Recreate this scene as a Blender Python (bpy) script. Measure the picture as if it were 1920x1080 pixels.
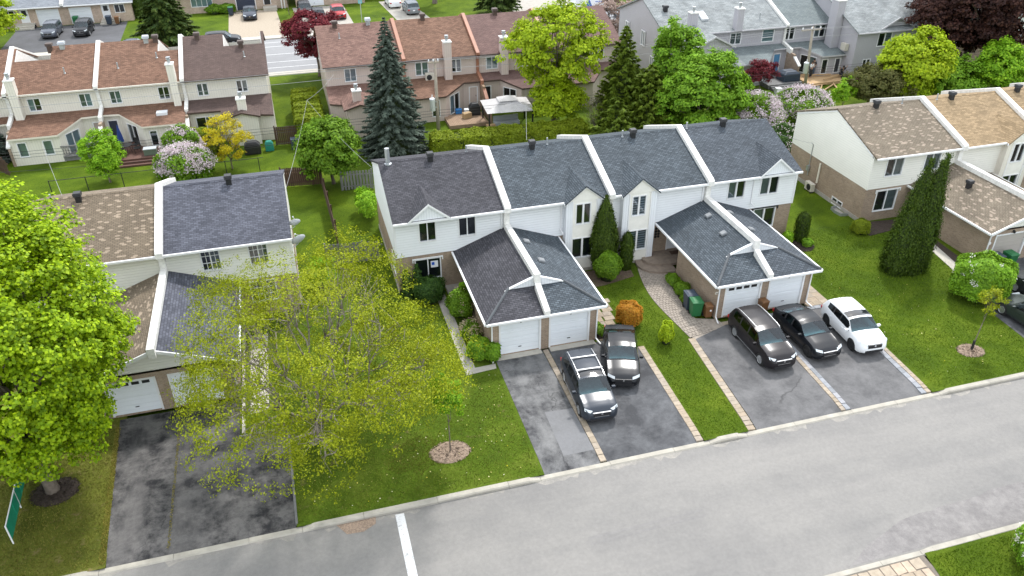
import bpy, bmesh, math, random
import numpy as np
from mathutils import Vector, Matrix
R = math.radians
for o in list(bpy.data.objects): bpy.data.objects.remove(o)
S = bpy.context.scene
COL = S.collection
# ---------------------------------------------------------------- camera
def cam_basis(pitch, yaw, roll):
    cy, sy, cp, sp = math.cos(yaw), math.sin(yaw), math.cos(pitch), math.sin(pitch)
    fw = Vector((-sy*cp, cy*cp, -sp)); rt = Vector((cy, sy, 0)); up = rt.cross(fw)
    c, s = math.cos(roll), math.sin(roll)
    r2 = c*rt+s*up; u2 = -s*rt+c*up
    return Matrix((r2, u2, -fw)).transposed()
cd = bpy.data.cameras.new('camera'); cam = bpy.data.objects.new('camera', cd); COL.objects.link(cam)
cd.sensor_width = 36; cd.lens = 28.125; cd.clip_start = 0.5; cd.clip_end = 2000
m4 = cam_basis(R(31.873), R(-15.667), R(-0.38)).to_4x4(); m4.translation = (0, 0, 26.5)
cam.matrix_world = m4; S.camera = cam
# ---------------------------------------------------------------- light
SUN_EL = 53; SUN_AZ = 34          # azimuth clockwise from +Y of the place the sun stands at
W = bpy.data.worlds.new('World'); S.world = W; W.use_nodes = True
wn = W.node_tree; bg = wn.nodes['Background']
sky = wn.nodes.new('ShaderNodeTexSky'); sky.sky_type = 'NISHITA'; sky.sun_disc = False
sky.sun_elevation = R(SUN_EL); sky.sun_rotation = R(SUN_AZ); sky.air_density = 1.0; sky.dust_density = 2.0; sky.ozone_density = 1.0
mx = wn.nodes.new('ShaderNodeMix'); mx.data_type = 'RGBA'; mx.inputs[0].default_value = .8; mx.inputs[7].default_value = (7.7, 8.1, 8.5, 1)   # thin even cloud veil over the blue
wn.links.new(sky.outputs[0], mx.inputs[6]); wn.links.new(mx.outputs[2], bg.inputs[0]); bg.inputs[1].default_value = 0.15
sd = bpy.data.lights.new('sun', 'SUN'); sd.energy = 2.2; sd.angle = R(5.5); sd.color = (1, 0.975, 0.94)
so = bpy.data.objects.new('sun', sd); COL.objects.link(so)
sv = Vector((math.sin(R(SUN_AZ))*math.cos(R(SUN_EL)), math.cos(R(SUN_AZ))*math.cos(R(SUN_EL)), math.sin(R(SUN_EL))))
so.rotation_euler = sv.to_track_quat('Z', 'Y').to_euler(); so.location = (0, 40, 80)
S.view_settings.view_transform = 'Standard'; S.view_settings.look = 'None'
S.view_settings.gamma = 1; S.view_settings.exposure = 0.74; S.view_settings.use_curve_mapping = False
# ---------------------------------------------------------------- materials
def newmat(name):
    m = bpy.data.materials.new(name); m.use_nodes = True
    return m, m.node_tree, m.node_tree.nodes['Principled BSDF']
def nd(nt, t, ins=None, **kw):
    n = nt.nodes.new(t)
    for k, v in kw.items(): setattr(n, k, v)
    for k, v in (ins or {}).items():
        s = n.inputs[k]
        if hasattr(v, 'bl_idname') or isinstance(v, bpy.types.NodeSocket): nt.links.new(v, s)
        else: s.default_value = v
    return n
def c4(c): return (c[0], c[1], c[2], 1)
def mul(c, k): return tuple(min(1, x*k) for x in c)
def mixc(nt, fac, a, b, mode='MIX'):
    n = nt.nodes.new('ShaderNodeMix'); n.data_type = 'RGBA'; n.blend_type = mode
    for i, v in ((0, fac), (6, a), (7, b)):
        if isinstance(v, bpy.types.NodeSocket): nt.links.new(v, n.inputs[i])
        else: n.inputs[i].default_value = v if i == 0 else c4(v)
    return n.outputs[2]
def ramp(nt, fac, stops):
    n = nt.nodes.new('ShaderNodeValToRGB'); nt.links.new(fac, n.inputs[0])
    el = n.color_ramp.elements
    while len(el) < len(stops): el.new(0.5)
    for e, (p, c) in zip(el, stops):
        e.position = p; e.color = c4(c) if len(c) == 3 else c
    return n.outputs[0]
def noise(nt, co, scale, detail=4, rough=.6, dist=0):
    n = nd(nt, 'ShaderNodeTexNoise', {'Scale': scale, 'Detail': detail, 'Roughness': rough, 'Distortion': dist})
    if co: nt.links.new(co, n.inputs['Vector'])
    return n.outputs['Fac']
def bumpn(nt, h, b, strength=.3, dist=.02):
    n = nd(nt, 'ShaderNodeBump', {'Strength': strength, 'Distance': dist, 'Height': h})
    nt.links.new(n.outputs[0], b.inputs['Normal'])
def wpos(nt): return nd(nt, 'ShaderNodeNewGeometry').outputs['Position']
def uvo(nt): return nd(nt, 'ShaderNodeTexCoord').outputs['UV']
def plain(name, col, rough=.7, var=.12, scale=1.5, bump=.0, bscale=30, metal=0, spec=.4, coat=0):
    m, nt, b = newmat(name); p = wpos(nt)
    f = noise(nt, p, scale, 5, .65)
    f = ramp(nt, f, [(.3, (0, 0, 0)), (.7, (1, 1, 1))])
    nt.links.new(mixc(nt, f, mul(col, 1-var), mul(col, 1+var)), b.inputs['Base Color'])
    b.inputs['Roughness'].default_value = rough; b.inputs['Metallic'].default_value = metal
    b.inputs['Specular IOR Level'].default_value = spec; b.inputs['Coat Weight'].default_value = coat
    b.inputs['Coat Roughness'].default_value = .05
    if bump: bumpn(nt, noise(nt, p, bscale, 4), b, bump)
    return m
def bricky(name, c1, c2, cm, bw, bh, ms, rough=.85, bump=.5, var=.18, vscale=.6, bias=0, speck=None):
    m, nt, b = newmat(name); uv = uvo(nt)
    br = nd(nt, 'ShaderNodeTexBrick', {'Vector': uv, 'Color1': c4(c1), 'Color2': c4(c2), 'Mortar': c4(cm), 'Scale': 1, 'Mortar Size': ms,
        'Mortar Smooth': .1, 'Bias': bias, 'Brick Width': bw, 'Row Height': bh}, offset=.5, squash=1)
    col = br.outputs['Color']
    if speck:        # a second, coarser random tint (blended shingle tabs)
        mt = lambda op, x, y=None: nd(nt, 'ShaderNodeMath', {0: x} if y is None else {0: x, 1: y}, operation=op).outputs[0]
        xy = nd(nt, 'ShaderNodeSeparateXYZ', {0: uv}); row = mt('FLOOR', mt('DIVIDE', xy.outputs[1], bh)); cel = mt('FLOOR', mt('ADD', mt('DIVIDE', xy.outputs[0], bw), mt('MULTIPLY', row, .5)))
        wnz = nd(nt, 'ShaderNodeTexWhiteNoise', {'Vector': nd(nt, 'ShaderNodeCombineXYZ', {0: cel, 1: row}).outputs[0]}, noise_dimensions='2D')
        f = mt('GREATER_THAN', wnz.outputs[0], speck[1])
        col = mixc(nt, f, col, speck[0])
    p = wpos(nt)
    f = noise(nt, p, vscale, 6, .7); f2 = noise(nt, p, 9, 3, .6)
    f = ramp(nt, f, [(.3, (1-var,)*3), (.7, (1+var,)*3)])
    f2 = ramp(nt, f2, [(.3, (1-var*.5,)*3), (.7, (1+var*.5,)*3)])
    mm = nt.nodes.new('ShaderNodeMix'); mm.data_type = 'RGBA'; mm.blend_type = 'MULTIPLY'; mm.inputs[0].default_value = 1
    nt.links.new(col, mm.inputs[6]); nt.links.new(f, mm.inputs[7])
    m2 = nt.nodes.new('ShaderNodeMix'); m2.data_type = 'RGBA'; m2.blend_type = 'MULTIPLY'; m2.inputs[0].default_value = 1
    nt.links.new(mm.outputs[2], m2.inputs[6]); nt.links.new(f2, m2.inputs[7])
    nt.links.new(m2.outputs[2], b.inputs['Base Color'])
    b.inputs['Roughness'].default_value = rough; b.inputs['Specular IOR Level'].default_value = .25
    inv = nd(nt, 'ShaderNodeMath', {0: 1.0, 1: br.outputs['Fac']}, operation='SUBTRACT')
    bumpn(nt, inv.outputs[0], b, bump, .02)
    return m
def siding(name, col, step=.17, axis='Y', rough=.45, strength=1.0, joint=.74):
    m, nt, b = newmat(name); uv = uvo(nt)
    s = nd(nt, 'ShaderNodeSeparateXYZ', {0: uv}).outputs[axis]
    d = nd(nt, 'ShaderNodeMath', {0: s, 1: step}, operation='DIVIDE').outputs[0]
    fr = nd(nt, 'ShaderNodeMath', {0: d}, operation='FRACT').outputs[0]
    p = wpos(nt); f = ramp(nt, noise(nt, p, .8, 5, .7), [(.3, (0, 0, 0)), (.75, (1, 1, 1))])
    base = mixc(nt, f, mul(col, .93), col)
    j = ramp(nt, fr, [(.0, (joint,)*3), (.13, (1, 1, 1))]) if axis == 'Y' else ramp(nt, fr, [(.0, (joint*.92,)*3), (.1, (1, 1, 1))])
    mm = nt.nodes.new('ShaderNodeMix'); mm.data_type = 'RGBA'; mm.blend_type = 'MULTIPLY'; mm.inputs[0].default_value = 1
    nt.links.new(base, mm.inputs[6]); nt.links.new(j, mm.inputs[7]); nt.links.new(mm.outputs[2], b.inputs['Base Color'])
    b.inputs['Roughness'].default_value = rough; b.inputs['Specular IOR Level'].default_value = .3
    h = nd(nt, 'ShaderNodeMath', {0: 1.0, 1: fr}, operation='SUBTRACT').outputs[0] if axis == 'Y' else ramp(nt, fr, [(0, (0, 0, 0)), (.1, (1, 1, 1))])
    bumpn(nt, h, b, strength, .015)
    return m
def leafmat(name, cols, trans=.35, rough=.55, var=(.82, 1.12), vs=.7):
    trans *= .72
    m, nt, b = newmat(name); nt.nodes.remove(b)
    g = nd(nt, 'ShaderNodeNewGeometry')
    col = ramp(nt, g.outputs['Random Per Island'], [(i/(len(cols)-1) if len(cols) > 1 else 0, c) for i, c in enumerate(cols)])
    f = ramp(nt, noise(nt, g.outputs['Position'], vs, 4), [(.3, (var[0],)*3), (.7, (var[1],)*3)])
    mm = nt.nodes.new('ShaderNodeMix'); mm.data_type = 'RGBA'; mm.blend_type = 'MULTIPLY'; mm.inputs[0].default_value = 1
    nt.links.new(col, mm.inputs[6]); nt.links.new(f, mm.inputs[7]); col = mm.outputs[2]
    d = nd(nt, 'ShaderNodeBsdfDiffuse', {'Color': col}); t = nd(nt, 'ShaderNodeBsdfTranslucent', {'Color': col})
    gl = nd(nt, 'ShaderNodeBsdfGlossy', {'Color': (1, 1, 1, 1), 'Roughness': rough})
    a = nd(nt, 'ShaderNodeMixShader', {0: trans, 1: d.outputs[0], 2: t.outputs[0]})
    a2 = nd(nt, 'ShaderNodeMixShader', {0: .012, 1: a.outputs[0], 2: gl.outputs[0]})
    nt.links.new(a2.outputs[0], nt.nodes['Material Output'].inputs[0])
    return m
def grassmat(name, stops, scale=.35, fine=9, dry=None):
    m, nt, b = newmat(name); p = wpos(nt)
    f = noise(nt, p, scale, 8, .68, .4)
    col = ramp(nt, f, stops)
    f2 = ramp(nt, noise(nt, p, fine, 5, .75), [(.3, (.62,)*3), (.7, (1.3,)*3)])
    f3 = ramp(nt, noise(nt, p, 38, 3, .7), [(.3, (.7,)*3), (.7, (1.25,)*3)])
    for ff in (f2, f3):
        mm = nt.nodes.new('ShaderNodeMix'); mm.data_type = 'RGBA'; mm.blend_type = 'MULTIPLY'; mm.inputs[0].default_value = 1
        nt.links.new(col, mm.inputs[6]); nt.links.new(ff, mm.inputs[7]); col = mm.outputs[2]
    if dry:
        fd = ramp(nt, noise(nt, p, 1.1, 6, .75), [(dry[1], (0, 0, 0)), (dry[1]+.12, (1, 1, 1))])
        col = mixc(nt, fd, col, dry[0])
    nt.links.new(col, b.inputs['Base Color'])
    b.inputs['Roughness'].default_value = .9; b.inputs['Specular IOR Level'].default_value = .1
    bumpn(nt, noise(nt, p, 45, 4, .8), b, .9, .05)
    return m
def asphalt(name, base, dark, stain=.5, sscale=.35, fine=.12, crack=False, wear=None, sharp=.13):
    m, nt, b = newmat(name); p = wpos(nt)
    f = ramp(nt, noise(nt, p, sscale, 8, .72, .15), [(stain-sharp, (0, 0, 0)), (stain+sharp, (1, 1, 1))])
    col = mixc(nt, f, dark, base)
    if wear:       # long streaks along the direction of travel
        mp = nd(nt, 'ShaderNodeMapping', {'Vector': p, 'Scale': wear[1]})
        fw = ramp(nt, noise(nt, mp.outputs[0], 1, 5, .6), [(.45, (0, 0, 0)), (.8, (1, 1, 1))])
        col = mixc(nt, fw, col, wear[0])
    for sc, k in ((60, fine), (6, .07), (220, fine*.7)):
        ff = ramp(nt, noise(nt, p, sc, 3, .7), [(.3, (1-k,)*3), (.7, (1+k,)*3)])
        mm = nt.nodes.new('ShaderNodeMix'); mm.data_type = 'RGBA'; mm.blend_type = 'MULTIPLY'; mm.inputs[0].default_value = 1
        nt.links.new(col, mm.inputs[6]); nt.links.new(ff, mm.inputs[7]); col = mm.outputs[2]
    if crack:
        vo = nd(nt, 'ShaderNodeTexVoronoi', {'Scale': crack, 'Randomness': 1}, feature='DISTANCE_TO_EDGE')
        wv = nd(nt, 'ShaderNodeTexNoise', {'Vector': p, 'Scale': 1.2, 'Detail': 5})
        ad = nd(nt, 'ShaderNodeVectorMath', {0: p, 1: wv.outputs['Color']}, operation='ADD')
        nt.links.new(ad.outputs[0], vo.inputs['Vector'])
        gate = ramp(nt, noise(nt, p, .25, 2), [(.5, (0, 0, 0)), (.56, (1, 1, 1))])
        fc = ramp(nt, vo.outputs['Distance'], [(.0, (1, 1, 1)), (.0022, (0, 0, 0))])
        g2 = nd(nt, 'ShaderNodeMath', {0: fc, 1: gate}, operation='MULTIPLY').outputs[0]
        g3 = nd(nt, 'ShaderNodeMath', {0: g2, 1: .55}, operation='MULTIPLY').outputs[0]
        col = mixc(nt, g3, col, mul(dark, .35))
    nt.links.new(col, b.inputs['Base Color'])
    b.inputs['Roughness'].default_value = .85; b.inputs['Specular IOR Level'].default_value = .3
    bumpn(nt, noise(nt, p, 120, 3, .7), b, .35, .01)
    return m
def glassmat(name, tint=(.5, .55, .58), refl=.09, rough=.06):
    m, nt, b = newmat(name); nt.nodes.remove(b)
    t = nd(nt, 'ShaderNodeBsdfTransparent', {'Color': c4(tint)}); g = nd(nt, 'ShaderNodeBsdfGlossy', {'Color': (.9, .95, 1, 1), 'Roughness': rough})
    fr = nd(nt, 'ShaderNodeLayerWeight', {'Blend': .5}); f5 = nd(nt, 'ShaderNodeMath', {0: fr.outputs['Facing'], 1: 5.0}, operation='POWER')
    f6 = nd(nt, 'ShaderNodeMath', {0: f5.outputs[0], 1: .9}, operation='MULTIPLY')
    ad = nd(nt, 'ShaderNodeMath', {0: f6.outputs[0], 1: refl+.04}, operation='ADD', use_clamp=True)
    mx = nd(nt, 'ShaderNodeMixShader', {0: ad.outputs[0], 1: t.outputs[0], 2: g.outputs[0]})
    nt.links.new(mx.outputs[0], nt.nodes['Material Output'].inputs[0])
    return m
def stripes(name, a, b_, step, duty=.5, axis='Y', rough=.6):
    m, nt, b = newmat(name); uv = uvo(nt)
    s = nd(nt, 'ShaderNodeSeparateXYZ', {0: uv}).outputs[axis]
    d = nd(nt, 'ShaderNodeMath', {0: s, 1: step}, operation='DIVIDE').outputs[0]
    fr = nd(nt, 'ShaderNodeMath', {0: d}, operation='FRACT').outputs[0]
    f = nd(nt, 'ShaderNodeMath', {0: fr, 1: duty}, operation='GREATER_THAN').outputs[0]
    nt.links.new(mixc(nt, f, a, b_), b.inputs['Base Color']); b.inputs['Roughness'].default_value = rough
    return m
def paint(name, col, metal=.5, rough=.3):
    m, nt, b = newmat(name)
    b.inputs['Base Color'].default_value = c4(col); b.inputs['Metallic'].default_value = metal; b.inputs['Roughness'].default_value = rough
    b.inputs['Coat Weight'].default_value = .55; b.inputs['Coat Roughness'].default_value = .22; b.inputs['Specular IOR Level'].default_value = .15
    return m
K = {}
def defmats():
    K['asphalt_road'] = asphalt('road asphalt', (.222, .213, .201), (.178, .172, .166), .47, .2, .14, wear=((.255, .243, .227), (.05, .5, .5)))
    K['asphalt_a'] = asphalt('weathered driveway asphalt', (.175, .174, .175), (.040, .040, .043), .5, 1.1, .18, crack=.08, sharp=.14, wear=((.20, .198, .196), (1.2, .5, .5)))
    K['asphalt_patch'] = asphalt('pale asphalt patch', (.175, .175, .18), (.145, .145, .147), .4, .8, .12)
    K['asphalt_new'] = asphalt('sealed driveway asphalt', (.125, .127, .133), (.048, .049, .053), .52, .6, .12)
    K['asphalt_b'] = asphalt('grey driveway asphalt', (.145, .142, .143), (.078, .077, .079), .48, .6, .12, crack=.05)
    K['asphalt_old'] = asphalt('black stained driveway asphalt', (.135, .128, .124), (.020, .020, .022), .5, .75, .2, crack=.16, sharp=.09, wear=((.125, .119, .116), (.9, .16, .5)))
    K['asphalt_far'] = asphalt('far street asphalt', (.27, .27, .275), (.23, .23, .235), .5, .2, .08)
    K['asphalt_dark'] = asphalt('dark far driveway asphalt', (.11, .11, .118), (.08, .08, .084), .5, .3, .08)
    K['concrete'] = plain('concrete', (.36, .335, .295), .85, .16, 2.2, .3, 60)
    K['concrete_pale'] = plain('pale concrete', (.45, .42, .365), .85, .14, 1.6, .3, 60)
    K['kerb'] = plain('kerb concrete', (.37, .345, .295), .88, .2, 1.2, .4, 70)
    for i, c in enumerate(((.335, .27, .20), (.31, .255, .19), (.36, .30, .23), (.32, .27, .215))): K['paver%d' % i] = plain('tan paver %d' % i, c, .88, .16, 5, .4, 60)
    for i, c in enumerate(((.27, .28, .30), (.22, .23, .245), (.31, .31, .325))): K['pavergrey%d' % i] = plain('grey paver %d' % i, c, .88, .14, 5, .4, 60)
    K['cobble'] = plain('cobble paver', (.29, .25, .21), .88, .25, 4, .4, 60)
    K['joint'] = plain('jointing sand', (.17, .145, .12), .95, .2, 6)
    K['flag'] = plain('flagstone', (.42, .33, .25), .88, .2, 3, .4, 60)
    K['stoop'] = plain('stamped concrete step', (.24, .19, .15), .8, .22, 3, .4, 30)
    K['grass_lush'] = grassmat('lush lawn', [(.25, (.032, .062, .005)), (.5, (.075, .122, .008)), (.75, (.14, .19, .015))], dry=((.17, .18, .03), .66))
    K['grass_mid'] = grassmat('patchy lawn', [(.28, (.045, .080, .007)), (.5, (.085, .135, .010)), (.72, (.15, .19, .025))], dry=((.20, .155, .075), .60))
    K['grass_dry'] = grassmat('dry olive lawn', [(.28, (.085, .10, .016)), (.5, (.14, .155, .024)), (.72, (.20, .19, .045))], dry=((.24, .18, .085), .56))
    K['grass_back'] = grassmat('back lawn', [(.28, (.042, .075, .005)), (.5, (.080, .130, .007)), (.72, (.135, .195, .011))])
    K['mulch'] = plain('dark mulch', (.055, .04, .032), .95, .5, 14, 1, 40)
    K['mulch_pale'] = plain('wood chip mulch', (.27, .20, .15), .95, .4, 14, 1, 40)
    K['soil'] = plain('bare soil', (.12, .085, .06), .95, .4, 5, .8, 40)
    # roofs
    K['roof_char'] = bricky('charcoal brown shingles', (0.0466, 0.0459, 0.0533), (0.0862, 0.0848, 0.0969), (0.0256, 0.0254, 0.0301), .26, .13, .014, bias=-.1)
    K['roof_slate'] = bricky('slate grey shingles', (0.0568, 0.0690, 0.0805), (0.1025, 0.1227, 0.1414), (0.0252, 0.0312, 0.0384), .26, .13, .016, bias=-.1)
    K['roof_slate2'] = bricky('blue grey shingles', (0.0558, 0.0657, 0.0776), (0.0959, 0.1122, 0.1318), (0.0266, 0.0320, 0.0400), .26, .13, .016)
    K['roof_blue'] = bricky('blue violet shingles', (0.0596, 0.0629, 0.0799), (0.1111, 0.1163, 0.1445), (0.0413, 0.0441, 0.0562), .28, .14, .012)
    K['roof_brown'] = bricky('mixed brown shingles', (0.1542, 0.1213, 0.0844), (0.2004, 0.1589, 0.1125), (0.0771, 0.0585, 0.0442), .24, .105, .012, speck=((.31, .245, .18), .88))
    K['roof_tan'] = bricky('tan shingles', (0.2143, 0.1537, 0.0882), (0.3363, 0.2433, 0.1429), (0.1660, 0.1169, 0.0664), .34, .15, .010)
    K['roof_beige'] = bricky('beige brown shingles', (0.1660, 0.1351, 0.0994), (0.2112, 0.1774, 0.1312), (0.0905, 0.0718, 0.0557), .24, .105, .012, speck=((.31, .25, .195), .88))
    K['roof_rust'] = bricky('rust brown shingles', (0.1277, 0.0701, 0.0464), (0.2178, 0.1226, 0.0822), (0.0918, 0.0495, 0.0344), .32, .15, .012)
    K['roof_umber'] = bricky('dark umber shingles', (0.0850, 0.0578, 0.0510), (0.1148, 0.0782, 0.0680), (0.0595, 0.0408, 0.0357), .32, .15, .012)
    K['roof_pink'] = bricky('mauve brown shingles', (0.1372, 0.0780, 0.0619), (0.2329, 0.1363, 0.1083), (0.0935, 0.0547, 0.0459), .32, .15, .012)
    K['roof_mauve'] = bricky('plum brown shingles', (0.1275, 0.0765, 0.0680), (0.1700, 0.1062, 0.0935), (0.0850, 0.0510, 0.0467), .32, .15, .012)
    K['roof_grey'] = bricky('pale grey shingles', (0.1920, 0.2080, 0.2120), (0.2720, 0.2880, 0.2880), (0.1280, 0.1400, 0.1440), .5, .2, .012, var=.3)
    K['roof_greygreen'] = bricky('grey green shingles', (0.1360, 0.1600, 0.1640), (0.1840, 0.2120, 0.2120), (0.0960, 0.1120, 0.1160), .32, .15, .012)
    K['roof_far'] = bricky('far blue grey shingles', (0.1840, 0.2000, 0.2240), (0.2480, 0.2640, 0.2880), (0.1360, 0.1480, 0.1680), .32, .15, .012)
    K['ridge'] = plain('ridge shingle', (.085, .092, .10), .85, .2, 6)
    # walls
    K['brick'] = bricky('brown brick', (.27, .185, .125), (.36, .26, .18), (.36, .31, .255), .215, .075, .012, bump=.4)
    K['brick_far'] = bricky('pinkish brick', (.42, .31, .235), (.52, .40, .31), (.45, .38, .32), .24, .085, .010, bump=.3)
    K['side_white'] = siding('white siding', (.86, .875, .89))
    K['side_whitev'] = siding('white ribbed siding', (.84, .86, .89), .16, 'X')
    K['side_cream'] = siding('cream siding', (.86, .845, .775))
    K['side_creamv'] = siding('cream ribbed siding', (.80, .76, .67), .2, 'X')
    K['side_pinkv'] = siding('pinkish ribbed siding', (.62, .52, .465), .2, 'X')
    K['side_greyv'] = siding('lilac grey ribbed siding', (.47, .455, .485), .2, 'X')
    K['stucco'] = plain('cream stucco', (.82, .80, .74), .8, .06, 2, .3, 60)
    K['trim'] = plain('white metal trim', (.80, .80, .80), .4, .05, 1)
    K['trim_w'] = plain('weathered white cap', (.76, .745, .71), .5, .16, 4)
    K['trim_cream'] = plain('cream trim', (.75, .70, .60), .5, .05, 2)
    K['trim_orange'] = plain('orange brown trim', (.31, .14, .085), .55, .12, 2)
    K['trim_brown'] = plain('dark brown trim', (.075, .05, .04), .5, .1, 2)
    K['trim_grey'] = plain('lilac grey trim', (.50, .49, .51), .5, .08, 2)
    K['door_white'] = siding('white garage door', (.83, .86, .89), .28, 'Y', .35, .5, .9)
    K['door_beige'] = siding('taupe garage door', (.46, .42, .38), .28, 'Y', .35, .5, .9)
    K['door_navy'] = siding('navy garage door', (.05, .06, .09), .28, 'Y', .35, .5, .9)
    K['paint_white'] = plain('white paint', (.78, .79, .81), .35, .03, 2)
    K['paint_blue'] = plain('blue door paint', (.10, .27, .46), .45, .06, 2)
    K['paint_taupe'] = plain('taupe door paint', (.47, .39, .35), .5, .05, 2)
    K['black'] = plain('black metal', (.022, .022, .024), .45, .1, 3)
    K['rubber'] = plain('black rubber', (.018, .018, .018), .75, .1, 3)
    K['iron'] = plain('galvanised metal', (.45, .47, .49), .4, .1, 3, metal=.6)
    K['steel'] = plain('brushed alloy', (.58, .59, .60), .3, .05, 4, metal=.85)
    K['chrome'] = plain('chrome', (.8, .8, .8), .12, .02, 4, metal=1)
    K['room'] = plain('dim room', (.028, .03, .033), .9, .4, 1.2)
    K['vent_grey'] = plain('grey roof vent', (.20, .21, .22), .5, .1, 3)
    K['l_dandelion'] = leafmat('dandelion head', [(.6, .5, .02), (.75, .72, .55)], .2)
    K['room2'] = plain('curtain in room', (.30, .33, .31), .9, .3, 1.5)
    K['curtain_g'] = plain('pale green drape', (.42, .52, .47), .9, .08, 2)
    K['curtain_b'] = plain('pale blue drape', (.45, .58, .62), .9, .08, 2)
    K['blind'] = stripes('zebra blind', (.10, .12, .13), (.55, .59, .62), .17, .45)
    K['glass'] = glassmat('window glass')
    K['cglass'] = glassmat('car glass', (.46, .70, .74), .03, .2); K['cglass_side'] = glassmat('tinted car glass', (.05, .06, .065), .03, .1)
    K['cabin'] = plain('car interior', (.17, .19, .195), .8, .3, 3)
    # vegetation and wood
    K['bark'] = plain('grey bark', (.16, .13, .105), .95, .3, 6, .8, 30)
    K['bark_pale'] = plain('pale bark', (.27, .235, .20), .95, .3, 6, .8, 30)
    K['l_maple'] = leafmat('bright maple leaf', [(.11, .20, .004), (.22, .36, .005), (.32, .47, .007), (.43, .58, .010), (.17, .29, .004)], .42)
    K['l_locust'] = leafmat('yellow green locust leaf', [(.17, .215, .006), (.265, .315, .008), (.40, .44, .014), (.15, .20, .008)], .42)
    K['l_young'] = leafmat('young green leaf', [(.15, .33, .012), (.23, .44, .018), (.32, .52, .02)], .4)
    K['l_green'] = leafmat('mid green leaf', [(.085, .175, .010), (.13, .25, .013), (.19, .32, .018)], .35)
    K['l_fresh'] = leafmat('fresh green leaf', [(.12, .25, .016), (.18, .35, .02), (.25, .43, .026)], .35)
    K['l_lime'] = leafmat('lime leaf', [(.23, .34, .009), (.34, .46, .012), (.46, .57, .018)], .42)
    K['l_thuja'] = leafmat('yellowish cedar spray', [(.07, .11, .010), (.11, .165, .014), (.17, .23, .02)], .25)
    K['l_dark'] = leafmat('dark green leaf', [(.025, .065, .012), (.045, .10, .016), (.07, .14, .02)], .3)
    K['l_cedar'] = leafmat('cedar spray', [(.030, .058, .006), (.052, .090, .008), (.08, .125, .011)], .25)
    K['l_hedge'] = leafmat('clipped hedge', [(.14, .19, .010), (.19, .25, .012), (.26, .31, .015)], .3)
    K['l_spruce'] = leafmat('blue spruce needles', [(.060, .085, .066), (.10, .13, .10), (.15, .185, .14)], .15)
    K['l_spruceg'] = leafmat('green spruce needles', [(.03, .06, .015), (.06, .10, .02), (.11, .15, .03)], .2)
    K['l_red'] = leafmat('crimson leaf', [(.10, .012, .020), (.17, .022, .032), (.22, .035, .04)], .3)
    K['l_purple'] = leafmat('dark purple leaf', [(.028, .012, .011), (.05, .02, .016), (.085, .035, .022)], .25)
    K['l_lilac'] = leafmat('lilac blossom', [(.54, .44, .49), (.68, .58, .61), (.80, .72, .73)], .3)
    K['l_white'] = leafmat('white blossom', [(.62, .62, .50), (.78, .78, .70)], .3)
    K['l_cream'] = leafmat('faded flower head', [(.45, .36, .22), (.58, .49, .33)], .3)
    K['l_yellow'] = leafmat('yellow forsythia', [(.50, .40, .01), (.66, .54, .015), (.40, .38, .02)], .35)
    K['l_orange'] = leafmat('orange spirea', [(.38, .15, .015), (.52, .23, .02), (.44, .25, .03)], .35)
    K['l_olive'] = leafmat('olive brown leaf', [(.075, .085, .022), (.11, .115, .03), (.15, .14, .04)], .3)
    K['l_pink'] = leafmat('dusty pink blossom', [(.34, .24, .20), (.46, .35, .30), (.24, .17, .12)], .3)
    K['blade'] = leafmat('grass blade', [(.065, .12, .006), (.115, .195, .009), (.17, .25, .015)], .35, .55, (.62, 1.4), .5)
    K['blade_mid'] = leafmat('olive grass blade', [(.10, .15, .012), (.15, .20, .018), (.23, .24, .05)], .35, .55, (.62, 1.4), .5)
    K['blade_weed'] = leafmat('yellow weed blade', [(.26, .24, .05), (.36, .30, .07)], .35)
    K['blade_dry'] = leafmat('dry grass blade', [(.12, .14, .02), (.18, .18, .03), (.25, .21, .06)], .35, .55, (.62, 1.4), .5)
    K['core'] = plain('light blocking foliage core', (.030, .045, .012), .95, .3, 5)  # for added core meshes that keep light from leaking through the leaves
    K['wood_dark'] = plain('dark stained wood', (.075, .042, .028), .85, .25, 3, .3, 30)
    K['wood_grey'] = plain('weathered grey wood', (.17, .168, .165), .9, .2, 3, .3, 30)
    K['wood_deck'] = plain('deck wood', (.28, .19, .125), .85, .2, 3, .3, 30)
    K['wood_red'] = plain('red stained deck', (.12, .06, .045), .8, .2, 3, .3, 30)
    K['wood_new'] = plain('fresh lumber', (.48, .32, .17), .8, .15, 3, .3, 30)
    K['wood_pole'] = plain('pole wood', (.36, .31, .25), .9, .2, 3, .3, 30)
    K['green_bin'] = plain('green bin plastic', (.018, .135, .045), .45, .06, 3)
    K['brown_bin'] = plain('brown bin plastic', (.16, .075, .03), .5, .06, 3)
    K['blue_bin'] = plain('dark blue bin plastic', (.035, .05, .075), .5, .06, 3)
    K['ac'] = plain('beige enamel', (.58, .54, .46), .5, .05, 3)
    K['dish'] = plain('grey dish', (.42, .44, .46), .5, .05, 3)
    m, nt, b = newmat('worn road paint'); p = wpos(nt)
    f = ramp(nt, noise(nt, p, 7, 8, .75), [(.36, (0, 0, 0)), (.46, (1, 1, 1))])
    nt.links.new(mixc(nt, f, (.24, .24, .24), (.62, .62, .62)), b.inputs['Base Color']); b.inputs['Roughness'].default_value = .85; K['marking'] = m
    K['banner'] = plain('green banner', (.01, .26, .15), .6, .15, 2)
    K['blue_cloth'] = plain('blue cloth', (.012, .035, .16), .8, .2, 3)
    K['metal_roof'] = plain('gazebo sheet roof', (.50, .48, .47), .45, .06, 2)
    K['red_plastic'] = plain('red lens', (.4, .01, .012), .3, .05, 3)
    K['amber'] = plain('amber lens', (.6, .25, .03), .3, .05, 3)
    K['lamp_glass'] = plain('headlight lens', (.62, .66, .68), .15, .05, 3, coat=1)
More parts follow.
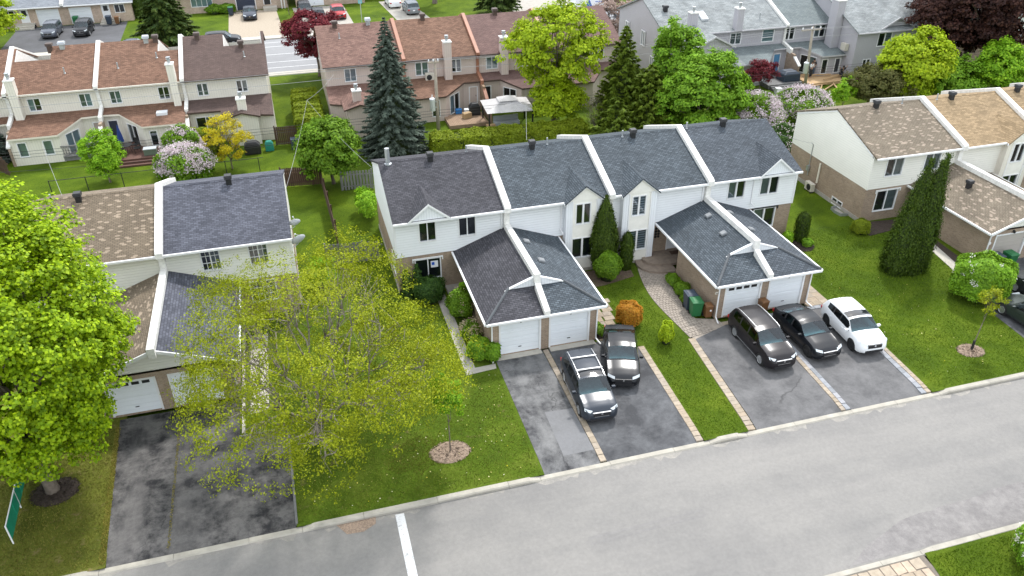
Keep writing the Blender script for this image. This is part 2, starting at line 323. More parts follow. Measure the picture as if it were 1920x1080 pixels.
    K['sky_light'] = plain('skylight dome', (.72, .74, .76), .3, .04, 3)
    K['cable'] = plain('cable', (.32, .32, .33), .6, .1, 3)
    K['cable_dark'] = plain('dark cable', (.03, .03, .03), .6, .1, 3)
    K['skin'] = plain('skin', (.42, .26, .19), .6, .05, 3)
    K['shirt_white'] = plain('white shirt', (.72, .72, .72), .9, .05, 3)
    K['shirt_dark'] = plain('black shirt', (.025, .025, .03), .9, .1, 3)
    K['jeans'] = plain('blue jeans', (.06, .10, .16), .9, .1, 3)
    K['trousers'] = plain('dark trousers', (.03, .03, .035), .9, .1, 3)
    K['hair'] = plain('dark hair', (.02, .015, .012), .7, .1, 3)
    K['sign_white'] = plain('white sheet', (.80, .81, .83), .4, .03, 2)
    K['sign_blue'] = plain('blue print', (.02, .10, .50), .5, .03, 2)
    K['tan_box'] = plain('cardboard', (.42, .29, .16), .85, .1, 3)
    for n, c, mt, r in (('bluegrey', (.030, .037, .05), .3, .55), ('black', (.006, .0075, .011), .0, .6), ('brownblack', (.011, .009, .011), .1, .6),
            ('white', (.80, .81, .82), .0, .3), ('green', (.035, .046, .041), .3, .4), ('graphite', (.03, .033, .036), .3, .4), ('lexus', (.09, .10, .125), .4, .4),
            ('navy', (.018, .026, .045), .3, .4), ('red', (.36, .012, .015), .1, .35), ('silver', (.20, .22, .235), .4, .4)):
        K['car_'+n] = paint(n+' car paint', c, mt, r)
defmats()
# ---------------------------------------------------------------- mesh helpers
def auto_uv(me):
    n = len(me.polygons)
    if not n: return
    uvl = me.uv_layers.new(name='UVMap')
    co = np.empty(len(me.vertices)*3); me.vertices.foreach_get('co', co); co = co.reshape(-1, 3)
    nr = np.empty(n*3); me.polygons.foreach_get('normal', nr); nr = nr.reshape(-1, 3)
    lt = np.empty(n, int); me.polygons.foreach_get('loop_total', lt)
    lv = np.empty(len(me.loops), int); me.loops.foreach_get('vertex_index', lv)
    fi = np.repeat(np.arange(n), lt); N = nr[fi]; P = co[lv]
    u = np.stack([-N[:, 1], N[:, 0], 0*N[:, 0]], 1); L = np.linalg.norm(u, axis=1); flat = L < .05
    u[~flat] /= L[~flat, None]; u[flat] = (1, 0, 0)
    v = np.cross(N, u)
    uv = np.stack([(P*u).sum(1), (P*v).sum(1)], 1)
    uvl.data.foreach_set('uv', uv.astype(np.float32).ravel())
class MB:
    def __init__(s, M=None): s.v = []; s.f = []; s.M = M
    def add(s, pts, faces):
        b = len(s.v)
        s.v += [tuple(s.M @ Vector(p)) for p in pts] if s.M is not None else [tuple(p) for p in pts]
        s.f += [tuple(b+i for i in f) for f in faces]; return s
    def poly(s, *pts): return s.add(pts, [tuple(range(len(pts)))])
    def box(s, x0, x1, y0, y1, z0, z1):
        return s.add([(x0, y0, z0), (x1, y0, z0), (x1, y1, z0), (x0, y1, z0), (x0, y0, z1), (x1, y0, z1), (x1, y1, z1), (x0, y1, z1)],
            [(3, 2, 1, 0), (4, 5, 6, 7), (0, 1, 5, 4), (1, 2, 6, 5), (2, 3, 7, 6), (3, 0, 4, 7)])
    def taper(s, c, a, b, z0, z1):      # frustum, half sizes a at z0 and b at z1
        x, y = c
        return s.add([(x-a[0], y-a[1], z0), (x+a[0], y-a[1], z0), (x+a[0], y+a[1], z0), (x-a[0], y+a[1], z0), (x-b[0], y-b[1], z1), (x+b[0], y-b[1], z1), (x+b[0], y+b[1], z1), (x-b[0], y+b[1], z1)],
            [(3, 2, 1, 0), (4, 5, 6, 7), (0, 1, 5, 4), (1, 2, 6, 5), (2, 3, 7, 6), (3, 0, 4, 7)])
    def prism(s, poly, z0, z1):          # poly ccw; z0, z1 number or f(x, y)
        n = len(poly); g = lambda z, p: z(*p) if callable(z) else z
        pts = [(p[0], p[1], g(z0, p)) for p in poly]+[(p[0], p[1], g(z1, p)) for p in poly]
        return s.add(pts, [tuple(range(n-1, -1, -1)), tuple(range(n, 2*n))]+[(i, (i+1) % n, n+(i+1) % n, n+i) for i in range(n)])
    def yz(s, poly, x0, x1):             # polygon in the YZ plane extruded along X
        n = len(poly)
        pts = [(x0, p[0], p[1]) for p in poly]+[(x1, p[0], p[1]) for p in poly]
        return s.add(pts, [tuple(range(n-1, -1, -1)), tuple(range(n, 2*n))]+[(i, (i+1) % n, n+(i+1) % n, n+i) for i in range(n)])
    def xz(s, poly, y0, y1):
        n = len(poly)
        pts = [(p[0], y0, p[1]) for p in poly]+[(p[0], y1, p[1]) for p in poly]
        return s.add(pts, [tuple(range(n)), tuple(range(2*n-1, n-1, -1))]+[((i+1) % n, i, n+i, n+(i+1) % n) for i in range(n)])
    def slab(s, pts, t=.1):              # 3-D roof polygon thickened downwards
        n = len(pts); q = list(pts)+[(p[0], p[1], p[2]-t) for p in pts]
        return s.add(q, [tuple(range(n)), tuple(range(2*n-1, n-1, -1))]+[((i+1) % n, i, n+i, n+(i+1) % n) for i in range(n)])
    def lathe(s, c, prof, n=12, axis='Z'):
        pts = []; fs = []
        for r, h in prof:
            for k in range(n):
                a = 2*math.pi*k/n; u, w = r*math.cos(a), r*math.sin(a)
                pts.append((c[0]+u, c[1]+w, c[2]+h) if axis == 'Z' else (c[0]+h, c[1]+u, c[2]+w) if axis == 'X' else (c[0]+w, c[1]+h, c[2]+u))
        for j in range(len(prof)-1):
            for k in range(n): fs.append((j*n+k, j*n+(k+1) % n, (j+1)*n+(k+1) % n, (j+1)*n+k))
        fs.append(tuple(range(n-1, -1, -1))); fs.append(tuple(range((len(prof)-1)*n, len(prof)*n)))
        return s.add(pts, fs)
    def cyl(s, c, r, h, n=12, axis='Z'): return s.lathe(c, [(r, 0), (r, h)], n, axis)
    def tube(s, path, r, n=6):
        path = [Vector(p) for p in path]; pts = []; fs = []; rr = r if isinstance(r, (list, tuple)) else [r]*len(path)
        for i, p in enumerate(path):
            d = (path[min(i+1, len(path)-1)]-path[max(i-1, 0)]).normalized()
            a = d.cross(Vector((0, 0, 1)) if abs(d.z) < .9 else Vector((1, 0, 0))).normalized(); b = d.cross(a)
            for k in range(n):
                t = 2*math.pi*k/n; pts.append(tuple(p+(a*math.cos(t)+b*math.sin(t))*rr[i]))
        for i in range(len(path)-1):
            for k in range(n): fs.append((i*n+k, i*n+(k+1) % n, (i+1)*n+(k+1) % n, (i+1)*n+k))
        fs.append(tuple(range(n-1, -1, -1))); fs.append(tuple(range((len(path)-1)*n, len(path)*n)))
        return s.add(pts, fs)
    def mesh(s, name, smooth=False):
        me = bpy.data.meshes.new(name); me.from_pydata(s.v, [], s.f); me.update(); auto_uv(me)
        if smooth: me.polygons.foreach_set('use_smooth', [True]*len(me.polygons))
        return me
    def build(s, name, mat, parent=None, smooth=False, kind=None, label=None):
        me = s.mesh(name, smooth); me.materials.append(K[mat] if isinstance(mat, str) else mat)
        o = bpy.data.objects.new(name, me); COL.objects.link(o)
        if parent: o.parent = parent
        if kind: o['kind'] = kind
        if label: o['label'] = label
        return o
def tag(o, label, cat, group=None):
    o['label'] = label; o['category'] = cat
    if group: o['group'] = group
    return o
def thing(name, label, cat, loc=(0, 0, 0), rz=0, group=None):
    o = bpy.data.objects.new(name, None); COL.objects.link(o); o.location = loc; o.rotation_euler = (0, 0, rz); o.empty_display_size = .3
    return tag(o, label, cat, group)
def dup(o, parent=None):
    c = o.copy(); COL.objects.link(c); c.parent = parent
    for ch in list(o.children): dup(ch, c)
    return c
def bevel(o, w=.03, seg=2):
    m = o.modifiers.new('bevel', 'BEVEL'); m.width = w; m.segments = seg; m.limit_method = 'ANGLE'; return o
# ---------------------------------------------------------------- ground and streets
def sheet(name, pts, z, mat, kind='structure'):
    o = MB().poly(*[(p[0], p[1], p[2] if len(p) > 2 else z) for p in pts]).build(name, mat); o['kind'] = kind; return o
def grid_sheet(name, x0, x1, y0, y1, z, mat):
    return sheet(name, [(x0, y0), (x1, y0), (x1, y1), (x0, y1)], z, mat)
grid_sheet('ground', -700, 900, -500, 1500, -.20, 'grass_back')
grid_sheet('road', -120, 160, 16.7, 25.0, -.13, 'asphalt_road')
lawn_mats = {}
def lawn(pts, mat, z=0.0): return sheet('lawn', pts, z, mat)
YK = 25.12
lawn([(-80, YK), (-10.05, YK), (-10.08, 26.1), (-9.9, 26.4), (-10.3, 34.6), (-10.7, 42.4), (-80, 42.4)], 'grass_dry')
lawn([(-2.5, YK), (8.53, YK), (8.56, 26.1), (8.8, 26.4), (8.8, 33.5), (8.6, 42.4), (-4.9, 42.4), (-4.9, 31.6), (-2.6, 31.6)], 'grass_mid')
lawn([(16.58, YK), (18.95, YK), (19.6, 32.8), (22.0, 36), (22.0, 42.4), (14.4, 42.4), (14.4, 34.1), (16.9, 33)], 'grass_lush')
lawn([(29.56, YK), (37.62, YK), (37.75, 26.1), (38.2, 26.4), (38.6, 30.2), (41.9, 36.0), (41.8, 42.8), (28.2, 42.8), (28.2, 34.6), (30.05, 34.2)], 'grass_lush')
lawn([(-120, 42.4), (160, 42.4), (160, 92), (-120, 92)], 'grass_back', -.004)
lawn([(22.05, 16.6), (60, 16.6), (60, -20), (20.6, -20), (21.3, 12)], 'grass_lush')
lawn([(45.6, YK), (120, YK), (120, 42.4), (45.6, 42.4)], 'grass_lush')
lawn([(-90, 108.6), (140, 108.6), (140, 170), (-90, 170)], 'grass_back', -.004)
grid_sheet('far_street', -120, 160, 92.3, 107.2, -.10, 'asphalt_far')
for y0, y1 in ((91.0, 92.25), (107.2, 108.7)):
    MB().box(-120, 160, y0, y1, -.15, .02).build('sidewalk', 'concrete_pale', kind='structure')
for y, w in ((94.3, .14), (96.6, .14), (99.9, .14), (103.5, .14), (105.5, .14)):
    sheet('road_marking', [(-120, y), (160, y), (160, y+w), (-120, y+w)], -.094, 'marking')
sheet('road_marking', [(1.62, 21), (2.0, 21), (2.0, 24.75), (1.62, 24.75)], -.126, 'marking')
sheet('road_marking', [(1.62, 17), (2.0, 17), (2.0, 21), (1.62, 21)], -.126, 'marking')
# faint tyre marks
for y in (20.9, 21.18):
    sheet('tyre_mark', [(9.2, y-.06), (14.5, y+.05), (14.5, y+.2), (9.2, y+.1)], -.127, asphalt('tyre smear', (.215, .206, .198), (.185, .178, .172), .5, 2))
_q = random.Random(4); _e = [(19.0+i*.55, 17.05+1.75*(1-math.exp(-i*.22))+_q.uniform(-.09, .09)) for i in range(40)]
sheet('asphalt_patch', [(18.7, 16.95)]+_e+[(41, 16.95)], -.126, asphalt('rough worn shoulder', (.235, .222, .214), (.165, .155, .152), .5, 1.8, .16))
sheet('leaf_litter', [(-.9, 24.9), (-.5, 24.25), (.2, 24.2), (.75, 24.5), (.8, 24.9)], -.122, 'mulch_pale', 'stuff')
# kerbs: separate stones
rng = random.Random(5)
def kerb(name, x0, x1, y0, y1, drops, step=3.0):
    root = bpy.data.objects.new(name, None); COL.objects.link(root); root['kind'] = 'structure'
    x = x0
    while x < x1:
        e = min([x+step*rng.uniform(.85, 1.15), x1]+[b for d in drops for b in d if b > x+.05])
        mids = (x+e)/2
        lo = any(a < mids < b for a, b in drops)
        zt = -.075 if lo else .022+rng.uniform(-.006, .006)
        dy = rng.uniform(-.012, .012)
        def stone(xa, xb, za, zb):
            A = [(y0+dy, -.3), (y1+dy, -.3), (y1+dy, 0), (y0+.05+dy, 0), (y0+dy, -.05)]
            pts = [(X, p[0], p[1] if p[1] < -.2 else p[1]+z) for X, z in ((xa, za), (xb, zb)) for p in A]
            MB().add(pts, [(4, 3, 2, 1, 0), (5, 6, 7, 8, 9)]+[(i, (i+1) % 5, 5+(i+1) % 5, 5+i) for i in range(5)]).build('kerb_stone', 'kerb', root)
        a_, b_ = x+.008, e-.006
        if not lo:
            if any(abs(x-d[1]) < .02 for d in drops): stone(a_, a_+.55, -.075, zt); a_ += .555
            if any(abs(e-d[0]) < .02 for d in drops): stone(b_-.55, b_, zt, -.075); b_ -= .555
        if b_-a_ > .05: stone(a_, b_, zt, zt)
        x = e
    return root
kerb('kerb', -60, 90, 24.88, 25.16, [(-10.3, -2.3), (8.3, 16.8), (18.8, 29.9), (37.2, 46)])
kerb('kerb', -40, 80, 16.55, 16.82, [(14, 22.0)])
# driveways
def ramp_drive(name, pts, mat, z=.012):    # first two points lie at the kerb and dip to it
    a, b = pts[0], pts[1]; rest = pts[2:]
    l = rest[-1]; r = rest[0]
    t = .9/max(.5, (l[1]-a[1])); t2 = .9/max(.5, (r[1]-b[1]))
    a2 = (a[0]+(l[0]-a[0])*t, a[1]+(l[1]-a[1])*t); b2 = (b[0]+(r[0]-b[0])*t2, b[1]+(r[1]-b[1])*t2)
    mb = MB(); mb.add([(a[0], a[1], -.085), (b[0], b[1], -.085), (b2[0], b2[1], z), (a2[0], a2[1], z)]+[(p[0], p[1], z) for p in rest],
        [(0, 1, 2, 3), tuple([3, 2]+list(range(4, 4+len(rest))))])
    return mb.build(name, mat, kind='structure')
ramp_drive('driveway', [(-10.05, 25.1), (-2.55, 25.1), (-2.62, 31.55), (-4.85, 31.55), (-4.85, 34.55), (-10.6, 34.55)], 'asphalt_old')
ramp_drive('driveway', [(8.55, 25.1), (11.28, 25.1), (11.32, 34.3), (8.6, 34.3)], 'asphalt_a')
sheet('asphalt_patch', [(9.75, 26.0), (11.27, 26.0), (11.28, 29.1), (9.85, 29.2)], .017, 'asphalt_patch')
ramp_drive('driveway', [(11.60, 25.1), (16.2, 25.1), (16.55, 33.0), (15.2, 34.1), (11.68, 34.2)], 'asphalt_new')
ramp_drive('driveway', [(19.42, 25.1), (24.2, 25.1), (24.55, 33.6), (22.3, 33.6), (20.0, 32.8)], 'asphalt_b')
ramp_drive('driveway', [(24.76, 25.1), (28.95, 25.1), (29.45, 33.6), (24.95, 33.6)], 'asphalt_b')
ramp_drive('driveway', [(37.65, 25.1), (45.4, 25.1), (48, 36.0), (42, 36.0), (41.6, 35.8), (38.05, 30.1)], 'asphalt_new')
for pts, mt in (([(-33.2, 108.8), (-19.6, 108.8), (-20.0, 122.3), (-33.6, 122.3)], 'asphalt_dark'), ([(-6.6, 108.8), (.3, 108.8), (-.3, 123.8), (-6.8, 123.8)], 'paver2'),
        ([(2.6, 108.8), (9.6, 108.8), (9.2, 123.6), (2.0, 123.6)], 'concrete'), ([(15.6, 108.8), (20.3, 108.8), (18.6, 124), (14.5, 124)], 'concrete'), ([(30, 108.8), (44, 108.8), (44, 124), (30, 124)], 'concrete')):
    sheet('driveway', pts, .006, mt)
# paver edgings, one object a paver
def lerp(a, b, t): return (a[0]+(b[0]-a[0])*t, a[1]+(b[1]-a[1])*t)
PV = {}
def paver_mesh(w, l, key):
    if key not in PV:
        me = MB().taper((0, 0), (w/2, l/2), (w/2-.012, l/2-.012), -.05, .03).mesh('paver'); PV[key] = me
    return PV[key]
def edging(name, a, b, w, l, kind='paver', nm=4, z=.012):
    root = bpy.data.objects.new(name, None); COL.objects.link(root); root['kind'] = 'structure'
    d = Vector((b[0]-a[0], b[1]-a[1])); n = max(1, int(d.length/l)); ang = math.atan2(d.y, d.x)-math.pi/2
    for i in range(n):
        k = rng.randrange(nm); key = (round(w, 3), round(d.length/n, 2), kind, k)
        if key not in PV:
            me = MB().taper((0, 0), (w/2, d.length/n/2-.003), (w/2-.006, d.length/n/2-.009), -.05, .03).mesh('paver'); me.materials.append(K[kind+str(k)]); PV[key] = me
        o = bpy.data.objects.new('paver', PV[key]); COL.objects.link(o); o.parent = root
        p = lerp(a, b, (i+.5)/n); zz = z+rng.uniform(-.004, .006)
        if p[1] < 25.9: zz -= (25.9-p[1])*.1
        o.location = (p[0], p[1], zz); o.rotation_euler = (0, 0, ang+rng.uniform(-.015, .015))
    return root
edging('paver_strip', (11.44, 25.2), (11.50, 34.2), .30, .40)
edging('paver_strip', (16.38, 25.2), (16.72, 33.0), .36, .32)
edging('paver_strip', (19.17, 25.2), (19.78, 32.9), .40, .30)
edging('paver_strip', (24.33, 25.2), (24.66, 33.6), .24, .30)
edging('paver_strip', (24.60, 25.2), (24.90, 33.6), .26, .42, 'pavergrey', 3)
edging('paver_strip', (29.12, 25.2), (29.62, 33.6), .30, .42, 'pavergrey', 3)
edging('paver_strip', (29.42, 25.2), (29.92, 33.6), .26, .30)
edging('paver_strip', (24.9, 33.75), (29.6, 33.75), .30, .42, 'pavergrey', 3)
edging('paver_strip', (22.2, 33.75), (24.7, 33.75), .30, .30)
MB().box(8.7, 11.25, 33.95, 34.4, -.1, .045).build('garage_apron', 'concrete_pale', kind='structure')
MB().box(11.75, 14.4, 33.95, 34.4, -.1, .045).build('garage_apron', 'concrete_pale', kind='structure')
# lawn edging timbers of the stained driveway
for i, (a, b) in enumerate((((-2.5, 25.3), (-2.58, 31.6)), ((-2.5, 31.62), (-4.9, 31.62)))):
    d = Vector((b[0]-a[0], b[1]-a[1])); M = Matrix.Translation((a[0], a[1], 0)) @ Matrix.Rotation(math.atan2(d.y, d.x), 4, 'Z')
    o = MB(M).box(0, d.length, -.05, .05, -.1, .06).build('edging_timber', 'wood_grey')
    tag(o, ['weathered grey edging timber running from the kerb beside the black driveway', 'short grey edging timber at the head of the lawn beside the walkway'][i], 'timber')
# paved walks
def walk(name, pts, mat, z=.03, h=.12): return MB().prism(pts, z-h, z).build(name, mat, kind='structure')
walk('walkway', [(-4.35, 33.2), (-3.45, 33.2), (-3.35, 40.2), (-4.3, 40.2)], 'concrete_pale')
MB().box(-4.75, -4.6, 31.7, 42, -.1, .10).build('edging', 'concrete_pale', kind='structure')
walk('walkway', [(6.75, 33.2), (8.45, 33.35), (8.5, 33.75), (7.35, 33.7), (7.3, 41.6), (6.75, 41.6)], 'concrete')
MB().box(7.5, 8.9, 41.0, 42.3, -.1, .16).build('stoop', 'concrete', kind='structure')
walk('walkway', [(39.1, 33.2), (39.8, 33.2), (40.9, 39.2), (41.0, 40.6), (40.3, 40.6), (40.2, 39.0)], 'concrete_pale')
# slabs beside garage one
sl = bpy.data.objects.new('slab_path', None); COL.objects.link(sl); sl['kind'] = 'structure'
for j in range(9):
    for i in range(2):
        y = 34.15+j*.45; off = (y-34.15)*.22
        w0 = .52+.1*((i+j) % 2)
        MB().box(14.75+off+i*.64, 14.75+off+i*.64+w0, y+.01*i, y+.43, -.06, .025+.006*((i*3+j) % 3)).build('slab', 'paver%d' % ((i*2+j) % 4), sl)
# curved cobble path
cp = [(19.75, 33.0, 21.6, 33.3), (19.6, 34.5, 20.98, 34.6), (19.45, 36.0, 20.9, 35.9), (19.4, 37.3, 21.02, 37.2), (19.5, 38.6, 21.3, 38.4), (19.75, 40.0, 21.55, 39.3), (20.0, 41.0, 22.1, 40.2)]
def cr1(t):
    n = len(cp)-1; i = min(int(t*n), n-1); f = t*n-i
    p = [cp[max(0, i-1)], cp[i], cp[i+1], cp[min(n, i+2)]]
    return [.5*((2*p[1][k])+(-p[0][k]+p[2][k])*f+(2*p[0][k]-5*p[1][k]+4*p[2][k]-p[3][k])*f*f+(-p[0][k]+3*p[1][k]-3*p[2][k]+p[3][k])*f**3) for k in range(4)]
nst = 34; base = MB(); cob = MB()
rows = [cr1(i/nst) for i in range(nst+1)]
for i in range(nst):
    a, b = rows[i], rows[i+1]
    base.poly((a[0], a[1], .012), (a[2], a[3], .012), (b[2], b[3], .012), (b[0], b[1], .012))
    m = 8; sh = .5/m if i % 2 else 0
    for k in range(-1, m):
        t0 = max(0, k/m+sh)+.008; t1 = min(1, (k+1)/m+sh)-.008
        if t1-t0 < .03: continue
        q = [lerp((a[0], a[1]), (a[2], a[3]), t0), lerp((a[0], a[1]), (a[2], a[3]), t1), lerp((b[0], b[1]), (b[2], b[3]), t1), lerp((b[0], b[1]), (b[2], b[3]), t0)]
        q = [lerp(q[0], q[3], .05), lerp(q[1], q[2], .05), lerp(q[1], q[2], .95), lerp(q[0], q[3], .95)]
        cob.prism(q, .0, .034+rng.uniform(-.006, .006))
pth = base.build('cobble_path', 'joint', kind='structure'); cob.build('cobbles', 'cobble', pth, kind='stuff')
# mixed apron in front of drive two
sheet('paver_bed', [(20.0, 32.75), (22.3, 33.6), (22.1, 34.3), (21.0, 34.7), (19.7, 33.4)], .009, 'cobble')
# flagstone drive across the road
fl = grid_sheet('flag_bed', 12.0, 21.95, 8, 16.52, -.02, 'joint')
fx = 0
for j in range(5):
    y1 = 16.5-j*.52
    x = 14.2+rng.uniform(0, .3)
    while x < 21.5:
        w = rng.uniform(.32, .62); e = min(x+w, 21.9)
        jit = lambda: rng.uniform(-.05, .05)
        q = [(x+.02+jit()*.4, y1-.5+jit()), (e-.02+jit()*.4, y1-.5+jit()), (e-.02+jit()*.4, y1-.03+jit()*.4), (x+.02+jit()*.4, y1-.03+jit()*.4)]
        MB().prism(q, -.06, .0+rng.uniform(-.008, .008)).build('flagstone', ['flag', 'paver2', 'paver0'][rng.randrange(3)], fl)
        x = e
# grass blades on the near lawns
def inpoly(P, poly):
    x, y = P[:, 0], P[:, 1]; ins = np.zeros(len(P), bool); n = len(poly)
    for i in range(n):
        x1, y1 = poly[i]; x2, y2 = poly[(i+1) % n]
        c = ((y1 > y) != (y2 > y)) & (x < (x2-x1)*(y-y1)/((y2-y1) or 1e-9)+x1); ins ^= c
    return ins
def fast_mesh(name, V, F4, mat, tri=False, smooth=False):
    k = 3 if tri else 4
    me = bpy.data.meshes.new(name); nV = len(V); nF = len(F4)
    me.vertices.add(nV); me.vertices.foreach_set('co', np.ascontiguousarray(V, np.float32).ravel())
    me.loops.add(nF*k); me.loops.foreach_set('vertex_index', np.ascontiguousarray(F4, np.int32).ravel())
    me.polygons.add(nF); me.polygons.foreach_set('loop_start', np.arange(0, nF*k, k, dtype=np.int32))
    if smooth: me.polygons.foreach_set('use_smooth', np.ones(nF, bool))
    me.update(calc_edges=True); me.materials.append(K[mat] if isinstance(mat, str) else mat)
    return me
def blades(poly, dens, h, mat, label, seed):
    r = np.random.default_rng(seed); P = np.array(poly); lo = P.min(0); hi = P.max(0); n = int((hi-lo).prod()*dens)
    Q = lo+r.random((n, 2))*(hi-lo); Q = Q[inpoly(Q, poly)]; n = len(Q)
    a = r.random(n)*6.283; hh = h*(.6+.8*r.random(n)); ln = (r.random((n, 2))-.5)*h*1.2; w = .016+.014*r.random(n)
    d = np.stack([np.cos(a), np.sin(a)], 1)*w[:, None]
    V = np.zeros((n, 3, 3)); V[:, 0, :2] = Q-d; V[:, 1, :2] = Q+d; V[:, 2, :2] = Q+ln; V[:, 2, 2] = hh
    me = fast_mesh('grass', V.reshape(-1, 3), np.arange(3*n).reshape(-1, 3), mat, True)
    o = bpy.data.objects.new('grass', me); COL.objects.link(o); o['kind'] = 'stuff'; tag(o, label, 'grass'); return o
blades([(30.0, 25.25), (37.4, 25.25), (38.0, 30.2), (40.0, 36.0), (38, 42.4), (30.0, 42.4), (29.9, 30)], 170, .055, 'blade', 'lush mown grass on the lawn around the tall cedar', 1)
blades([(16.65, 25.3), (18.9, 25.3), (19.4, 32.8), (19.0, 38), (19.4, 40.5), (16.4, 40.5), (16.2, 37.0), (17.0, 33)], 190, .055, 'blade', 'mown grass strip between the two paved driveways', 2)
blades([(-2.35, 25.3), (8.4, 25.3), (8.4, 33.1), (6.7, 33.1), (6.7, 41.5), (-3.2, 41.5), (-3.3, 33), (-2.45, 31.7)], 150, .055, 'blade_mid', 'patchy grass under the yellow green tree', 3)
blades([(-17, 25.3), (-10.3, 25.3), (-10.8, 34), (-17, 34)], 220, .055, 'blade_dry', 'dry olive grass around the big maple trunk', 4)
blades([(22.1, 16.4), (30, 16.4), (30, 13), (21.6, 13)], 260, .06, 'blade', 'lush grass beside the flagstone drive', 5)
blades([(-7.72, 25.4), (-7.62, 25.4), (-7.66, 33.5), (-7.78, 33.5)], 900, .05, 'blade_weed', 'line of yellow weeds along the driveway joint', 6)
blades([(-10.35, 25.3), (-10.08, 25.3), (-10.5, 34.0), (-10.75, 34.0)], 700, .06, 'blade_weed', 'yellow weeds along the outer driveway edge', 7)
_r = random.Random(9)
blades([(3.3+1.7*math.cos(a*.35)*(1+_r.uniform(-.35, .35)), 28.0+1.3*math.sin(a*.35)*(1+_r.uniform(-.35, .35))) for a in range(18)], 420, .03, 'blade_dry', 'worn straw coloured grass beside the wood chip ring', 8)
sp = bpy.data.objects.new('slab_path', None); COL.objects.link(sp); sp['kind'] = 'structure'
for j in range(6):
    for i in range(3): MB().box(28.0+i*.52, 28.0+i*.52+.51, 33.95+j*.42, 33.95+j*.42+.41, -.05, .026+.005*((i+2*j) % 3)).build('slab', 'paver%d' % ((i+j*3) % 4), sp)
grit = asphalt('gutter grit', (.30, .28, .25), (.22, .21, .195), .5, 1.5, .2)
for i in range(16):
    x = -14+i*3.1+_r.uniform(-.4, .4); n = 7; w = [_r.uniform(.05, .34) for _ in range(n)]; L = _r.uniform(1.6, 3.0)
    sheet('gutter_grit', [(x, 24.89)]+[(x+L*(k+.5)/n, 24.89-w[k]) for k in range(n)]+[(x+L, 24.89)], -.1285, grit)
# ---------------------------------------------------------------- walls, windows, doors
def wall_M(p0, p1, z=0):       # local x along the wall, y inwards, z up
    d = Vector((p1[0]-p0[0], p1[1]-p0[1], 0)); L = d.length; d.normalize()
    M = Matrix(((d.x, -d.y, 0, p0[0]), (d.y, d.x, 0, p0[1]), (0, 0, 1, z), (0, 0, 0, 1))); return M, L
def wall_faces(mb, L, z0, z1, ops, depth=.14, z1b=None):
    zr = z1 if z1b is None else z1b; zl = z1; z1 = min(zl, zr)
    us = sorted({0, L}|{u for o in ops for u in (o[0], o[1])}); zs = sorted({z0, z1}|{z for o in ops for z in (o[2], o[3])})
    for i in range(len(us)-1):
        for j in range(len(zs)-1):
            uc, zc = (us[i]+us[i+1])/2, (zs[j]+zs[j+1])/2
            if any(o[0] < uc < o[1] and o[2] < zc < o[3] for o in ops): continue
            mb.poly((us[i], 0, zs[j]), (us[i+1], 0, zs[j]), (us[i+1], 0, zs[j+1]), (us[i], 0, zs[j+1]))
    if abs(zr-zl) > .001: mb.poly((0, 0, z1), (L, 0, z1), (L, 0, zr) if zr > zl else (0, 0, zl))
    for a, b, c, d in ops:
        mb.poly((a, 0, c), (a, depth, c), (a, depth, d), (a, 0, d)); mb.poly((b, 0, c), (b, 0, d), (b, depth, d), (b, depth, c))
        mb.poly((a, 0, d), (a, depth, d), (b, depth, d), (b, 0, d)); mb.poly((a, 0, c), (b, 0, c), (b, depth, c), (a, depth, c))
def window(par, M, a, b, c, d, style='slider', trim='trim', inside='room', fw=.07, head=None):
    f = MB(M); t = fw
    f.box(a-.05, a+t-.05, -.035, .07, c-.05, d+.05).box(b-t+.05, b+.05, -.035, .07, c-.05, d+.05)
    f.box(a+t-.05, b-t+.05, -.035, .07, d-t+.05, d+.05).box(a+t-.05, b-t+.05, -.05, .07, c-.05, c+t-.05)
    m = (a+b)/2
    if style in ('slider', 'casement', 'grid', 'door'):
        k = .055 if style == 'casement' else .03
        f.box(m-k, m+k, -.02, .065, c+t-.05, d-t+.05)
    if style == 'grid':
        for q in (.25, .75): f.box(a+(b-a)*q-.012, a+(b-a)*q+.012, .0, .055, c+t-.05, d-t+.05)
        for q in (1/3, 2/3): f.box(a+t-.05, b-t+.05, .001, .054, c+(d-c)*q-.012, c+(d-c)*q+.012)
    if style == 'hung': f.box(a+t-.05, b-t+.05, -.02, .065, c+(d-c)*.35-.03, c+(d-c)*.35+.03)
    if style == 'quad':
        for q in (.25, .5, .75): f.box(a+(b-a)*q-.03, a+(b-a)*q+.03, -.02, .065, c+t-.05, d-t+.05)
    w = f.build('window' if style != 'door' else 'patio_door', trim, par)
    MB(M).poly((a, .05, c), (b, .05, c), (b, .05, d), (a, .05, d)).build('pane', 'glass', w)
    ins = inside if isinstance(inside, (list, tuple)) else [inside, inside]
    for i, n in enumerate(ins):
        x0, x1 = (a, m) if i == 0 else (m, b)
        if ins[0] == ins[-1]: x0, x1 = a, b
        MB(M).poly((x0, .135, c), (x1, .135, c), (x1, .135, d), (x0, .135, d)).build('blind' if n == 'blind' else 'interior', n, w)
        if ins[0] == ins[-1]: break
    if head:
        MB(M).box(a-.18, b+.18, -.09, -.036, d+.05, d+.13).box(a-.18, a-.12, -.09, -.036, d-.12, d+.05).box(b+.12, b+.18, -.09, -.036, d-.12, d+.05).build('window_head', head, w)
    return w
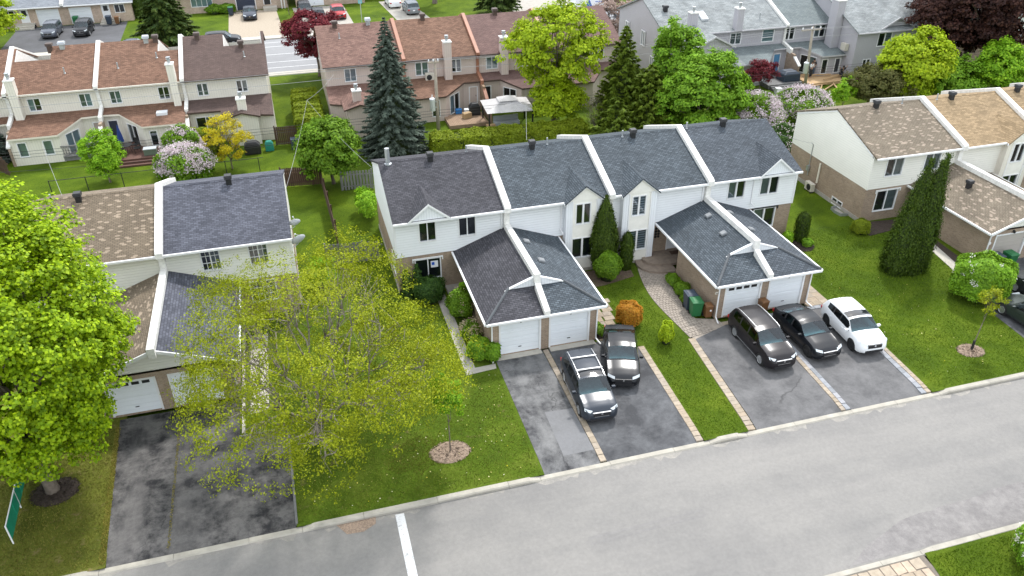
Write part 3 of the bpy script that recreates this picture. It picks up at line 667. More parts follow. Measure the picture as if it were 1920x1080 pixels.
def panel(par, p0, p1, z0, z1, mat, wins=(), z1b=None, name='wall', trim='trim', depth=.14, off=0):
    M, L = wall_M(p0, p1)
    if off: M = M @ Matrix.Translation((0, -off, 0))
    mb = MB(M); wall_faces(mb, L, z0, z1, [w[:4] for w in wins], depth, z1b); o = mb.build(name, mat, par)
    for w in wins:
        kw = w[4] if len(w) > 4 else {}
        kind = kw.get('kind', 'window')
        if kind == 'window': window(par, M, *w[:4], kw.get('style', 'slider'), kw.get('trim', trim), kw.get('inside', 'room'), head=kw.get('head'))
        elif kind == 'garage': garage_door(par, M, *w[:4], kw.get('mat', 'door_white'), kw.get('lights'))
        elif kind == 'door': entry_door(par, M, *w[:4], kw.get('mat', 'paint_white'), kw.get('trim', trim), kw.get('glazed', True))
    return o
def garage_door(par, M, a, b, c, d, mat, lights=False):
    f = MB(M); f.box(a-.07, a+.03, -.03, .10, c, d+.07).box(b-.03, b+.07, -.03, .10, c, d+.07).box(a+.03, b-.03, -.03, .10, d-.03, d+.07)
    g = f.build('garage_door', 'trim', par); n = 4; h = (d-.03-c)/n
    for i in range(n):
        bevel(MB(M).box(a+.03, b-.03, .06, .13, c+i*h+.005, c+(i+1)*h-.005).build('door_panel', mat, g), .01, 1)
    if lights:
        w = (b-a-.3)/4
        for i in range(4):
            x = a+.2+i*w; MB(M).box(x, x+w*.72, .045, .062, d-.27, d-.10).build('door_light', 'black', g)
    MB(M).box((a+b)/2-.09, (a+b)/2+.09, .035, .06, c+.35, c+.39).build('handle', 'black', g)
def entry_door(par, M, a, b, c, d, mat, trim, glazed=True):
    f = MB(M); f.box(a-.07, a+.02, -.03, .10, c, d+.07).box(b-.02, b+.07, -.03, .10, c, d+.07).box(a+.02, b-.02, -.03, .10, d-.02, d+.07)
    g = f.build('door', trim, par)
    MB(M).box(a+.02, b-.02, .05, .11, c, d-.02).build('door_leaf', mat, g)
    if glazed: MB(M).box(a+.18, b-.18, .035, .052, c+(d-c)*.5, d-.2).build('door_light', 'black', g)
    MB(M).box(b-.14, b-.10, .0, .05, c+.95, c+1.10).build('handle', 'black', g)
def roof_vent(par, x, y, z, s=.42, mat='black', name='attic_vent', h=.55):
    m = MB(); m.taper((x, y), (s*.36, s*.36), (s*.36, s*.36), z-.25, z+h*.62); m.taper((x, y), (s*.52, s*.52), (s*.46, s*.46), z+h*.62, z+h*.74)
    m.taper((x, y), (s*.40, s*.40), (s*.40, s*.40), z+h*.74, z+h*.8); m.taper((x, y), (s*.55, s*.55), (s*.45, s*.45), z+h*.8, z+h)
    return m.build(name, mat, par)
def pipe(par, x, y, z, r=.05, h=.45, mat='iron'):
    return MB().lathe((x, y, z-.2), [(r*1.6, 0), (r*1.6, .22), (r, .24), (r, h+.2)], 10).build('vent_pipe', mat, par)
def gutter(par, a, b, mat='trim', s=.1, name='gutter'):
    a, b = Vector(a), Vector(b); d = (b-a); L = d.length; ang = math.atan2(d.y, d.x)
    M = Matrix.Translation(a) @ Matrix.Rotation(ang, 4, 'Z')
    return MB(M).box(0, L, -s, 0, -.14, -.02).build(name, mat, par)
def downspout(par, x, y, z1, z0=0.05, mat='trim', foot=(0, -.5)):
    m = MB().box(x-.035, x+.035, y-.06, y, z0+.1, z1)
    m.tube([(x, y-.03, z0+.14), (x+foot[0]*.3, y-.03+foot[1]*.3, z0+.08), (x+foot[0], y+foot[1], z0+.03)], .045, 6)
    return m.build('downspout', mat, par)
YF = 42.3; PIT = .36; EZ = 5.05; DEP = 9.3
def RZ(y): return EZ+PIT*(y+.4)       # front slope height, local y
def unit(name, label, x0, W_, y0=YF, roof='roof_char', side='side_white', sidev='side_whitev', trim='trim', cap='trim_w', brick='brick', dormer=None, bay=None, upper=(), lower=(),
         gar=None, gstyle='hip', end=None, pw=True, gdoor=None, group=None, vents=(), pipes=(), groof=None, gend=-8.3, gw=3.4, porch=True, lat=()):
    t = thing(name, label, 'house', (x0, y0, 0), 0, group); rid = 4.7; rz = RZ(rid)
    sh = bay is not None
    # body
    panel(t, (0, 0), (W_, 0), 0, 2.6, brick, lower, trim=trim)
    panel(t, (0, 0), (W_, 0), 2.55, 5.12, side, upper, off=.035, name='siding', trim=trim)
    MB().box(.02, W_-.02, .02, .30, -.3, .22).build('foundation', 'concrete', t)
    panel(t, (W_, DEP), (0, DEP), 0, 5.1, side)
    for s, xs in (('L', 0), ('R', W_)):
        P = [(0, 0), (DEP, 0)] if s == 'R' else [(DEP, 0), (0, 0)]
        a, b = (xs, P[0][0]), (xs, P[1][0])
        M, L = wall_M(a, b); isend = end == s
        wall_faces(lo := MB(M), L, 0, 2.6, [w[:4] for w in lat] if isend else []); lo.build('wall', brick, t)
        if isend:
            for w in lat: window(t, M, *w[:4], 'slider')
            MB(M).box(-.0, L, -.04, .1, -.3, .30).build('foundation', 'concrete', t)
        up = MB(M @ Matrix.Translation((0, -.035 if isend else .0, 0))); mid = L/2
        up.poly((0, 0, 2.55), (L, 0, 2.55), (L, 0, 5.12), (mid, 0, rz-.06), (0, 0, 5.12)); up.build('gable', side, t)
        if isend:
            for q in ((0, mid), (mid, L)):
                za, zb = (5.06, rz-.04) if q[0] == 0 else (rz-.04, 5.06)
                MB(M).add([(q[0], -.07, za-.16), (q[1], -.07, zb-.16), (q[1], -.07, zb), (q[0], -.07, za), (q[0], .0, za-.16), (q[1], .0, zb-.16), (q[1], .0, zb), (q[0], .0, za)],
                    [(0, 1, 2, 3), (7, 6, 5, 4), (0, 4, 5, 1), (3, 2, 6, 7)]).build('rake_board', trim, t)
    if end: xs = 0 if end == 'L' else W_; MB().box(xs-.07, xs+.07, -.07, .07, 2.55, 5.06).build('corner_board', trim if side == 'side_white' else side, t)
    xa = -.10 if end == 'L' else 0; xb = W_+.10 if end == 'R' else W_
    r = MB(); r.slab([(xa, -.4, RZ(-.4)), (xb, -.4, RZ(-.4)), (xb, rid, rz), (xa, rid, rz)], .12)
    r.slab([(xb, DEP+.4, RZ(-.4)), (xa, DEP+.4, RZ(-.4)), (xa, rid, rz), (xb, rid, rz)], .12); rf = r.build('roof', roof, t)
    MB().yz([(rid-.14, rz-.035), (rid, rz+.025), (rid+.14, rz-.035)], xa, xb).build('ridge_cap', roof, rf)
    gutter(t, (xa, -.4, RZ(-.4)+.01), (xb, -.4, RZ(-.4)+.01), trim)
    # party wall cap
    if pw:
        c = .20; x = W_
        m = MB().yz([(-.55, 4.86), (-.55, 5.20), (-.42, RZ(-.4)+.26), (rid, rz+.26), (DEP+.5, RZ(-.4)+.24), (DEP+.5, RZ(-.4)-.1), (rid, rz-.1), (-.42, 4.86)], x-c, x+c)
        bevel(m.build('party_wall', cap, t), .015, 1)
        MB().box(x-.17, x+.17, -.26, -.036, 2.5, 4.88).build('pilaster', cap, t)
    # dormer (small pediment on the roof edge)
    def gable_top(xc, hw, zp, yf, facing, zb=5.07, deep=True, ov=.1):
        zt = zp; yb = (zt-EZ)/PIT-.4+.25
        k = (zt-zb)/hw
        g = MB()
        for s_ in (-1, 1):
            e = hw+.12
            pts = [(xc+s_*e, yf-ov, zt-k*e+.05), (xc, yf-ov, zt+.05), (xc, yb, zt+.05), (xc+s_*e, (zt-k*e+.05-EZ)/PIT-.4+.12, zt-k*e+.05)]
            g.slab(pts if s_ < 0 else pts[::-1], .1)
        g.build('dormer_roof', roof, rf)
        MB().xz([(xc-hw, zb), (xc+hw, zb), (xc, zt-.02)], yf, yf+.2).build('pediment', facing, t)
        for s_ in (-1, 1):
            e = hw+.14
            MB().xz([(xc+s_*e, zt-k*e-.10), (xc+s_*e, zt-k*e+.045), (xc, zt+.045), (xc, zt-.10)][::s_], yf-.13, yf-.01).build('rake_board', trim, t)
    if dormer: gable_top(dormer[0], dormer[1], dormer[2], -.38, sidev)
    if bay:
        b0, b1, zp = bay[0], bay[1], bay[2]; yb = -.55; mid = (b0+b1)/2; pw_ = .42
        for a_, b_ in ((b0, b0+pw_), (b1-pw_, b1)):
            panel(t, (a_, yb), (b_, yb), 0.2, 5.08, sidev)
        panel(t, (b0, 0), (b0, yb), .2, 5.08, sidev); panel(t, (b1, yb), (b1, 0), .2, 5.08, sidev)
        panel(t, (b0+pw_, yb), (b1-pw_, yb), .2, 5.08, 'stucco', bay[3], off=-.04, trim=trim, depth=.14)
        for xx in (b0+pw_, b1-pw_): MB().box(xx-.03, xx+.03, yb-.03, yb+.06, .2, 5.08).build('trim_board', trim, t)
        MB().box(b0+.02, b1-.02, yb+.03, 0, -.2, .22).build('foundation', 'concrete', t)
        gable_top(mid, (b1-b0)/2+.02, zp, yb, 'stucco', ov=.16)
    # garage half: T = distance from the party wall
    if gar:
        gr = groof or roof; sgn = -1 if gar == 'R' else 1; xp = W_ if gar == 'R' else 0    # gar R: garage lies at the unit's right edge
        X = lambda T: xp+sgn*T
        ge = 2.5; gs = .37; rzg = ge+gs*gw; F = gend
        def roofpoly(mb, pts):
            mb.slab(pts if sgn > 0 else pts[::-1], .1)
        g = MB()
        if gstyle == 'hip':
            fs = .32; yg = F+2.1; zg = ge+fs*2.1; Tg = gw-(zg-ge)/gs
            roofpoly(g, [(X(0), 0, rzg), (X(0), yg, rzg), (X(Tg), yg, zg), (X(gw), F, ge), (X(gw), .0, ge)])
            roofpoly(g, [(X(0), yg, zg), (X(0), F, ge), (X(gw), F, ge), (X(Tg), yg, zg)])
            gro = g.build('garage_roof', gr, t)
            MB().tube([(X(gw-.02), F+.02, ge+.02), (X(Tg), yg, zg+.02)], .085, 6).build('hip_cap', 'ridge', gro)
            tri = [(X(Tg+.05), zg-.02), (X(0), zg-.02), (X(0), rzg+.02)]
            MB().xz(tri, yg-.06, yg+.08).build('gablet', sidev, t)
            k = (rzg-zg)/Tg; e = Tg+.25
            MB().xz([(X(e), rzg-k*e-.03), (X(e), rzg-k*e+.035), (X(0), rzg+.035), (X(0), rzg-.04)], yg-.11, yg-.06).build('rake_board', trim, t)
        else:
            roofpoly(g, [(X(0), 0, rzg), (X(0), F, rzg), (X(gw), F, ge), (X(gw), .0, ge)])
            gro = g.build('garage_roof', gr, t); yg = F
            MB().xz([(X(gw-.35), ge-.12), (X(0), ge-.12), (X(0), rzg-.1), (X(gw-.35), ge+.03)], F+.35, F+.5).build('gablet', side, t)
            MB().xz([(X(gw), ge-.16), (X(gw), ge+.02), (X(0), rzg+.02), (X(0), rzg-.16)], F-.06, F-.0).build('rake_board', trim, t)
        gutter(t, (X(gw), 0, ge+.02), (X(gw), F, ge+.02), trim) if sgn < 0 else gutter(t, (X(gw), F, ge+.02), (X(gw), 0, ge+.02), trim)
        if gstyle == 'hip':
            a_, b_ = sorted((X(0), X(gw))); gutter(t, (a_, F, ge+.02), (b_, F, ge+.02), trim)
        yw = F+.35; tw = gw-.35; ys = -2.75 if porch else 0
        a_, b_ = sorted((X(.0), X(tw)))
        dw = gdoor or {}; d0, d1 = sorted((X(dw.get('a', .3)), X(dw.get('b', 2.55))))
        panel(t, (a_, yw), (b_, yw), 0, 2.5, brick, [(d0-a_, d1-a_, .06, 2.06, dict(kind='garage', mat=dw.get('mat', 'door_white'), lights=dw.get('lights')))], trim=trim)
        if sgn < 0: panel(t, (X(tw), ys), (X(tw), yw), 0, 2.5, brick)
        else: panel(t, (X(tw), yw), (X(tw), ys), 0, 2.5, brick)
        if porch:
            if sgn < 0: panel(t, (X(tw), ys), (X(.2), ys), 0, 2.6, brick)
            else: panel(t, (X(.2), ys), (X(tw), ys), 0, 2.6, brick)
        lx = (d0+d1)/2
        l = MB().box(lx-.05, lx+.05, yw-.1, yw-.002, 2.2, 2.32).taper((lx, yw-.12), (.04, .04), (.06, .06), 2.14, 2.26).build('wall_lamp', 'black', t)
        downspout(t, X(tw-.03), yw-.02, 2.4, foot=(sgn*.1, -.55))
        # cap along the ridge, carried by the unit whose garage lies right
        if gar == 'R':
            hz = rzg+.26
            m = MB().yz([(-.25, rzg-.2), (-.25, hz), (yg-.30, hz), (yg-.30, rzg-.3), (yg, rzg-.3)], xp-.18, xp+.18)
            bevel(m.build('party_wall', cap, t), .015, 1)
            if gstyle == 'hip':
                bevel(MB().yz([(yg-.30, zg+.30), (F-.06, ge+.27), (F-.06, ge-.12), (yg-.30, zg-.2)], xp-.16, xp+.16).build('party_wall', cap, t), .015, 1)
    for (vx, vy) in vents: roof_vent(t, vx, vy, RZ(min(vy, 2*rid-vy)))
    for (vx, vy, *k) in pipes: pipe(t, vx, vy, RZ(min(vy, 2*rid-vy)), *(k or ()))
    return t
def flat_vent(t, x, y, z, tilt): 
    M = Matrix.Translation((x, y, z)) @ Matrix.Rotation(tilt, 4, 'Y')
    MB(M).taper((0, 0), (.17, .17), (.17, .17), -.04, .06).taper((0, 0), (.2, .2), (.15, .15), .06, .12).build('roof_vent', 'vent_grey', t)
# ------------------------------------------------ the white row
G1 = 'white sided townhouses of the four unit row'
X0 = [4.65, 11.5, 18.25, 25.05]; XE = 31.65
HB = dict(style='casement', head='black', inside=['room2', 'room'])
u1 = unit('townhouse', 'white townhouse with purplish charcoal roof and printed notice in its ground floor window', X0[0], X0[1]-X0[0], roof='roof_char', dormer=(2.05, 1.22, 6.06), end='L', gar='R', group=G1,
    upper=[(1.47, 2.46, 3.46, 4.75), (3.9, 4.92, 3.49, 4.78)], lower=[(1.1, 2.64, .82, 2.22, dict(head='trim')), (4.1, 5.0, .15, 2.15, dict(kind='door'))],
    vents=[(3.15, 4.35)], pipes=[(5.6, 4.9), (.5, 4.5, .15, 1.0, 'iron')], lat=[(7.2, 8.4, .9, 2.0)])
u2 = unit('townhouse', 'white townhouse with slate roof and projecting gabled bay behind the tall pointed cedar', X0[1], X0[2]-X0[1], roof='roof_slate', gar='L', group=G1,
    bay=(3.72, 6.12, 6.05, [(.24, 1.18, 3.45, 4.83, dict(style='casement')), (.05, 1.4, 1.05, 2.45, dict(style='casement'))]),
    lower=[(.9, 1.8, .15, 2.15, dict(kind='door'))], vents=[(3.0, 4.4)], pipes=[(4.1, 4.6)])
u3 = unit('townhouse', 'white townhouse with slate roof, bay with striped blinds and curved front step', X0[2], X0[3]-X0[2], roof='roof_slate', gar='R', group=G1,
    bay=(.75, 3.05, 6.07, [(.22, 1.12, 3.5, 4.85, dict(style='casement', inside='blind')), (.02, 1.36, 1.0, 2.42, dict(style='casement', inside='blind'))]),
    lower=[(4.35, 5.2, .35, 2.4, dict(kind='door'))], gdoor=dict(lights=True), vents=[(3.3, 4.4)], pipes=[(2.6, 4.5)])
u4 = unit('townhouse', 'white townhouse with slate roof and black window heads at the end of its row', X0[3], XE-X0[3], roof='roof_slate2', dormer=(4.85, 1.2, 6.12), end='R', gar='L', group=G1, pw=False,
    upper=[(1.57, 2.77, 3.53, 4.88, HB), (3.97, 5.28, 3.5, 4.9, HB)], lower=[(3.8, 5.4, 1.02, 2.42, HB), (1.9, 2.8, .15, 2.15, dict(kind='door'))], vents=[(3.2, 4.45)], pipes=[(.55, 4.6)])
for u, s, xx in ((u1, -1, X0[1]-X0[0]), (u3, -1, X0[3]-X0[2]), (u2, 1, 0), (u4, 1, 0)):
    for y in ((-1.9, -4.2) if s > 0 or u is u3 else ()):
        tt = .75 if y > -3 else .95
        flat_vent(u, xx+s*tt, y, 2.5+.37*(3.4-tt)+.04, math.atan(.37)*s)
for u, x in ((u1, 6.55), (u2, 3.55), (u3, 6.5), (u4, 3.4)): downspout(u, x, -.05, 4.95, 2.9)
# paper notice in the window and wall ornament
MB().box(2.05, 2.5, .03, .045, 1.55, 2.0).build('notice', 'sign_white', u1)
MB().box(2.1, 2.28, .024, .028, 1.72, 1.92).build('notice_print', 'sign_blue', u1)
orn = MB()
for j in range(4):
    for i in range(2): orn.lathe((3.45+i*.2, -.02, 1.45+j*.2), [(.09, 0), (.09, -.03), (.05, -.03)], 10, 'Y')
orn.build('wall_ornament', 'black', u3)
MB().box(3.55, 3.83, -7.98, -7.953, 1.75, 1.9).build('number_plate', 'trim_cream', u3)
for i, x in enumerate((3.60, 3.66, 3.72, 3.78)): MB().box(x-.012 if i != 2 else x-.02, x+.012 if i != 2 else x+.02, -7.988, -7.981, 1.775, 1.875).build('numeral', 'trim_brown', u3)
st = thing('curved_step', 'curved two tier stamped concrete step leading to the white front door', 'step', (21.0, 41.6, 0))
def halfdisc(r, z0, z1, cx=0, cy=0, a0=180, a1=300, back=1.2, n=16):
    p = [(cx+r*math.cos(R(a0+(a1-a0)*i/n)), cy+r*math.sin(R(a0+(a1-a0)*i/n))) for i in range(n+1)]
    return p
MB().prism([(-.75, .7), (-.95, -.3), (-.85, -.9), (-.5, -1.35), (0, -1.6), (.55, -1.75), (1.0, -1.8), (1.25, -1.8), (1.25, .7)], 0, .17).build('lower_tread', 'stoop', st)
MB().prism([(-.3, .7), (-.45, -.2), (-.25, -.6), (.2, -.85), (1.0, -1.05), (2.6, -1.05), (2.6, .7)], .17, .34).build('upper_tread', 'stoop', st)
tag(MB().box(22.65, 23.35, 41.55, 42.0, .342, .358).build('door_mat', 'wood_dark'), 'dark mat lying before the white front door', 'mat')
# ------------------------------------------------ the house of two units on the left
G2 = 'cream townhouses of the pair beside the maple'
GC = dict(style='grid', inside=['room', 'room2'])
v1 = unit('townhouse', 'cream townhouse with speckled brown roof half hidden by the bright maple', -15.1, 6.85, roof='roof_brown', side='side_cream', sidev='side_creamv', end='L', gar='R', gstyle='gable', gw=3.75, gend=-7.85,
    group=G2, upper=[(1.2, 2.4, 3.5, 4.8, GC)], lower=[(1.2, 2.6, 1.0, 2.3)], gdoor=dict(a=.35, b=2.6, lights=True), vents=[(2.55, 4.3)], pipes=[(1.1, 4.5)])
v2 = unit('townhouse', 'cream townhouse with blue violet shingle roof and grid windows behind the locust tree', -8.25, 6.95, roof='roof_blue', side='side_cream', sidev='side_creamv', end='R', gar='L', gstyle='gable', gw=3.75, gend=-7.85, pw=False,
    group=G2, upper=[(2.02, 3.0, 3.52, 4.85, GC), (4.6, 5.6, 3.52, 4.85, GC)], lower=[(4.3, 5.7, 1.0, 2.35, GC)], gdoor=dict(a=.35, b=2.6), vents=[(3.9, 4.35)], pipes=[])
flat_vent(v1, 6.85-1.2, -5.0, 2.5+.37*2.55+.04, -math.atan(.37))
# ------------------------------------------------ beige row on the right
G3 = 'beige townhouses beside the tall cedar'
w1 = unit('townhouse', 'beige gabled townhouse with speckled brown roof and heat pump on its side wall', 37.85, 7.05, y0=42.6, roof='roof_beige', side='side_cream', sidev='side_creamv', end='L', gar='R', gstyle='gable', gw=3.6, gend=-7.8, group=G3,
    upper=[(1.15, 2.5, 3.43, 4.85, dict(inside=['room', 'room2'])), (4.3, 5.55, 3.5, 4.9, dict(inside=['room2', 'room2']))], lower=[(.95, 2.65, .75, 2.3, dict(head='trim', inside=['room', 'room2']))], gdoor=dict(a=.3, b=2.7, mat='door_beige'), vents=[(2.9, 4.4)], pipes=[(5.2, 4.5)], lat=[(6.0, 7.2, .12, .55)])
w2 = unit('townhouse', 'beige townhouse with plain tan roof and gabled bay window', 44.9, 6.8, y0=42.6, roof='roof_tan', groof='roof_beige', side='side_cream', sidev='side_creamv', gar='L', gstyle='gable', gw=3.6, gend=-7.8, group=G3,
    bay=(3.7, 6.1, 6.05, [(.2, 1.2, 3.45, 4.85, dict(style='casement')), (.05, 1.4, 1.0, 2.4)]), gdoor=dict(a=.3, b=2.7), vents=[(2.4, 4.4)], pipes=[(1.2, 4.5)])
w3 = unit('townhouse', 'tan roofed townhouse at the far end of the beige row', 51.7, 6.9, y0=42.6, roof='roof_tan', side='side_cream', sidev='side_creamv', gar='R', gstyle='gable', group=G3, dormer=(2, 1.2, 6.06), upper=[(1.4, 2.5, 3.5, 4.8)], vents=[(1.6, 4.4)])
roof_vent(w1, 7.05-1.4, -3.0, 2.5+.37*2.2, .40)
MB().lathe((3.9, -7.47, 1.6), [(.12, 0), (.12, -.03)], 14, 'Y').build('number_disc', 'trim', w1)
hp = thing('heat_pump', 'beige heat pump standing against the brick side wall', 'heat pump', (37.45, 48.2, 0))
bevel(MB().box(-.17, .17, -.42, .42, .12, .75).build('cabinet', 'ac', hp), .02)
MB().lathe((-.172, -.08, .43), [(.25, 0), (.25, -.02), (.06, -.03)], 16, 'X').build('fan_grille', 'black', hp)
MB().box(-.15, .15, -.38, -.30, 0, .12).box(-.15, .15, .30, .38, 0, .12).build('feet', 'black', hp)
MB().box(37.72-37.85, -.041, 5.25, 5.36, .8, 2.4).build('line_cover', 'trim_cream', w1)
MB().tube([(-.08, 6.6, .9), (-.08, 6.6, 3.4), (-.2, 6.7, 3.55)], .03, 6).box(-.2, -.04, 6.5, 6.75, 1.3, 1.7).build('meter_mast', 'iron', w1)
eg = thing('window_well', 'galvanised window well at the foot of the brick side wall', 'window well', (37.78, 43.55, 0)); eg.location.y = 48.6-4.2
MB().add([(-.05, -.7, .0), (-.6, -.6, 0), (-.7, 0, 0), (-.6, .6, 0), (-.05, .7, 0), (-.05, -.7, .22), (-.6, -.6, .22), (-.7, 0, .22), (-.6, .6, .22), (-.05, .7, .22),
    (-.05, -.66, .22), (-.56, -.56, .22), (-.66, 0, .22), (-.56, .56, .22), (-.05, .66, .22), (-.05, -.66, .0), (-.56, -.56, 0), (-.66, 0, 0), (-.56, .56, 0), (-.05, .66, 0)],
    [(i, i+5, i+6, i+1) for i in range(4)]+[(i+5, i+10, i+11, i+6) for i in range(4)]+[(i+10, i+15, i+16, i+11) for i in range(4)]).build('well_wall', 'iron', eg)
MB().prism([(-.05, -.66), (-.05, .66), (-.56, .56), (-.66, 0), (-.56, -.56)], -.05, .015).build('gravel_floor', 'concrete', eg)
# ---------------------------------------------------------------- rows seen from behind
def chimney(t, x, y, w, d, z0, z1, mat, name='chimney', cap='trim_w'):
    c = MB().box(x-w/2, x+w/2, y-d/2, y+d/2, z0, z1).build(name, mat, t)
    MB().box(x-w/2-.05, x+w/2+.05, y-d/2-.05, y+d/2+.05, z1, z1+.10).build('chimney_cap', cap, c)
    MB().lathe((x, y, z1+.10), [(.14, 0), (.14, .28), (.20, .30), (.20, .36), (.13, .38), (.13, .46), (.19, .47), (.19, .52)], 12).build('flue', 'iron', c)
def rear_unit(label, x0, x1, Y0, roof, side, trim, cap, out=None, upper=(), seg={}, low=None, end='', pw='R', chim=(), vents=(), pipes=(), group=None, rid=5.7, bump=None, aroof=None, air=None, ea=.38, cat='house'):
    t = thing('townhouse', label, cat, (x0, Y0, 0), 0, group); W_ = x1-x0; ez = 5.05
    z = lambda y: ez+ea*(y+.4); rz = z(rid); D = 2*rid
    panel(t, (0, 0), (W_, 0), 0, 5.1, side, upper, trim='trim')
    for s in 'LR':
        xs = 0 if s == 'L' else W_
        M, L = wall_M((xs, D), (xs, 0)) if s == 'L' else wall_M((xs, 0), (xs, D))
        MB(M).poly((0, 0, 0), (L, 0, 0), (L, 0, 5.1), (L/2, 0, rz-.06), (0, 0, 5.1)).build('gable', side, t)
    panel(t, (W_, D), (0, D), 0, 5.1, side)
    xa, xb = (-.25 if 'L' in end else 0), (W_+.25 if 'R' in end else W_)
    def back(mb, a, b, rd):
        mb.slab([(a, -.4, ez), (b, -.4, ez), (b, rd, z(rd)), (a, rd, z(rd))], .12)
        mb.slab([(b, 2*rd+.4, ez), (a, 2*rd+.4, ez), (a, rd, z(rd)), (b, rd, z(rd))], .12)
    r = MB()
    if low:          # a stretch of the roof whose ridge lies lower
        lo, hi, rl = low
        for a, b, rd in ((xa, lo, rid), (lo, hi, rl), (hi, xb, rid)):
            if b-a > .05: back(r, a, b, rd)
        for xx in (lo, hi):
            if xa+.1 < xx < xb-.1: MB().yz([(rl-.6, z(rl)-.5), (rl, z(rl)-.2), (rid, rz-.12), (2*rid, ez-.3), (2*rl-.6, ez-.5)], xx-.06, xx+.06).build('step_wall', cap, t)
    else: back(r, xa, xb, rid)
    rf = r.build('roof', roof, t); gutter(t, (xa, -.4, ez), (xb, -.4, ez), trim)
    if out:
        az = lambda y: 3.16+.19*y
        ro = aroof or roof; pts = [(x-x0, y-Y0) for x, y in out]
        m = MB(); m.slab([(x, y, az(y)) for x, y in pts]+[(pts[-1][0], 0, az(0)), (pts[0][0], 0, az(0))], .12); ar = m.build('addition_roof', ro, t)
        for i in range(len(pts)-1):
            (xa_, ya), (xb_, yb) = pts[i], pts[i+1]
            f = MB(); f.add([(xa_, ya-.03, az(ya)+.01), (xb_, yb-.03, az(yb)+.01), (xb_, yb-.03, az(yb)-.14), (xa_, ya-.03, az(ya)-.14), (xa_, ya+.05, az(ya)-.14), (xb_, yb+.05, az(yb)-.14)], [(3, 2, 1, 0), (4, 5, 2, 3)]); f.build('fascia', trim, t)
            p0, p1 = (xa_, ya+.3), (xb_, yb+.3)
            panel(t, p0, p1, 0, az(ya+.3)-.08, side, seg.get(i, ()), z1b=az(yb+.3)-.08, trim='trim')
        for (px, py), s in ((pts[0], 'L'), (pts[-1], 'R')):
            a, b = ((px, 0), (px, py+.3)) if s == 'L' else ((px, py+.3), (px, 0))
            panel(t, a, b, 0, az(a[1])-.08, side, z1b=az(b[1])-.08)
    if bump:        # small gabled projection
        a, b, yf, zp = bump[0]-x0, bump[1]-x0, bump[2]-Y0, bump[3]; mid = (a+b)/2; yw = yf+.25; ze = zp-.28*(b-a)/2
        m = MB()
        for s_, xx in ((-1, a-.25), (1, b+.25)):
            ze2 = zp-.28*abs(xx-mid); q = [(xx, yf, ze2), (mid, yf, zp), (mid, -.1, zp), (xx, -.1, ze2)]
            m.slab(q if s_ < 0 else q[::-1], .1)
        m.build('bump_roof', aroof or roof, t)
        MB().xz([(a, 0), (b, 0), (b, ze-.05), (mid, zp-.08), (a, ze-.05)], yw, yw+.1).build('wall', side, t)
        panel(t, (a, -.5), (a, yw), 0, ze-.05, side); panel(t, (b, yw), (b, -.5), 0, ze-.05, side)
        for s_, xx in ((-1, a-.25), (1, b+.25)):
            ze2 = zp-.28*abs(xx-mid); MB().xz([(xx, ze2-.12), (xx, ze2+.02), (mid, zp+.02), (mid, zp-.12)], yf-.05, yf).build('rake_board', trim, t)
        for w in bump[4:]: M, L = wall_M((a, yw), (b, yw)); window(t, M @ Matrix.Translation((0, -.13, 0)), *w, style='hung')
    for s in pw:
        xs = 0 if s == 'L' else W_; c = .17
        bevel(MB().yz([(-.5, ez-.2), (-.5, z(-.4)+.22), (rid, rz+.24), (D+.5, ez+.2), (D+.5, ez-.2), (rid, rz-.2)], xs-c, xs+c).build('party_wall', cap, t), .015, 1)
        MB().box(xs-.13, xs+.13, -.18, -.01, 2.6, 4.9).build('pilaster', cap, t)
        if out: bevel(MB().yz([(-.15, 2.7), (-.15, 3.42), (-1.9, 3.42-.19*1.75-.08), (-1.9, 2.5)], xs-.15, xs+.15).build('party_wall', cap, t), .015, 1)
        MB().box(xs-.12, xs+.12, -2.6, -1.2, 0, 2.62).yz([(-3.6, 0), (-2.6, 0), (-2.6, 2.2), (-3.6, 1.6)], xs-.1, xs+.1).build('wing_wall', 'wood_deck' if cap == 'trim_orange' else 'brick', t)
        bevel(MB().yz([(-3.7, 1.62), (-2.55, 2.3), (-2.55, 2.45), (-3.7, 1.77)], xs-.16, xs+.16).build('wing_cap', cap, t), .01, 1)
    for c in chim: chimney(t, c[0]-x0, c[1]-Y0, c[2], c[3], c[4], c[5], side, cap=c[6] if len(c) > 6 else 'trim_w')
    for v in vents: roof_vent(t, v[0]-x0, v[1], z(min(v[1], 2*rid-v[1])), .55, v[2] if len(v) > 2 else 'trim_brown', h=.6)
    for v in pipes: pipe(t, v[0]-x0, v[1], z(v[1]), .06, .5)
    return t
def ww(a, b, c, d, x0, **k): return (a-x0, b-x0, c, d, k)
CT, PT = 'trim_cream', 'trim_brown'
GCr = 'cream townhouses with brown roofs behind the front row'
YC = 74.8
x = -30.1; rear_unit('cream townhouse with brown roof beside the blue spruce at its row end', x, -23.1, YC, 'roof_rust', 'side_creamv', CT, 'trim_w', out=[(x, 71), (-26, 71), (-24.5, 73.5), (-23.1, 73.6)], upper=[ww(-26, -25, 3.45, 4.5, x)], low=(0, 3.4, 3.9), group=GCr)
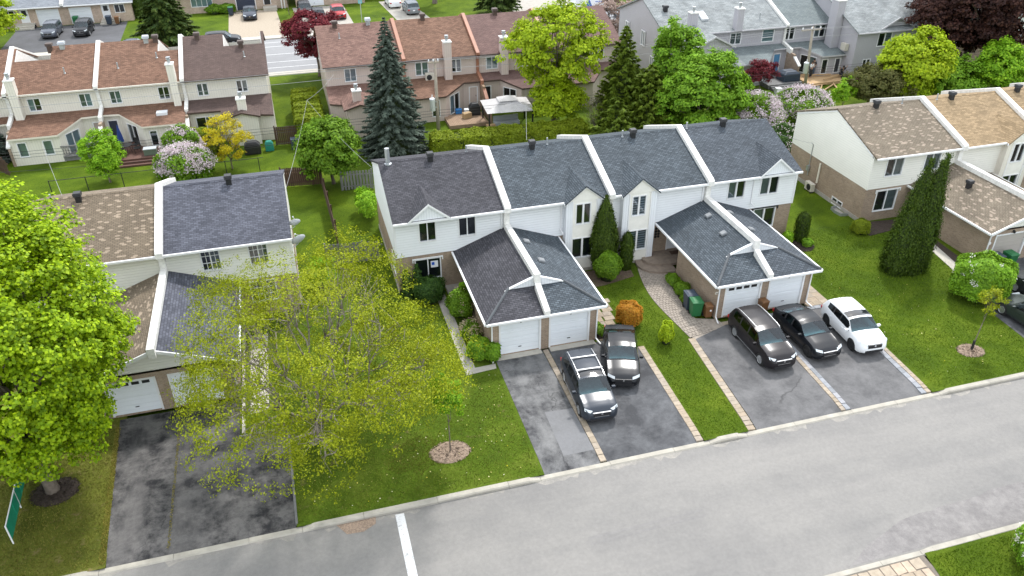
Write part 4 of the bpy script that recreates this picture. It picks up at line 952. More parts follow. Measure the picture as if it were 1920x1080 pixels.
x = -23.1; rear_unit('cream townhouse with rust brown roof and wooden lattice balcony', x, -16.05, YC, 'roof_rust', 'side_creamv', CT, 'trim_w', out=[(-23.0, 71), (-19.2, 71), (-17.6, 73.5), (-16.05, 73.6)],
    upper=[ww(-21.64, -20.7, 3.45, 4.5, x, inside=['curtain_b', 'room']), ww(-17.6, -16.7, 3.45, 4.55, x, inside=['room2', 'curtain_b'])], low=(.3, 3.2, 3.9),
    seg={0: [(.55, 1.2, .75, 1.95, dict(style='single', inside='curtain_g')), (2.5, 3.15, .75, 1.95, dict(style='single', inside='curtain_g'))], 1: [(.7, 2.2, .35, 2.1, dict(style='door', inside='curtain_b'))], 2: [(.7, 1.45, .3, 2.25, dict(kind='door', mat='paint_taupe', glazed=False))]},
    chim=[(-22.4, 74.4, .65, .8, 2.4, 6.3)], vents=[(-20.0, 5.2), (-19.0, 5.3, 'iron')], pipes=[(-18.6, 1.9)], group=GCr)
x = -16.05; rear_unit('cream townhouse with rust brown roof, skylight and deck with folded blue parasol', x, -9.05, YC, 'roof_rust', 'side_creamv', CT, 'trim_w', out=[(-16.05, 73.6), (-14.6, 73.5), (-12.6, 71), (-9.15, 71)],
    upper=[ww(-15.16, -14.32, 3.5, 4.55, x, inside=['room2', 'curtain_g']), ww(-11.2, -10.35, 3.5, 4.55, x)], low=(5.0, 7.0, 3.9),
    seg={0: [(.35, 1.1, .35, 2.3, dict(kind='door', mat='door_navy', glazed=False))], 1: [(.8, 2.2, .35, 2.15, dict(style='door'))], 2: [(.45, 1.0, .6, 1.9, dict(style='single')), (2.6, 3.3, .6, 1.9, dict(style='single'))]},
    chim=[(-9.75, 74.4, .6, .8, 2.6, 6.6)], vents=[(-12.0, 5.3, 'iron'), (-11.2, 5.3)], pipes=[(-14.3, 2.0), (-11.1, 3.0)], group=GCr)
MB().box(-11.5+16.05, -10.6+16.05, -2.2, -1.5, 2.72, 2.98).build('skylight', 'sky_light', [o for o in bpy.data.objects if o.name.startswith('townhouse')][-1])
x = -9.05; rear_unit('cream townhouse with dark umber roof and gabled bump with squat chimney', x, -1.95, YC, 'roof_umber', 'side_creamv', PT, 'trim_w', out=[(-9.0, 72.6), (-6.2, 72.5), (-6.2, 71.9), (-1.75, 71.0)],
    upper=[ww(-7.95, -7.1, 3.5, 4.55, x, style='casement', inside='room2'), ww(-4.58, -3.72, 3.55, 4.55, x, style='casement', inside=['room', 'room2'])], low=(3.7, 7.1, 3.9), end='R', pw='',
    seg={0: [(.6, 2.2, .3, 2.15, dict(style='door', inside=['room', 'curtain_g']))]}, bump=(-5.7, -3.1, 70.4, 3.05), chim=[(-4.3, 71.6, .75, .75, 2.6, 3.9)], vents=[(-7.6, 5.2, 'trim_brown'), (-3.8, 3.6, 'trim_brown')], pipes=[(-3.6, 2.2)], group=GCr)
GPi = 'pinkish townhouses with mauve roofs behind the front row'
YP = 75.2
x = 3.35; rear_unit('pinkish townhouse at the row end half hidden by the blue spruce', x, 10.6, YP, 'roof_pink', 'side_pinkv', PT, 'trim_orange', out=[(3.2, 72.0), (4.6, 71.5), (7.0, 71.5), (10.6, 71.5)],
    upper=[ww(5.06, 6.08, 3.47, 4.62, x, inside=['curtain_b', 'curtain_b'])], end='L', seg={}, bump=(4.5, 6.9, 69.4, 3.1), chim=[(5.6, 70.9, .75, .75, 2.7, 3.9)], vents=[(5.0, 5.3, 'trim_brown'), (8.2, 5.4, 'iron')], pipes=[(5.2, 3.6)], group=GPi)
x = 10.6; rear_unit('pinkish townhouse with tall chimney and cluttered wooden deck', x, 17.75, YP, 'roof_rust', 'side_pinkv', PT, 'trim_orange', out=[(10.6, 71.4), (13.8, 71.4), (16.0, 73.6), (17.75, 73.6)],
    upper=[ww(11.73, 12.9, 3.45, 4.65, x, style='casement', inside='curtain_g'), ww(15.2, 16.1, 3.5, 4.65, x, style='casement')], seg={0: [(1.9, 2.6, .5, 2.0, dict(style='single'))], 1: [(.7, 2.3, .35, 2.1, dict(style='door', inside=['curtain_b', 'room']))], 2: [(.6, 1.35, .35, 2.25, dict(kind='door', mat='side_pinkv', glazed=False))]},
    chim=[(14.75, 74.8, .72, .8, 2.4, 6.5)], vents=[(13.6, 5.5, 'trim_brown')], pipes=[], group=GPi, aroof='roof_rust')
x = 17.75; rear_unit('pinkish townhouse with plum roof behind the metal gazebo', x, 25.0, YP, 'roof_mauve', 'side_pinkv', PT, 'trim_orange', out=[(17.75, 73.6), (19.6, 73.6), (21.2, 71.5), (25.0, 71.5)],
    upper=[ww(18.65, 19.77, 3.5, 4.65, x, inside='curtain_g'), ww(22, 23, 3.5, 4.6, x)], seg={0: [(.25, .95, .3, 2.2, dict(kind='door', mat='black', glazed=False))], 1: [(.5, 2.0, .9, 2.1)]},
    chim=[(20.3, 74.8, .72, .8, 2.4, 6.5)], vents=[(21.0, 5.5, 'trim_brown')], group=GPi)
x = 25.0; rear_unit('pinkish townhouse at the end of its row hidden by the lime maple', x, 32.4, YP, 'roof_mauve', 'side_pinkv', PT, 'trim_orange', out=[(25, 71.5), (28.5, 71.5), (30, 73.6), (32.4, 73.6)], upper=[ww(27, 28, 3.5, 4.6, x), ww(29.6, 30.8, 3.5, 4.6, x)], end='R', pw='', group=GPi)
GGr = 'lilac grey townhouses with pale grey roofs'
YG = 76.1
# grey end unit with its own two storey cross gable
x = 38.0; e0 = rear_unit('lilac grey end townhouse with twin gables and skylight', x, 45.4, YG, 'roof_grey', 'side_greyv', 'trim_grey', 'trim_w', out=[(42.9, 72.2), (45.4, 72.2)], upper=[], end='L', pw='', chim=[(41.0, 76.4, .8, .8, 4.6, 7.0), (46.0, 75.9, .75, .8, 5.0, 7.2)], vents=[(39.4, 3.6, 'black')], group=GGr, rid=6.2)
def cross_gable(t, a, b, yf, zp, ze, side, roof, trim, wins, yb=2.5):
    mid = (a+b)/2; k = (zp-ze)/((b-a)/2); m = MB()
    for s_, xx in ((-1, a-.3), (1, b+.3)):
        ze2 = zp-k*abs(xx-mid); q = [(xx, yf-.3, ze2), (mid, yf-.3, zp), (mid, yb, zp), (xx, yb, ze2)]; m.slab(q if s_ < 0 else q[::-1], .12)
        MB().xz([(xx, ze2-.16), (xx, ze2+.02), (mid, zp+.02), (mid, zp-.16)], yf-.36, yf-.3).build('rake_board', trim, t)
    m.build('gable_roof', roof, t)
    M, L = wall_M((a, yf), (b, yf)); mb = MB(M); wall_faces(mb, L, 0, ze-.05, [w[:4] for w in wins]); mb.poly((0, 0, ze-.05), (L, 0, ze-.05), (L/2, 0, zp-.1)); mb.build('wall', side, t)
    for w in wins: window(t, M, *w[:4], w[4] if len(w) > 4 else 'slider', 'trim', ['room', 'room2'])
    panel(t, (a, yb), (a, yf), 0, ze-.05, side); panel(t, (b, yf), (b, yb), 0, ze-.05, side)
cross_gable(e0, .9, 5.0, -4.6, 5.9, 4.9, 'side_greyv', 'roof_grey', 'trim_grey', [(2.3, 3.4, 2.4, 3.7)])
MB(Matrix.Translation((5.1, 2.2, 6.12)) @ Matrix.Rotation(math.atan(.38), 4, 'X')).box(-.35, .35, -.7, .7, -.1, .14).build('skylight', 'sky_light', e0)
M, L = wall_M((0, 12.4), (0, 0)); 
for a, b, c, d in ((2.2, 3.1, 2.7, 4.2), (6.6, 7.5, 2.7, 4.2), (9.3, 10.1, .3, 2.1)): window(e0, M @ Matrix.Translation((0, -.13, 0)), a, b, c, d, 'casement', 'trim', 'room')
x = 45.4; rear_unit('lilac grey townhouse with blue back door and grey deck', x, 51.9, YG, 'roof_grey', 'side_greyv', 'trim_grey', 'trim_w', out=[(45.4, 72.3), (48.2, 72.3), (50.2, 74.9), (51.9, 75.0)],
    upper=[ww(45.45, 46.7, 3.5, 4.65, x, inside=['room2', 'room2']), ww(49.25, 50.6, 3.5, 4.75, x, style='hung', inside='curtain_b')], seg={0: [(.8, 2.4, .4, 2.0, dict(style='door'))], 2: [(.3, 1.1, .2, 2.3, dict(kind='door', mat='paint_blue', glazed=False))]}, vents=[], pipes=[(49.5, 1.4)], group=GGr, rid=6.2, aroof='roof_greygreen')
x = 51.9; rear_unit('lilac grey townhouse with grey green roof where people rebuild the deck', x, 57.45, YG, 'roof_greygreen', 'side_greyv', 'trim_grey', 'trim_w', out=[(51.9, 75.0), (53.4, 74.9), (54.6, 72.5), (57.45, 72.5)],
    upper=[ww(51.95, 53.1, 3.5, 4.7, x, style='casement'), ww(55.6, 56.9, 3.5, 4.75, x, style='casement', inside=['room2', 'room'])], seg={1: [(.4, 2.2, .3, 2.15, dict(style='door', inside=['room', 'curtain_g']))], 2: [(.3, .95, .5, 2.0, dict(style='single')), (1.9, 2.5, .5, 2.0, dict(style='single'))]}, pw='', group=GGr, rid=6.2)
g4 = rear_unit('tall lilac grey townhouse projecting beside the deck with small gable on its roof', 57.45, 68, 71.3, 'roof_grey', 'side_greyv', 'trim_grey', 'trim_w', upper=[(2.6, 4.2, 3.4, 4.75, dict(style='casement', inside=['room', 'blind'])), (1.3, 2.2, .9, 2.1, dict(style='casement'))], end='L', pw='', rid=6.5, group=GGr)
cross_gable(g4, 3.0, 6.6, .3, 6.25, 5.3, 'side_greyv', 'roof_grey', 'trim_grey', [], 5.0)
chimney(g4, -.5, 3.4, .9, 1.2, 0, 7.6, 'side_greyv')
MB().box(-.45, -.05, 1.0, 1.8, 2.9, 3.6).build('heat_pump', 'ac', g4)
wr = rear_unit('white sided house with brick base behind the dark purple maple', 70.5, 90, 73.0, 'roof_far', 'side_white', 'trim', 'trim_w', upper=[(6.8, 7.9, 3.4, 4.6, dict(style='grid', inside='curtain_b')), (12, 13, 3.4, 4.6)], end='LR', pw='', rid=6)
MB().box(0, 19.5, -.10, -.005, 0, 2.3).build('brick_base', 'brick', wr); M, L = wall_M((0, 0), (19.5, 0)); window(wr, M @ Matrix.Translation((0, -.22, 0)), 5.6, 6.7, .9, 2.0, 'single', 'trim', 'curtain_b')
# ---------------------------------------------------------------- houses across the far street
def far_house(label, x0, x1, Y0, wallm, roof, wins, proj=None, eave=2.55, roof_h=2.6, D=9):
    t = thing('bungalow', label, 'house', (x0, Y0, 0), 0, 'houses across the far street'); W_ = x1-x0
    panel(t, (0, 0), (W_, 0), 0, eave, wallm, wins, trim='trim')
    panel(t, (0, D), (0, 0), 0, eave, wallm); panel(t, (W_, 0), (W_, D), 0, eave, wallm); panel(t, (W_, D), (0, D), 0, eave, wallm)
    k = .42; r = MB(); r.slab([(-.4, -.5, eave), (W_+.4, -.5, eave), (W_+.4, D/2, eave+k*(D/2+.5)), (-.4, D/2, eave+k*(D/2+.5))], .14)
    r.slab([(W_+.4, D+.5, eave), (-.4, D+.5, eave), (-.4, D/2, eave+k*(D/2+.5)), (W_+.4, D/2, eave+k*(D/2+.5))], .14); r.build('roof', roof, t)
    for s_, xx in ((-1, 0), (1, W_)): MB().yz([(0, eave-.02), (D, eave-.02), (D/2, eave+k*D/2)], xx-.05, xx+.05).build('gable', wallm, t)
    gutter(t, (-.4, -.5, eave+.02), (W_+.4, -.5, eave+.02)); return t
gd = lambda a, b, m='door_white': (a, b, .05, 2.1, dict(kind='garage', mat=m)); ed = lambda a, m='paint_white': (a, a+.9, .6, 2.35, dict(kind='door', mat=m))
h1 = far_house('brick bungalow pair with two white garage doors across the far street', -35.5, -19.2, 122.6, 'brick_far', 'roof_far', [(.6, 1.9, 1.2, 2.2), ed(2.6), gd(4.6, 7.2), gd(8.6, 11.2), ed(12.6), (14.2, 15.4, 1.2, 2.2)])
bevel(MB().yz([(-.6, 2.4), (-.6, 2.85), (4.5, 4.95), (4.5, 4.5)], 7.7, 8.1).build('party_wall', 'trim_w', h1), .01, 1)
for xx in (1.9, 12.4):
    for k in range(3): MB().box(xx+.1*k-.2, xx+2.2, -1.6+.45*k, 0, 0, .19*(k+1)).build('step', 'concrete_pale', h1)
h2 = far_house('grey brick house with four pane window and navy garage door', -14.0, 1.4, 124.2, 'brick_far', 'roof_far', [(2.4, 5.2, .9, 2.3, dict(style='quad', inside='curtain_b')), gd(8.4, 11.0, 'door_navy'), ed(12.2, 'black')])
MB().box(12.0, 13.9, -1.4, 0, 0, .45).build('porch_step', 'concrete_pale', h2)
for xx in (14.6, 15.0): MB().box(xx-.06, xx+.06, -.4, -.28, 0, 2.5).build('porch_post', 'trim', h2)
h3 = far_house('house with white garage door behind the red car', 2.6, 12.5, 124.0, 'brick_far', 'roof_far', [gd(1.3, 3.9), ed(5.6), (7.2, 9.0, .9, 2.2)])
h4 = far_house('low brick house behind the wide lawn and tree trunk', 14.0, 30.0, 126.5, 'brick_far', 'roof_far', [(1.5, 3, .9, 2.2), ed(5.0), (8, 11, .9, 2.2, dict(style='quad'))])
h5 = far_house('brick house behind the moving truck', 36.0, 52.0, 126.5, 'brick_far', 'roof_far', [gd(2, 5), ed(7, 'paint_blue'), (9, 11, .9, 2.2)])
# ---------------------------------------------------------------- utility poles and wires
def pole(label, x, y, h, arm, trz, side=-1, lean=(0, 0)):
    t = thing('utility_pole', label, 'pole', (x, y, 0), 0, 'wooden utility poles')
    MB().tube([(0, 0, -.3), (lean[0]*.5, lean[1]*.5, h*.5), (lean[0], lean[1], h)], [.17, .15, .11], 10).build('pole', 'wood_pole', t, True)
    z = h-.25; lx, ly = lean
    ca = MB().box(lx+arm[0], lx+arm[1], ly-.2, ly-.09, z-.06, z+.06).build('crossarm', 'wood_pole', t)
    for q in (0, .5, 1):
        xx = lx+arm[0]+(arm[1]-arm[0])*q; xx = min(max(xx, lx+arm[0]+.1), lx+arm[1]-.1)
        MB().lathe((xx, ly-.145, z+.06), [(.02, 0), (.02, .06), (.07, .07), (.05, .12), (.07, .14), (.045, .2), (.02, .24)], 10).build('insulator', 'trim', ca)
    tf = MB().lathe((side*.42, -.1, trz), [(.20, 0), (.24, .03), (.24, 1.0), (.26, 1.02), (.26, 1.08), (.18, 1.14)], 16).build('transformer', 'sign_white', t, True)
    MB().lathe((side*.42, -.1, trz+1.12), [(.04, 0), (.06, .05), (.035, .12), (.05, .2), (.02, .35)], 8).build('bushing', 'trim', tf)
    MB().box(min(0, side*.25), max(0, side*.25), -.14, -.06, trz+.25, trz+.33).box(min(0, side*.25), max(0, side*.25), -.14, -.06, trz+.75, trz+.83).build('bracket', 'iron', t)
    return t
pole('wooden utility pole with white transformer by the pinkish row and blue spruce', 12.2, 67.5, 7.1, (-.65, .35), 2.6)
pole('wooden utility pole with white transformer by the lilac grey deck', 51.0, 69.6, 6.5, (-1.3, .9), 1.9, lean=(-.4, 0))
def wire(label, pts, r=.016, sag=.3, mat='cable', group='overhead wires'):
    path = []
    for i in range(len(pts)-1):
        a, b = Vector(pts[i]), Vector(pts[i+1]); n = 14
        for k in range(n+(i == len(pts)-2)):
            f = k/n; p = a.lerp(b, f); p.z -= sag*4*f*(1-f); path.append(p)
    o = MB().tube(path, r, 4).build('power_line', mat); tag(o, label, 'wire', group); return o
for i, (y, z, s) in enumerate(((67.36, 7.15, .25), (67.3, 7.05, .35), (67.4, 6.3, .3))):
    wire(['pale upper overhead wire resting on the pole crossarms', 'second overhead wire just under the topmost one', 'lower overhead wire strung under the crossarms'][i], [(-45, y, z+.2), (12.2+(-.5, .25, 0)[i], y, z), (50.6+(-1.0, .6, 0)[i], y+2.1, z-.75), (95, y+3, z-1.0)], .015, s)
for i, z in enumerate((2.6, 2.35, 2.1)):
    wire(['dark telecom cable, topmost of the low ones between the poles', 'dark telecom cable in the middle of the low three', 'dark telecom cable, lowest of those between the poles'][i], [(-45, 67.4, z+.4), (12.2, 67.4, z), (50.8, 69.5, z-.2), (90, 70, z)], .014, .25, 'cable_dark', 'low telecom cables')
wire('dark service cable sagging across the left back yards', [(-24, 66.0, 1.7), (5, 66.2, 1.9)], .016, .5, 'cable_dark')
wire('service drop running to the white row end gable', [(1.2, 67.4, 4.6), (4.5, 51.0, 4.9)], .011, .3)
wire('service drop running to the blue violet roof', [(1.2, 67.4, 4.6), (-1.3, 48.5, 5.0)], .011, .25)
wire('service drop running to the speckled brown roof', [(-19.5, 67.4, 3.0), (-14.0, 49.0, 6.0)], .011, .2)
wire('service drop running to the slate roof vent', [(20.5, 68, 3.6), (14.2, 46.9, 7.3)], .011, .4)
wire('twin service drop running to the beige gable mast', [(33.0, 52.0, 5.2), (37.65, 49.3, 3.5)], .011, .25)
wire('service drop running to the pinkish end house', [(1.2, 67.4, 4.6), (4.0, 74.0, 4.6)], .011, .2)
# ---------------------------------------------------------------- decks, fences, yard things
def deck(label, x0, x1, y0, y1, z, mat, steps=None, dirx=True):
    t = thing('deck', label, 'deck', ((x0+x1)/2, (y0+y1)/2, 0)); cx, cy = (x0+x1)/2, (y0+y1)/2; w = .16
    n = int((y1-y0)/w) if dirx else int((x1-x0)/w); p = MB()
    for i in range(n):
        if dirx: p.box(x0-cx, x1-cx, y0-cy+i*w, y0-cy+(i+1)*w-.012, z-.04, z+rng.uniform(-.003, .003))
        else: p.box(x0-cx+i*w, x0-cx+(i+1)*w-.012, y0-cy, y1-cy, z-.04, z+rng.uniform(-.003, .003))
    o = p.build('planks', mat, t); o['kind'] = 'stuff'
    MB().box(x0-cx, x1-cx, y0-cy, y0-cy+.05, .02, z-.045).box(x0-cx, x0-cx+.05, y0-cy+.05, y1-cy, .02, z-.045).build('skirt', mat, t)
    if steps:
        a, b, k = steps
        for i in range(k): MB().box(a-cx, b-cx, y0-cy-.32*(i+1), y0-cy-.32*i-.01, 0, z-(i+1)*z/(k+1)).build('step', mat, t)
    return t
deck('reddish stained deck with patio chairs behind the cream row', -16.0, -9.5, 69.0, 73.2, .45, 'wood_red', (-15.0, -11.5, 2))
deck('small deck cluttered with garden things by the pinkish row', 13.6, 17.4, 69.2, 73.0, .35, 'wood_deck', None, False)
deck('grey weathered deck below the blue door', 47.6, 51.6, 71.0, 74.6, .45, 'wood_grey', (47.8, 50.6, 3))
deck('half built deck of fresh lumber by the lilac grey row', 52.2, 57.3, 70.6, 74.0, .30, 'wood_new', None, False)
deck('small grey deck under the lattice balcony', -19.3, -16.4, 71.3, 73.4, .45, 'wood_grey')
lt = thing('lattice_railing', 'weathered lattice railing around the small balcony', 'railing', (-17.9, 71.2, .45))
for i in range(14):
    xx = -1.35+i*.2
    MB().add([(xx, -.015, 0), (xx+.03, -.015, 0), (xx+.18, -.015, .85), (xx+.15, -.015, .85), (xx, .015, 0), (xx+.03, .015, 0), (xx+.18, .015, .85), (xx+.15, .015, .85)], [(0, 1, 2, 3), (7, 6, 5, 4), (0, 3, 7, 4), (1, 5, 6, 2)]).build('slat', 'wood_grey', lt)
    MB().add([(xx+.15, .017, 0), (xx+.18, .017, 0), (xx+.03, .017, .85), (xx, .017, .85), (xx+.15, .045, 0), (xx+.18, .045, 0), (xx+.03, .045, .85), (xx, .045, .85)], [(0, 1, 2, 3), (7, 6, 5, 4), (0, 3, 7, 4), (1, 5, 6, 2)]).build('slat', 'wood_grey', lt)
MB().box(-1.4, 1.5, -.04, .06, .85, .93).box(-1.4, 1.5, -.04, .06, -.04, .0).build('rail', 'wood_grey', lt)
def fence(label, a, b, h, mat, bw=.14, gap=.02, group=None, top=True, alt=0):
    d = Vector((b[0]-a[0], b[1]-a[1])); L = d.length; t = thing('fence', label, 'fence', (a[0], a[1], 0), math.atan2(d.y, d.x), group)
    n = int(L/(bw+gap)); key = None; me = MB().box(0, bw, -.012, .012, .06, h).mesh('board'); me.materials.append(K[mat])
    for i in range(n):
        o = bpy.data.objects.new('board', me); COL.objects.link(o); o.parent = t; o.location = (i*(bw+gap), alt*(1 if i % 2 else -1), rng.uniform(-.03, .02))
    for k in range(int(L/2.4)+1): MB().box(k*2.4-.05, k*2.4+.05, .03, .13, 0, h+.08).build('post', mat, t)
    MB().box(0, L, .02, .06, .3, .38).box(0, L, .02, .06, h-.35, h-.27).build('rail', mat, t)
    return t
fence('dark brown board fence behind the blue violet roof', (-1.75, 60.6), (1.3, 60.3), 1.6, 'wood_dark')
fence('long dark board fence dividing the two back yards', (1.25, 60.2), (1.55, 49.0), 1.5, 'wood_dark', .2)
fence('pale weathered board fence beside the white end gable', (2.7, 58.6), (5.2, 58.3), 1.6, 'wood_grey', .16, .08, alt=.02)
fence('grey slatted gate panel between the houses', (.6, 47.2), (4.3, 46.8), 1.5, 'wood_grey', .2, .05, alt=.02)
fence('dark fence at the corner of the cream row', (-1.9, 69.8), (.3, 69.6), 1.7, 'wood_dark')
fence('dark slatted fence beside the small spruce', (-25.0, 71.6), (-22.9, 69.0), 1.4, 'wood_dark', .1, .08)
fence('reddish fence beside the tall grey house', (57.9, 70.6), (61.0, 70.4), 1.5, 'wood_deck')
fence('board fence screen beside the cluttered deck', (17.55, 72.4), (17.6, 69.2), 1.6, 'wood_deck')
lf = thing('chain_fence', 'dark wire fence along the back lawn of the left house', 'fence', (-19, 64.3, 0), R(.5))
MB().tube([(0, 0, 1.15), (16, 0, 1.15)], .025, 6).build('top_rail', 'black', lf)
for k in range(7): MB().tube([(k*2.6, 0, 0), (k*2.6, 0, 1.2)], .035, 6).build('post', 'black', lf)
bx = thing('planter_box', 'brown wooden planter behind the dark board fence', 'planter', (-.4, 61.9, 0))
MB().box(-1.1, 1.1, -.4, .4, 0, .75).build('box', 'wood_deck', bx); MB().box(-1.0, 1.0, -.3, .3, .75, .76).build('soil_top', 'soil', bx)
# patio set
um = thing('parasol', 'folded dark blue parasol on the red deck', 'parasol', (-14.5, 71.0, .45))
MB().tube([(0, 0, 0), (.0, 0, 2.3)], .03, 8).build('pole', 'iron', um)
MB().lathe((0, 0, .85), [(.10, 0), (.26, .05), (.20, .6), (.10, 1.2), (.03, 1.5)], 10).build('canopy', 'blue_cloth', um)
tb = thing('patio_table', 'round dark patio table under the folded parasol', 'table', (-14.2, 70.6, .45))
MB().lathe((0, 0, .68), [(.55, 0), (.55, .04)], 18).build('top', 'black', tb)
for k in range(4): MB().tube([(.3*math.cos(k*1.57), .3*math.sin(k*1.57), .68), (.42*math.cos(k*1.57), .42*math.sin(k*1.57), 0)], .02, 5).build('leg', 'black', tb)
def pchair(label, x, y, z, rz, mat='black'):
    t = thing('patio_chair', label, 'chair', (x, y, z), rz, 'patio chairs')
    MB().box(-.25, .25, -.25, .25, .40, .44).build('seat', mat, t); MB().box(-.25, .25, .22, .26, .44, .95).build('backrest', mat, t)
    for a in (-.23, .23):
        for b in (-.23, .23): MB().tube([(a, b, 0), (a, b, .42)], .018, 5).build('leg', mat, t)
    for a in (-.26, .26): MB().box(a-.02, a+.02, -.24, .24, .6, .64).build('armrest', mat, t)
for i, (a, b, c) in enumerate(((-15.2, 70.3, 90), (-13.3, 70.4, -80), (-14.4, 69.7, 180), (-13.5, 71.3, -30))): pchair('black metal patio chair around the table on the red deck', a, b, .45, R(c))
cs = thing('cushion_box', 'grey green storage box on the red deck edge', 'box', (-12.2, 69.7, .45)); bevel(MB().box(-.5, .5, -.3, .3, 0, .5).build('bin', plain('sage plastic', (.14, .18, .14), .6), cs), .02); bevel(MB().box(-.53, .53, -.33, .33, .5, .58).build('lid', 'dish', cs), .02)
# gazebo
gz = thing('gazebo', 'metal roofed gazebo standing beside the hedge', 'gazebo', (18.9, 68.6, 0), R(-4))
def pyr(mb, c, a, b, z0, z1): return mb.taper(c, a, b, z0, z1)
pyr(MB(), (0, 0), (2.2, 1.9), (.75, .55), 2.0, 2.55).build('roof', 'metal_roof', gz); pyr(MB(), (0, 0), (.9, .7), (.15, .1), 2.62, 2.9).build('roof_vent', 'metal_roof', gz); MB().box(-.6, .6, -.4, .4, 2.5, 2.66).build('clerestory', 'black', gz)
for k in range(-9, 10):
    xx = k*.22; MB().add([(xx, -1.9, 2.03), (xx+.02, -1.9, 2.03), (xx*.34+.02, -.56, 2.58), (xx*.34, -.56, 2.58), (xx, -1.9, 2.0), (xx+.02, -1.9, 2.0), (xx*.34+.02, -.56, 2.55), (xx*.34, -.56, 2.55)], [(0, 1, 2, 3), (0, 3, 7, 4), (1, 5, 6, 2), (0, 4, 5, 1)]).build('rib', 'trim_grey', gz)
for a in (-2.0, 2.0):
    for b in (-1.7, 1.7): MB().box(a-.06, a+.06, b-.06, b+.06, 0, 2.02).build('post', 'black', gz)
sf = thing('patio_sofa', 'grey patio sofa in the shade of the gazebo', 'sofa', (18.9, 68.9, 0)); bevel(MB().box(-1.2, 1.2, -.4, .4, .1, .42).build('seat', 'dish', sf), .04); bevel(MB().box(-1.2, 1.2, .25, .45, .42, .85).build('backrest', 'dish', sf), .04)
# barbecues, covers, boxes
def covered(label, x, y, w, d, h, mat, name='covered_barbecue', z=0, cat='barbecue'):
    t = thing(name, label, cat, (x, y, z)); o = MB().taper((0, 0), (w*.52, d*.52), (w*.5, d*.5), 0, h*.75).taper((0, 0), (w*.5, d*.5), (w*.3, d*.32), h*.75, h).build('cover', mat, t); bevel(o, .06, 3)
    MB().box(-w*.4, w*.4, -d*.54, -d*.5, h*.1, h*.18).build('hem_strap', mat, t); return t
covered('barbecue under black cover by the cream bump wall', -3.9, 68.6, 1.3, .8, 1.1, 'black')
covered('barbecue under black cover on the pinkish deck', 16.5, 71.6, 1.0, .7, 1.15, 'black', z=.35)
covered('large hot tub under dark cover on the grey deck', 50.6, 72.2, 1.9, 1.5, 1.0, 'blue_bin', 'hot_tub', .45, 'hot tub')
covered('teal covered garden thing by the cream corner', -2.5, 68.8, .7, .5, .9, plain('teal tarp', (.02, .22, .17), .6), 'garden_cover', 0, 'cover')
def crate(label, x, y, z, w, d, h, mat, rz=0):
    t = thing('storage_box', label, 'box', (x, y, z), rz); bevel(MB().box(-w/2, w/2, -d/2, d/2, 0, h).build('body', mat, t), .015); bevel(MB().box(-w/2-.01, w/2+.01, -d/2-.01, d/2+.01, h, h+.05).build('lid', mat, t), .01)
crate('open cardboard box on the pinkish deck', 15.6, 70.9, .35, .8, .5, .45, 'tan_box', .3); crate('white bag bundle box on the pinkish deck', 15.7, 71.5, .35, .4, .4, .6, 'sign_white'); crate('bright blue tub on the pinkish deck', 15.1, 72.3, .35, .6, .45, .4, plain('blue tub', (.02, .16, .42), .5))
crate('pale wooden crate at the deck corner by the hedge', 17.3, 68.5, 0, .8, .5, .3, 'wood_new'); crate('white box by the steps of the grey deck', 47.9, 69.6, 0, .6, .5, .55, 'sign_white')
crate('dark green compost box beside the tall hedge', -.3, 68.6, 0, .7, .7, .9, 'blue_bin')
wa = thing('wall_air_conditioner', 'wall mounted air conditioner under the pinkish window', 'air conditioner', (13.0, 74.95, 2.95)); bevel(MB().box(-.45, .45, -.3, .15, 0, .75).build('cabinet', 'ac', wa), .02); MB().lathe((-.1, -.302, .38), [(.26, 0), (.26, -.02), (.05, -.03)], 14, 'Y').build('fan_grille', 'black', wa)
wa2 = thing('heat_pump', 'grey heat pump at the foot of the pinkish bump wall', 'heat pump', (4.1, 68.6, 0)); bevel(MB().box(-.4, .4, -.2, .2, .1, .8).build('cabinet', 'dish', wa2), .02); MB().lathe((-.05, -.202, .45), [(.28, 0), (.28, -.02), (.05, -.03)], 14, 'Y').build('fan_grille', 'black', wa2)
for i, (a, b, L, rz) in enumerate(((53.2, 69.9, 3.2, .9), (53.9, 69.6, 2.8, .6), (52.6, 70.4, 3.4, .1), (54.9, 70.2, 2.6, 1.2), (55.6, 71.5, 3.0, .3), (54.4, 72.6, 3.0, -.2))):
    M = Matrix.Translation((a, b, .06+.32*(b > 70.6)+.02*i)) @ Matrix.Rotation(rz, 4, 'Z'); o = bevel(MB(M).box(-L/2, L/2, -.07, .07, 0, .09).build('lumber_board', 'wood_new'), .008, 1)
    tag(o, 'loose fresh lumber board lying about the half built deck', 'lumber', 'lumber boards')
# satellite dishes
def dish(label, x, y, z, r, rz):
    t = thing('satellite_dish', label, 'satellite dish', (x, y, z), rz); M = Matrix.Rotation(R(-55), 4, 'X')
    MB(M).lathe((0, 0, 0), [(.02, .0), (r*.5, .04), (r, .16), (r*1.02, .16), (r*.5, .02), (.02, -.03)], 20).build('reflector', 'dish', t, True)
    MB().tube([(0, .02, -.05), (0, .2, -.25), (-.35, .2, -.35)], .025, 6).build('mount', 'iron', t); MB(M).tube([(0, -r, .14), (0, -.05, .5)], .015, 5).box(-.04, .04, -.08, 0, .47, .54).build('feed_arm', 'iron', t)
dish('smaller grey satellite dish on the blue violet roofed house', -.95, 45.3, 4.2, .36, R(10)); dish('larger grey satellite dish near the eave of the blue violet roofed house', -.85, 43.2, 4.1, .47, R(25))
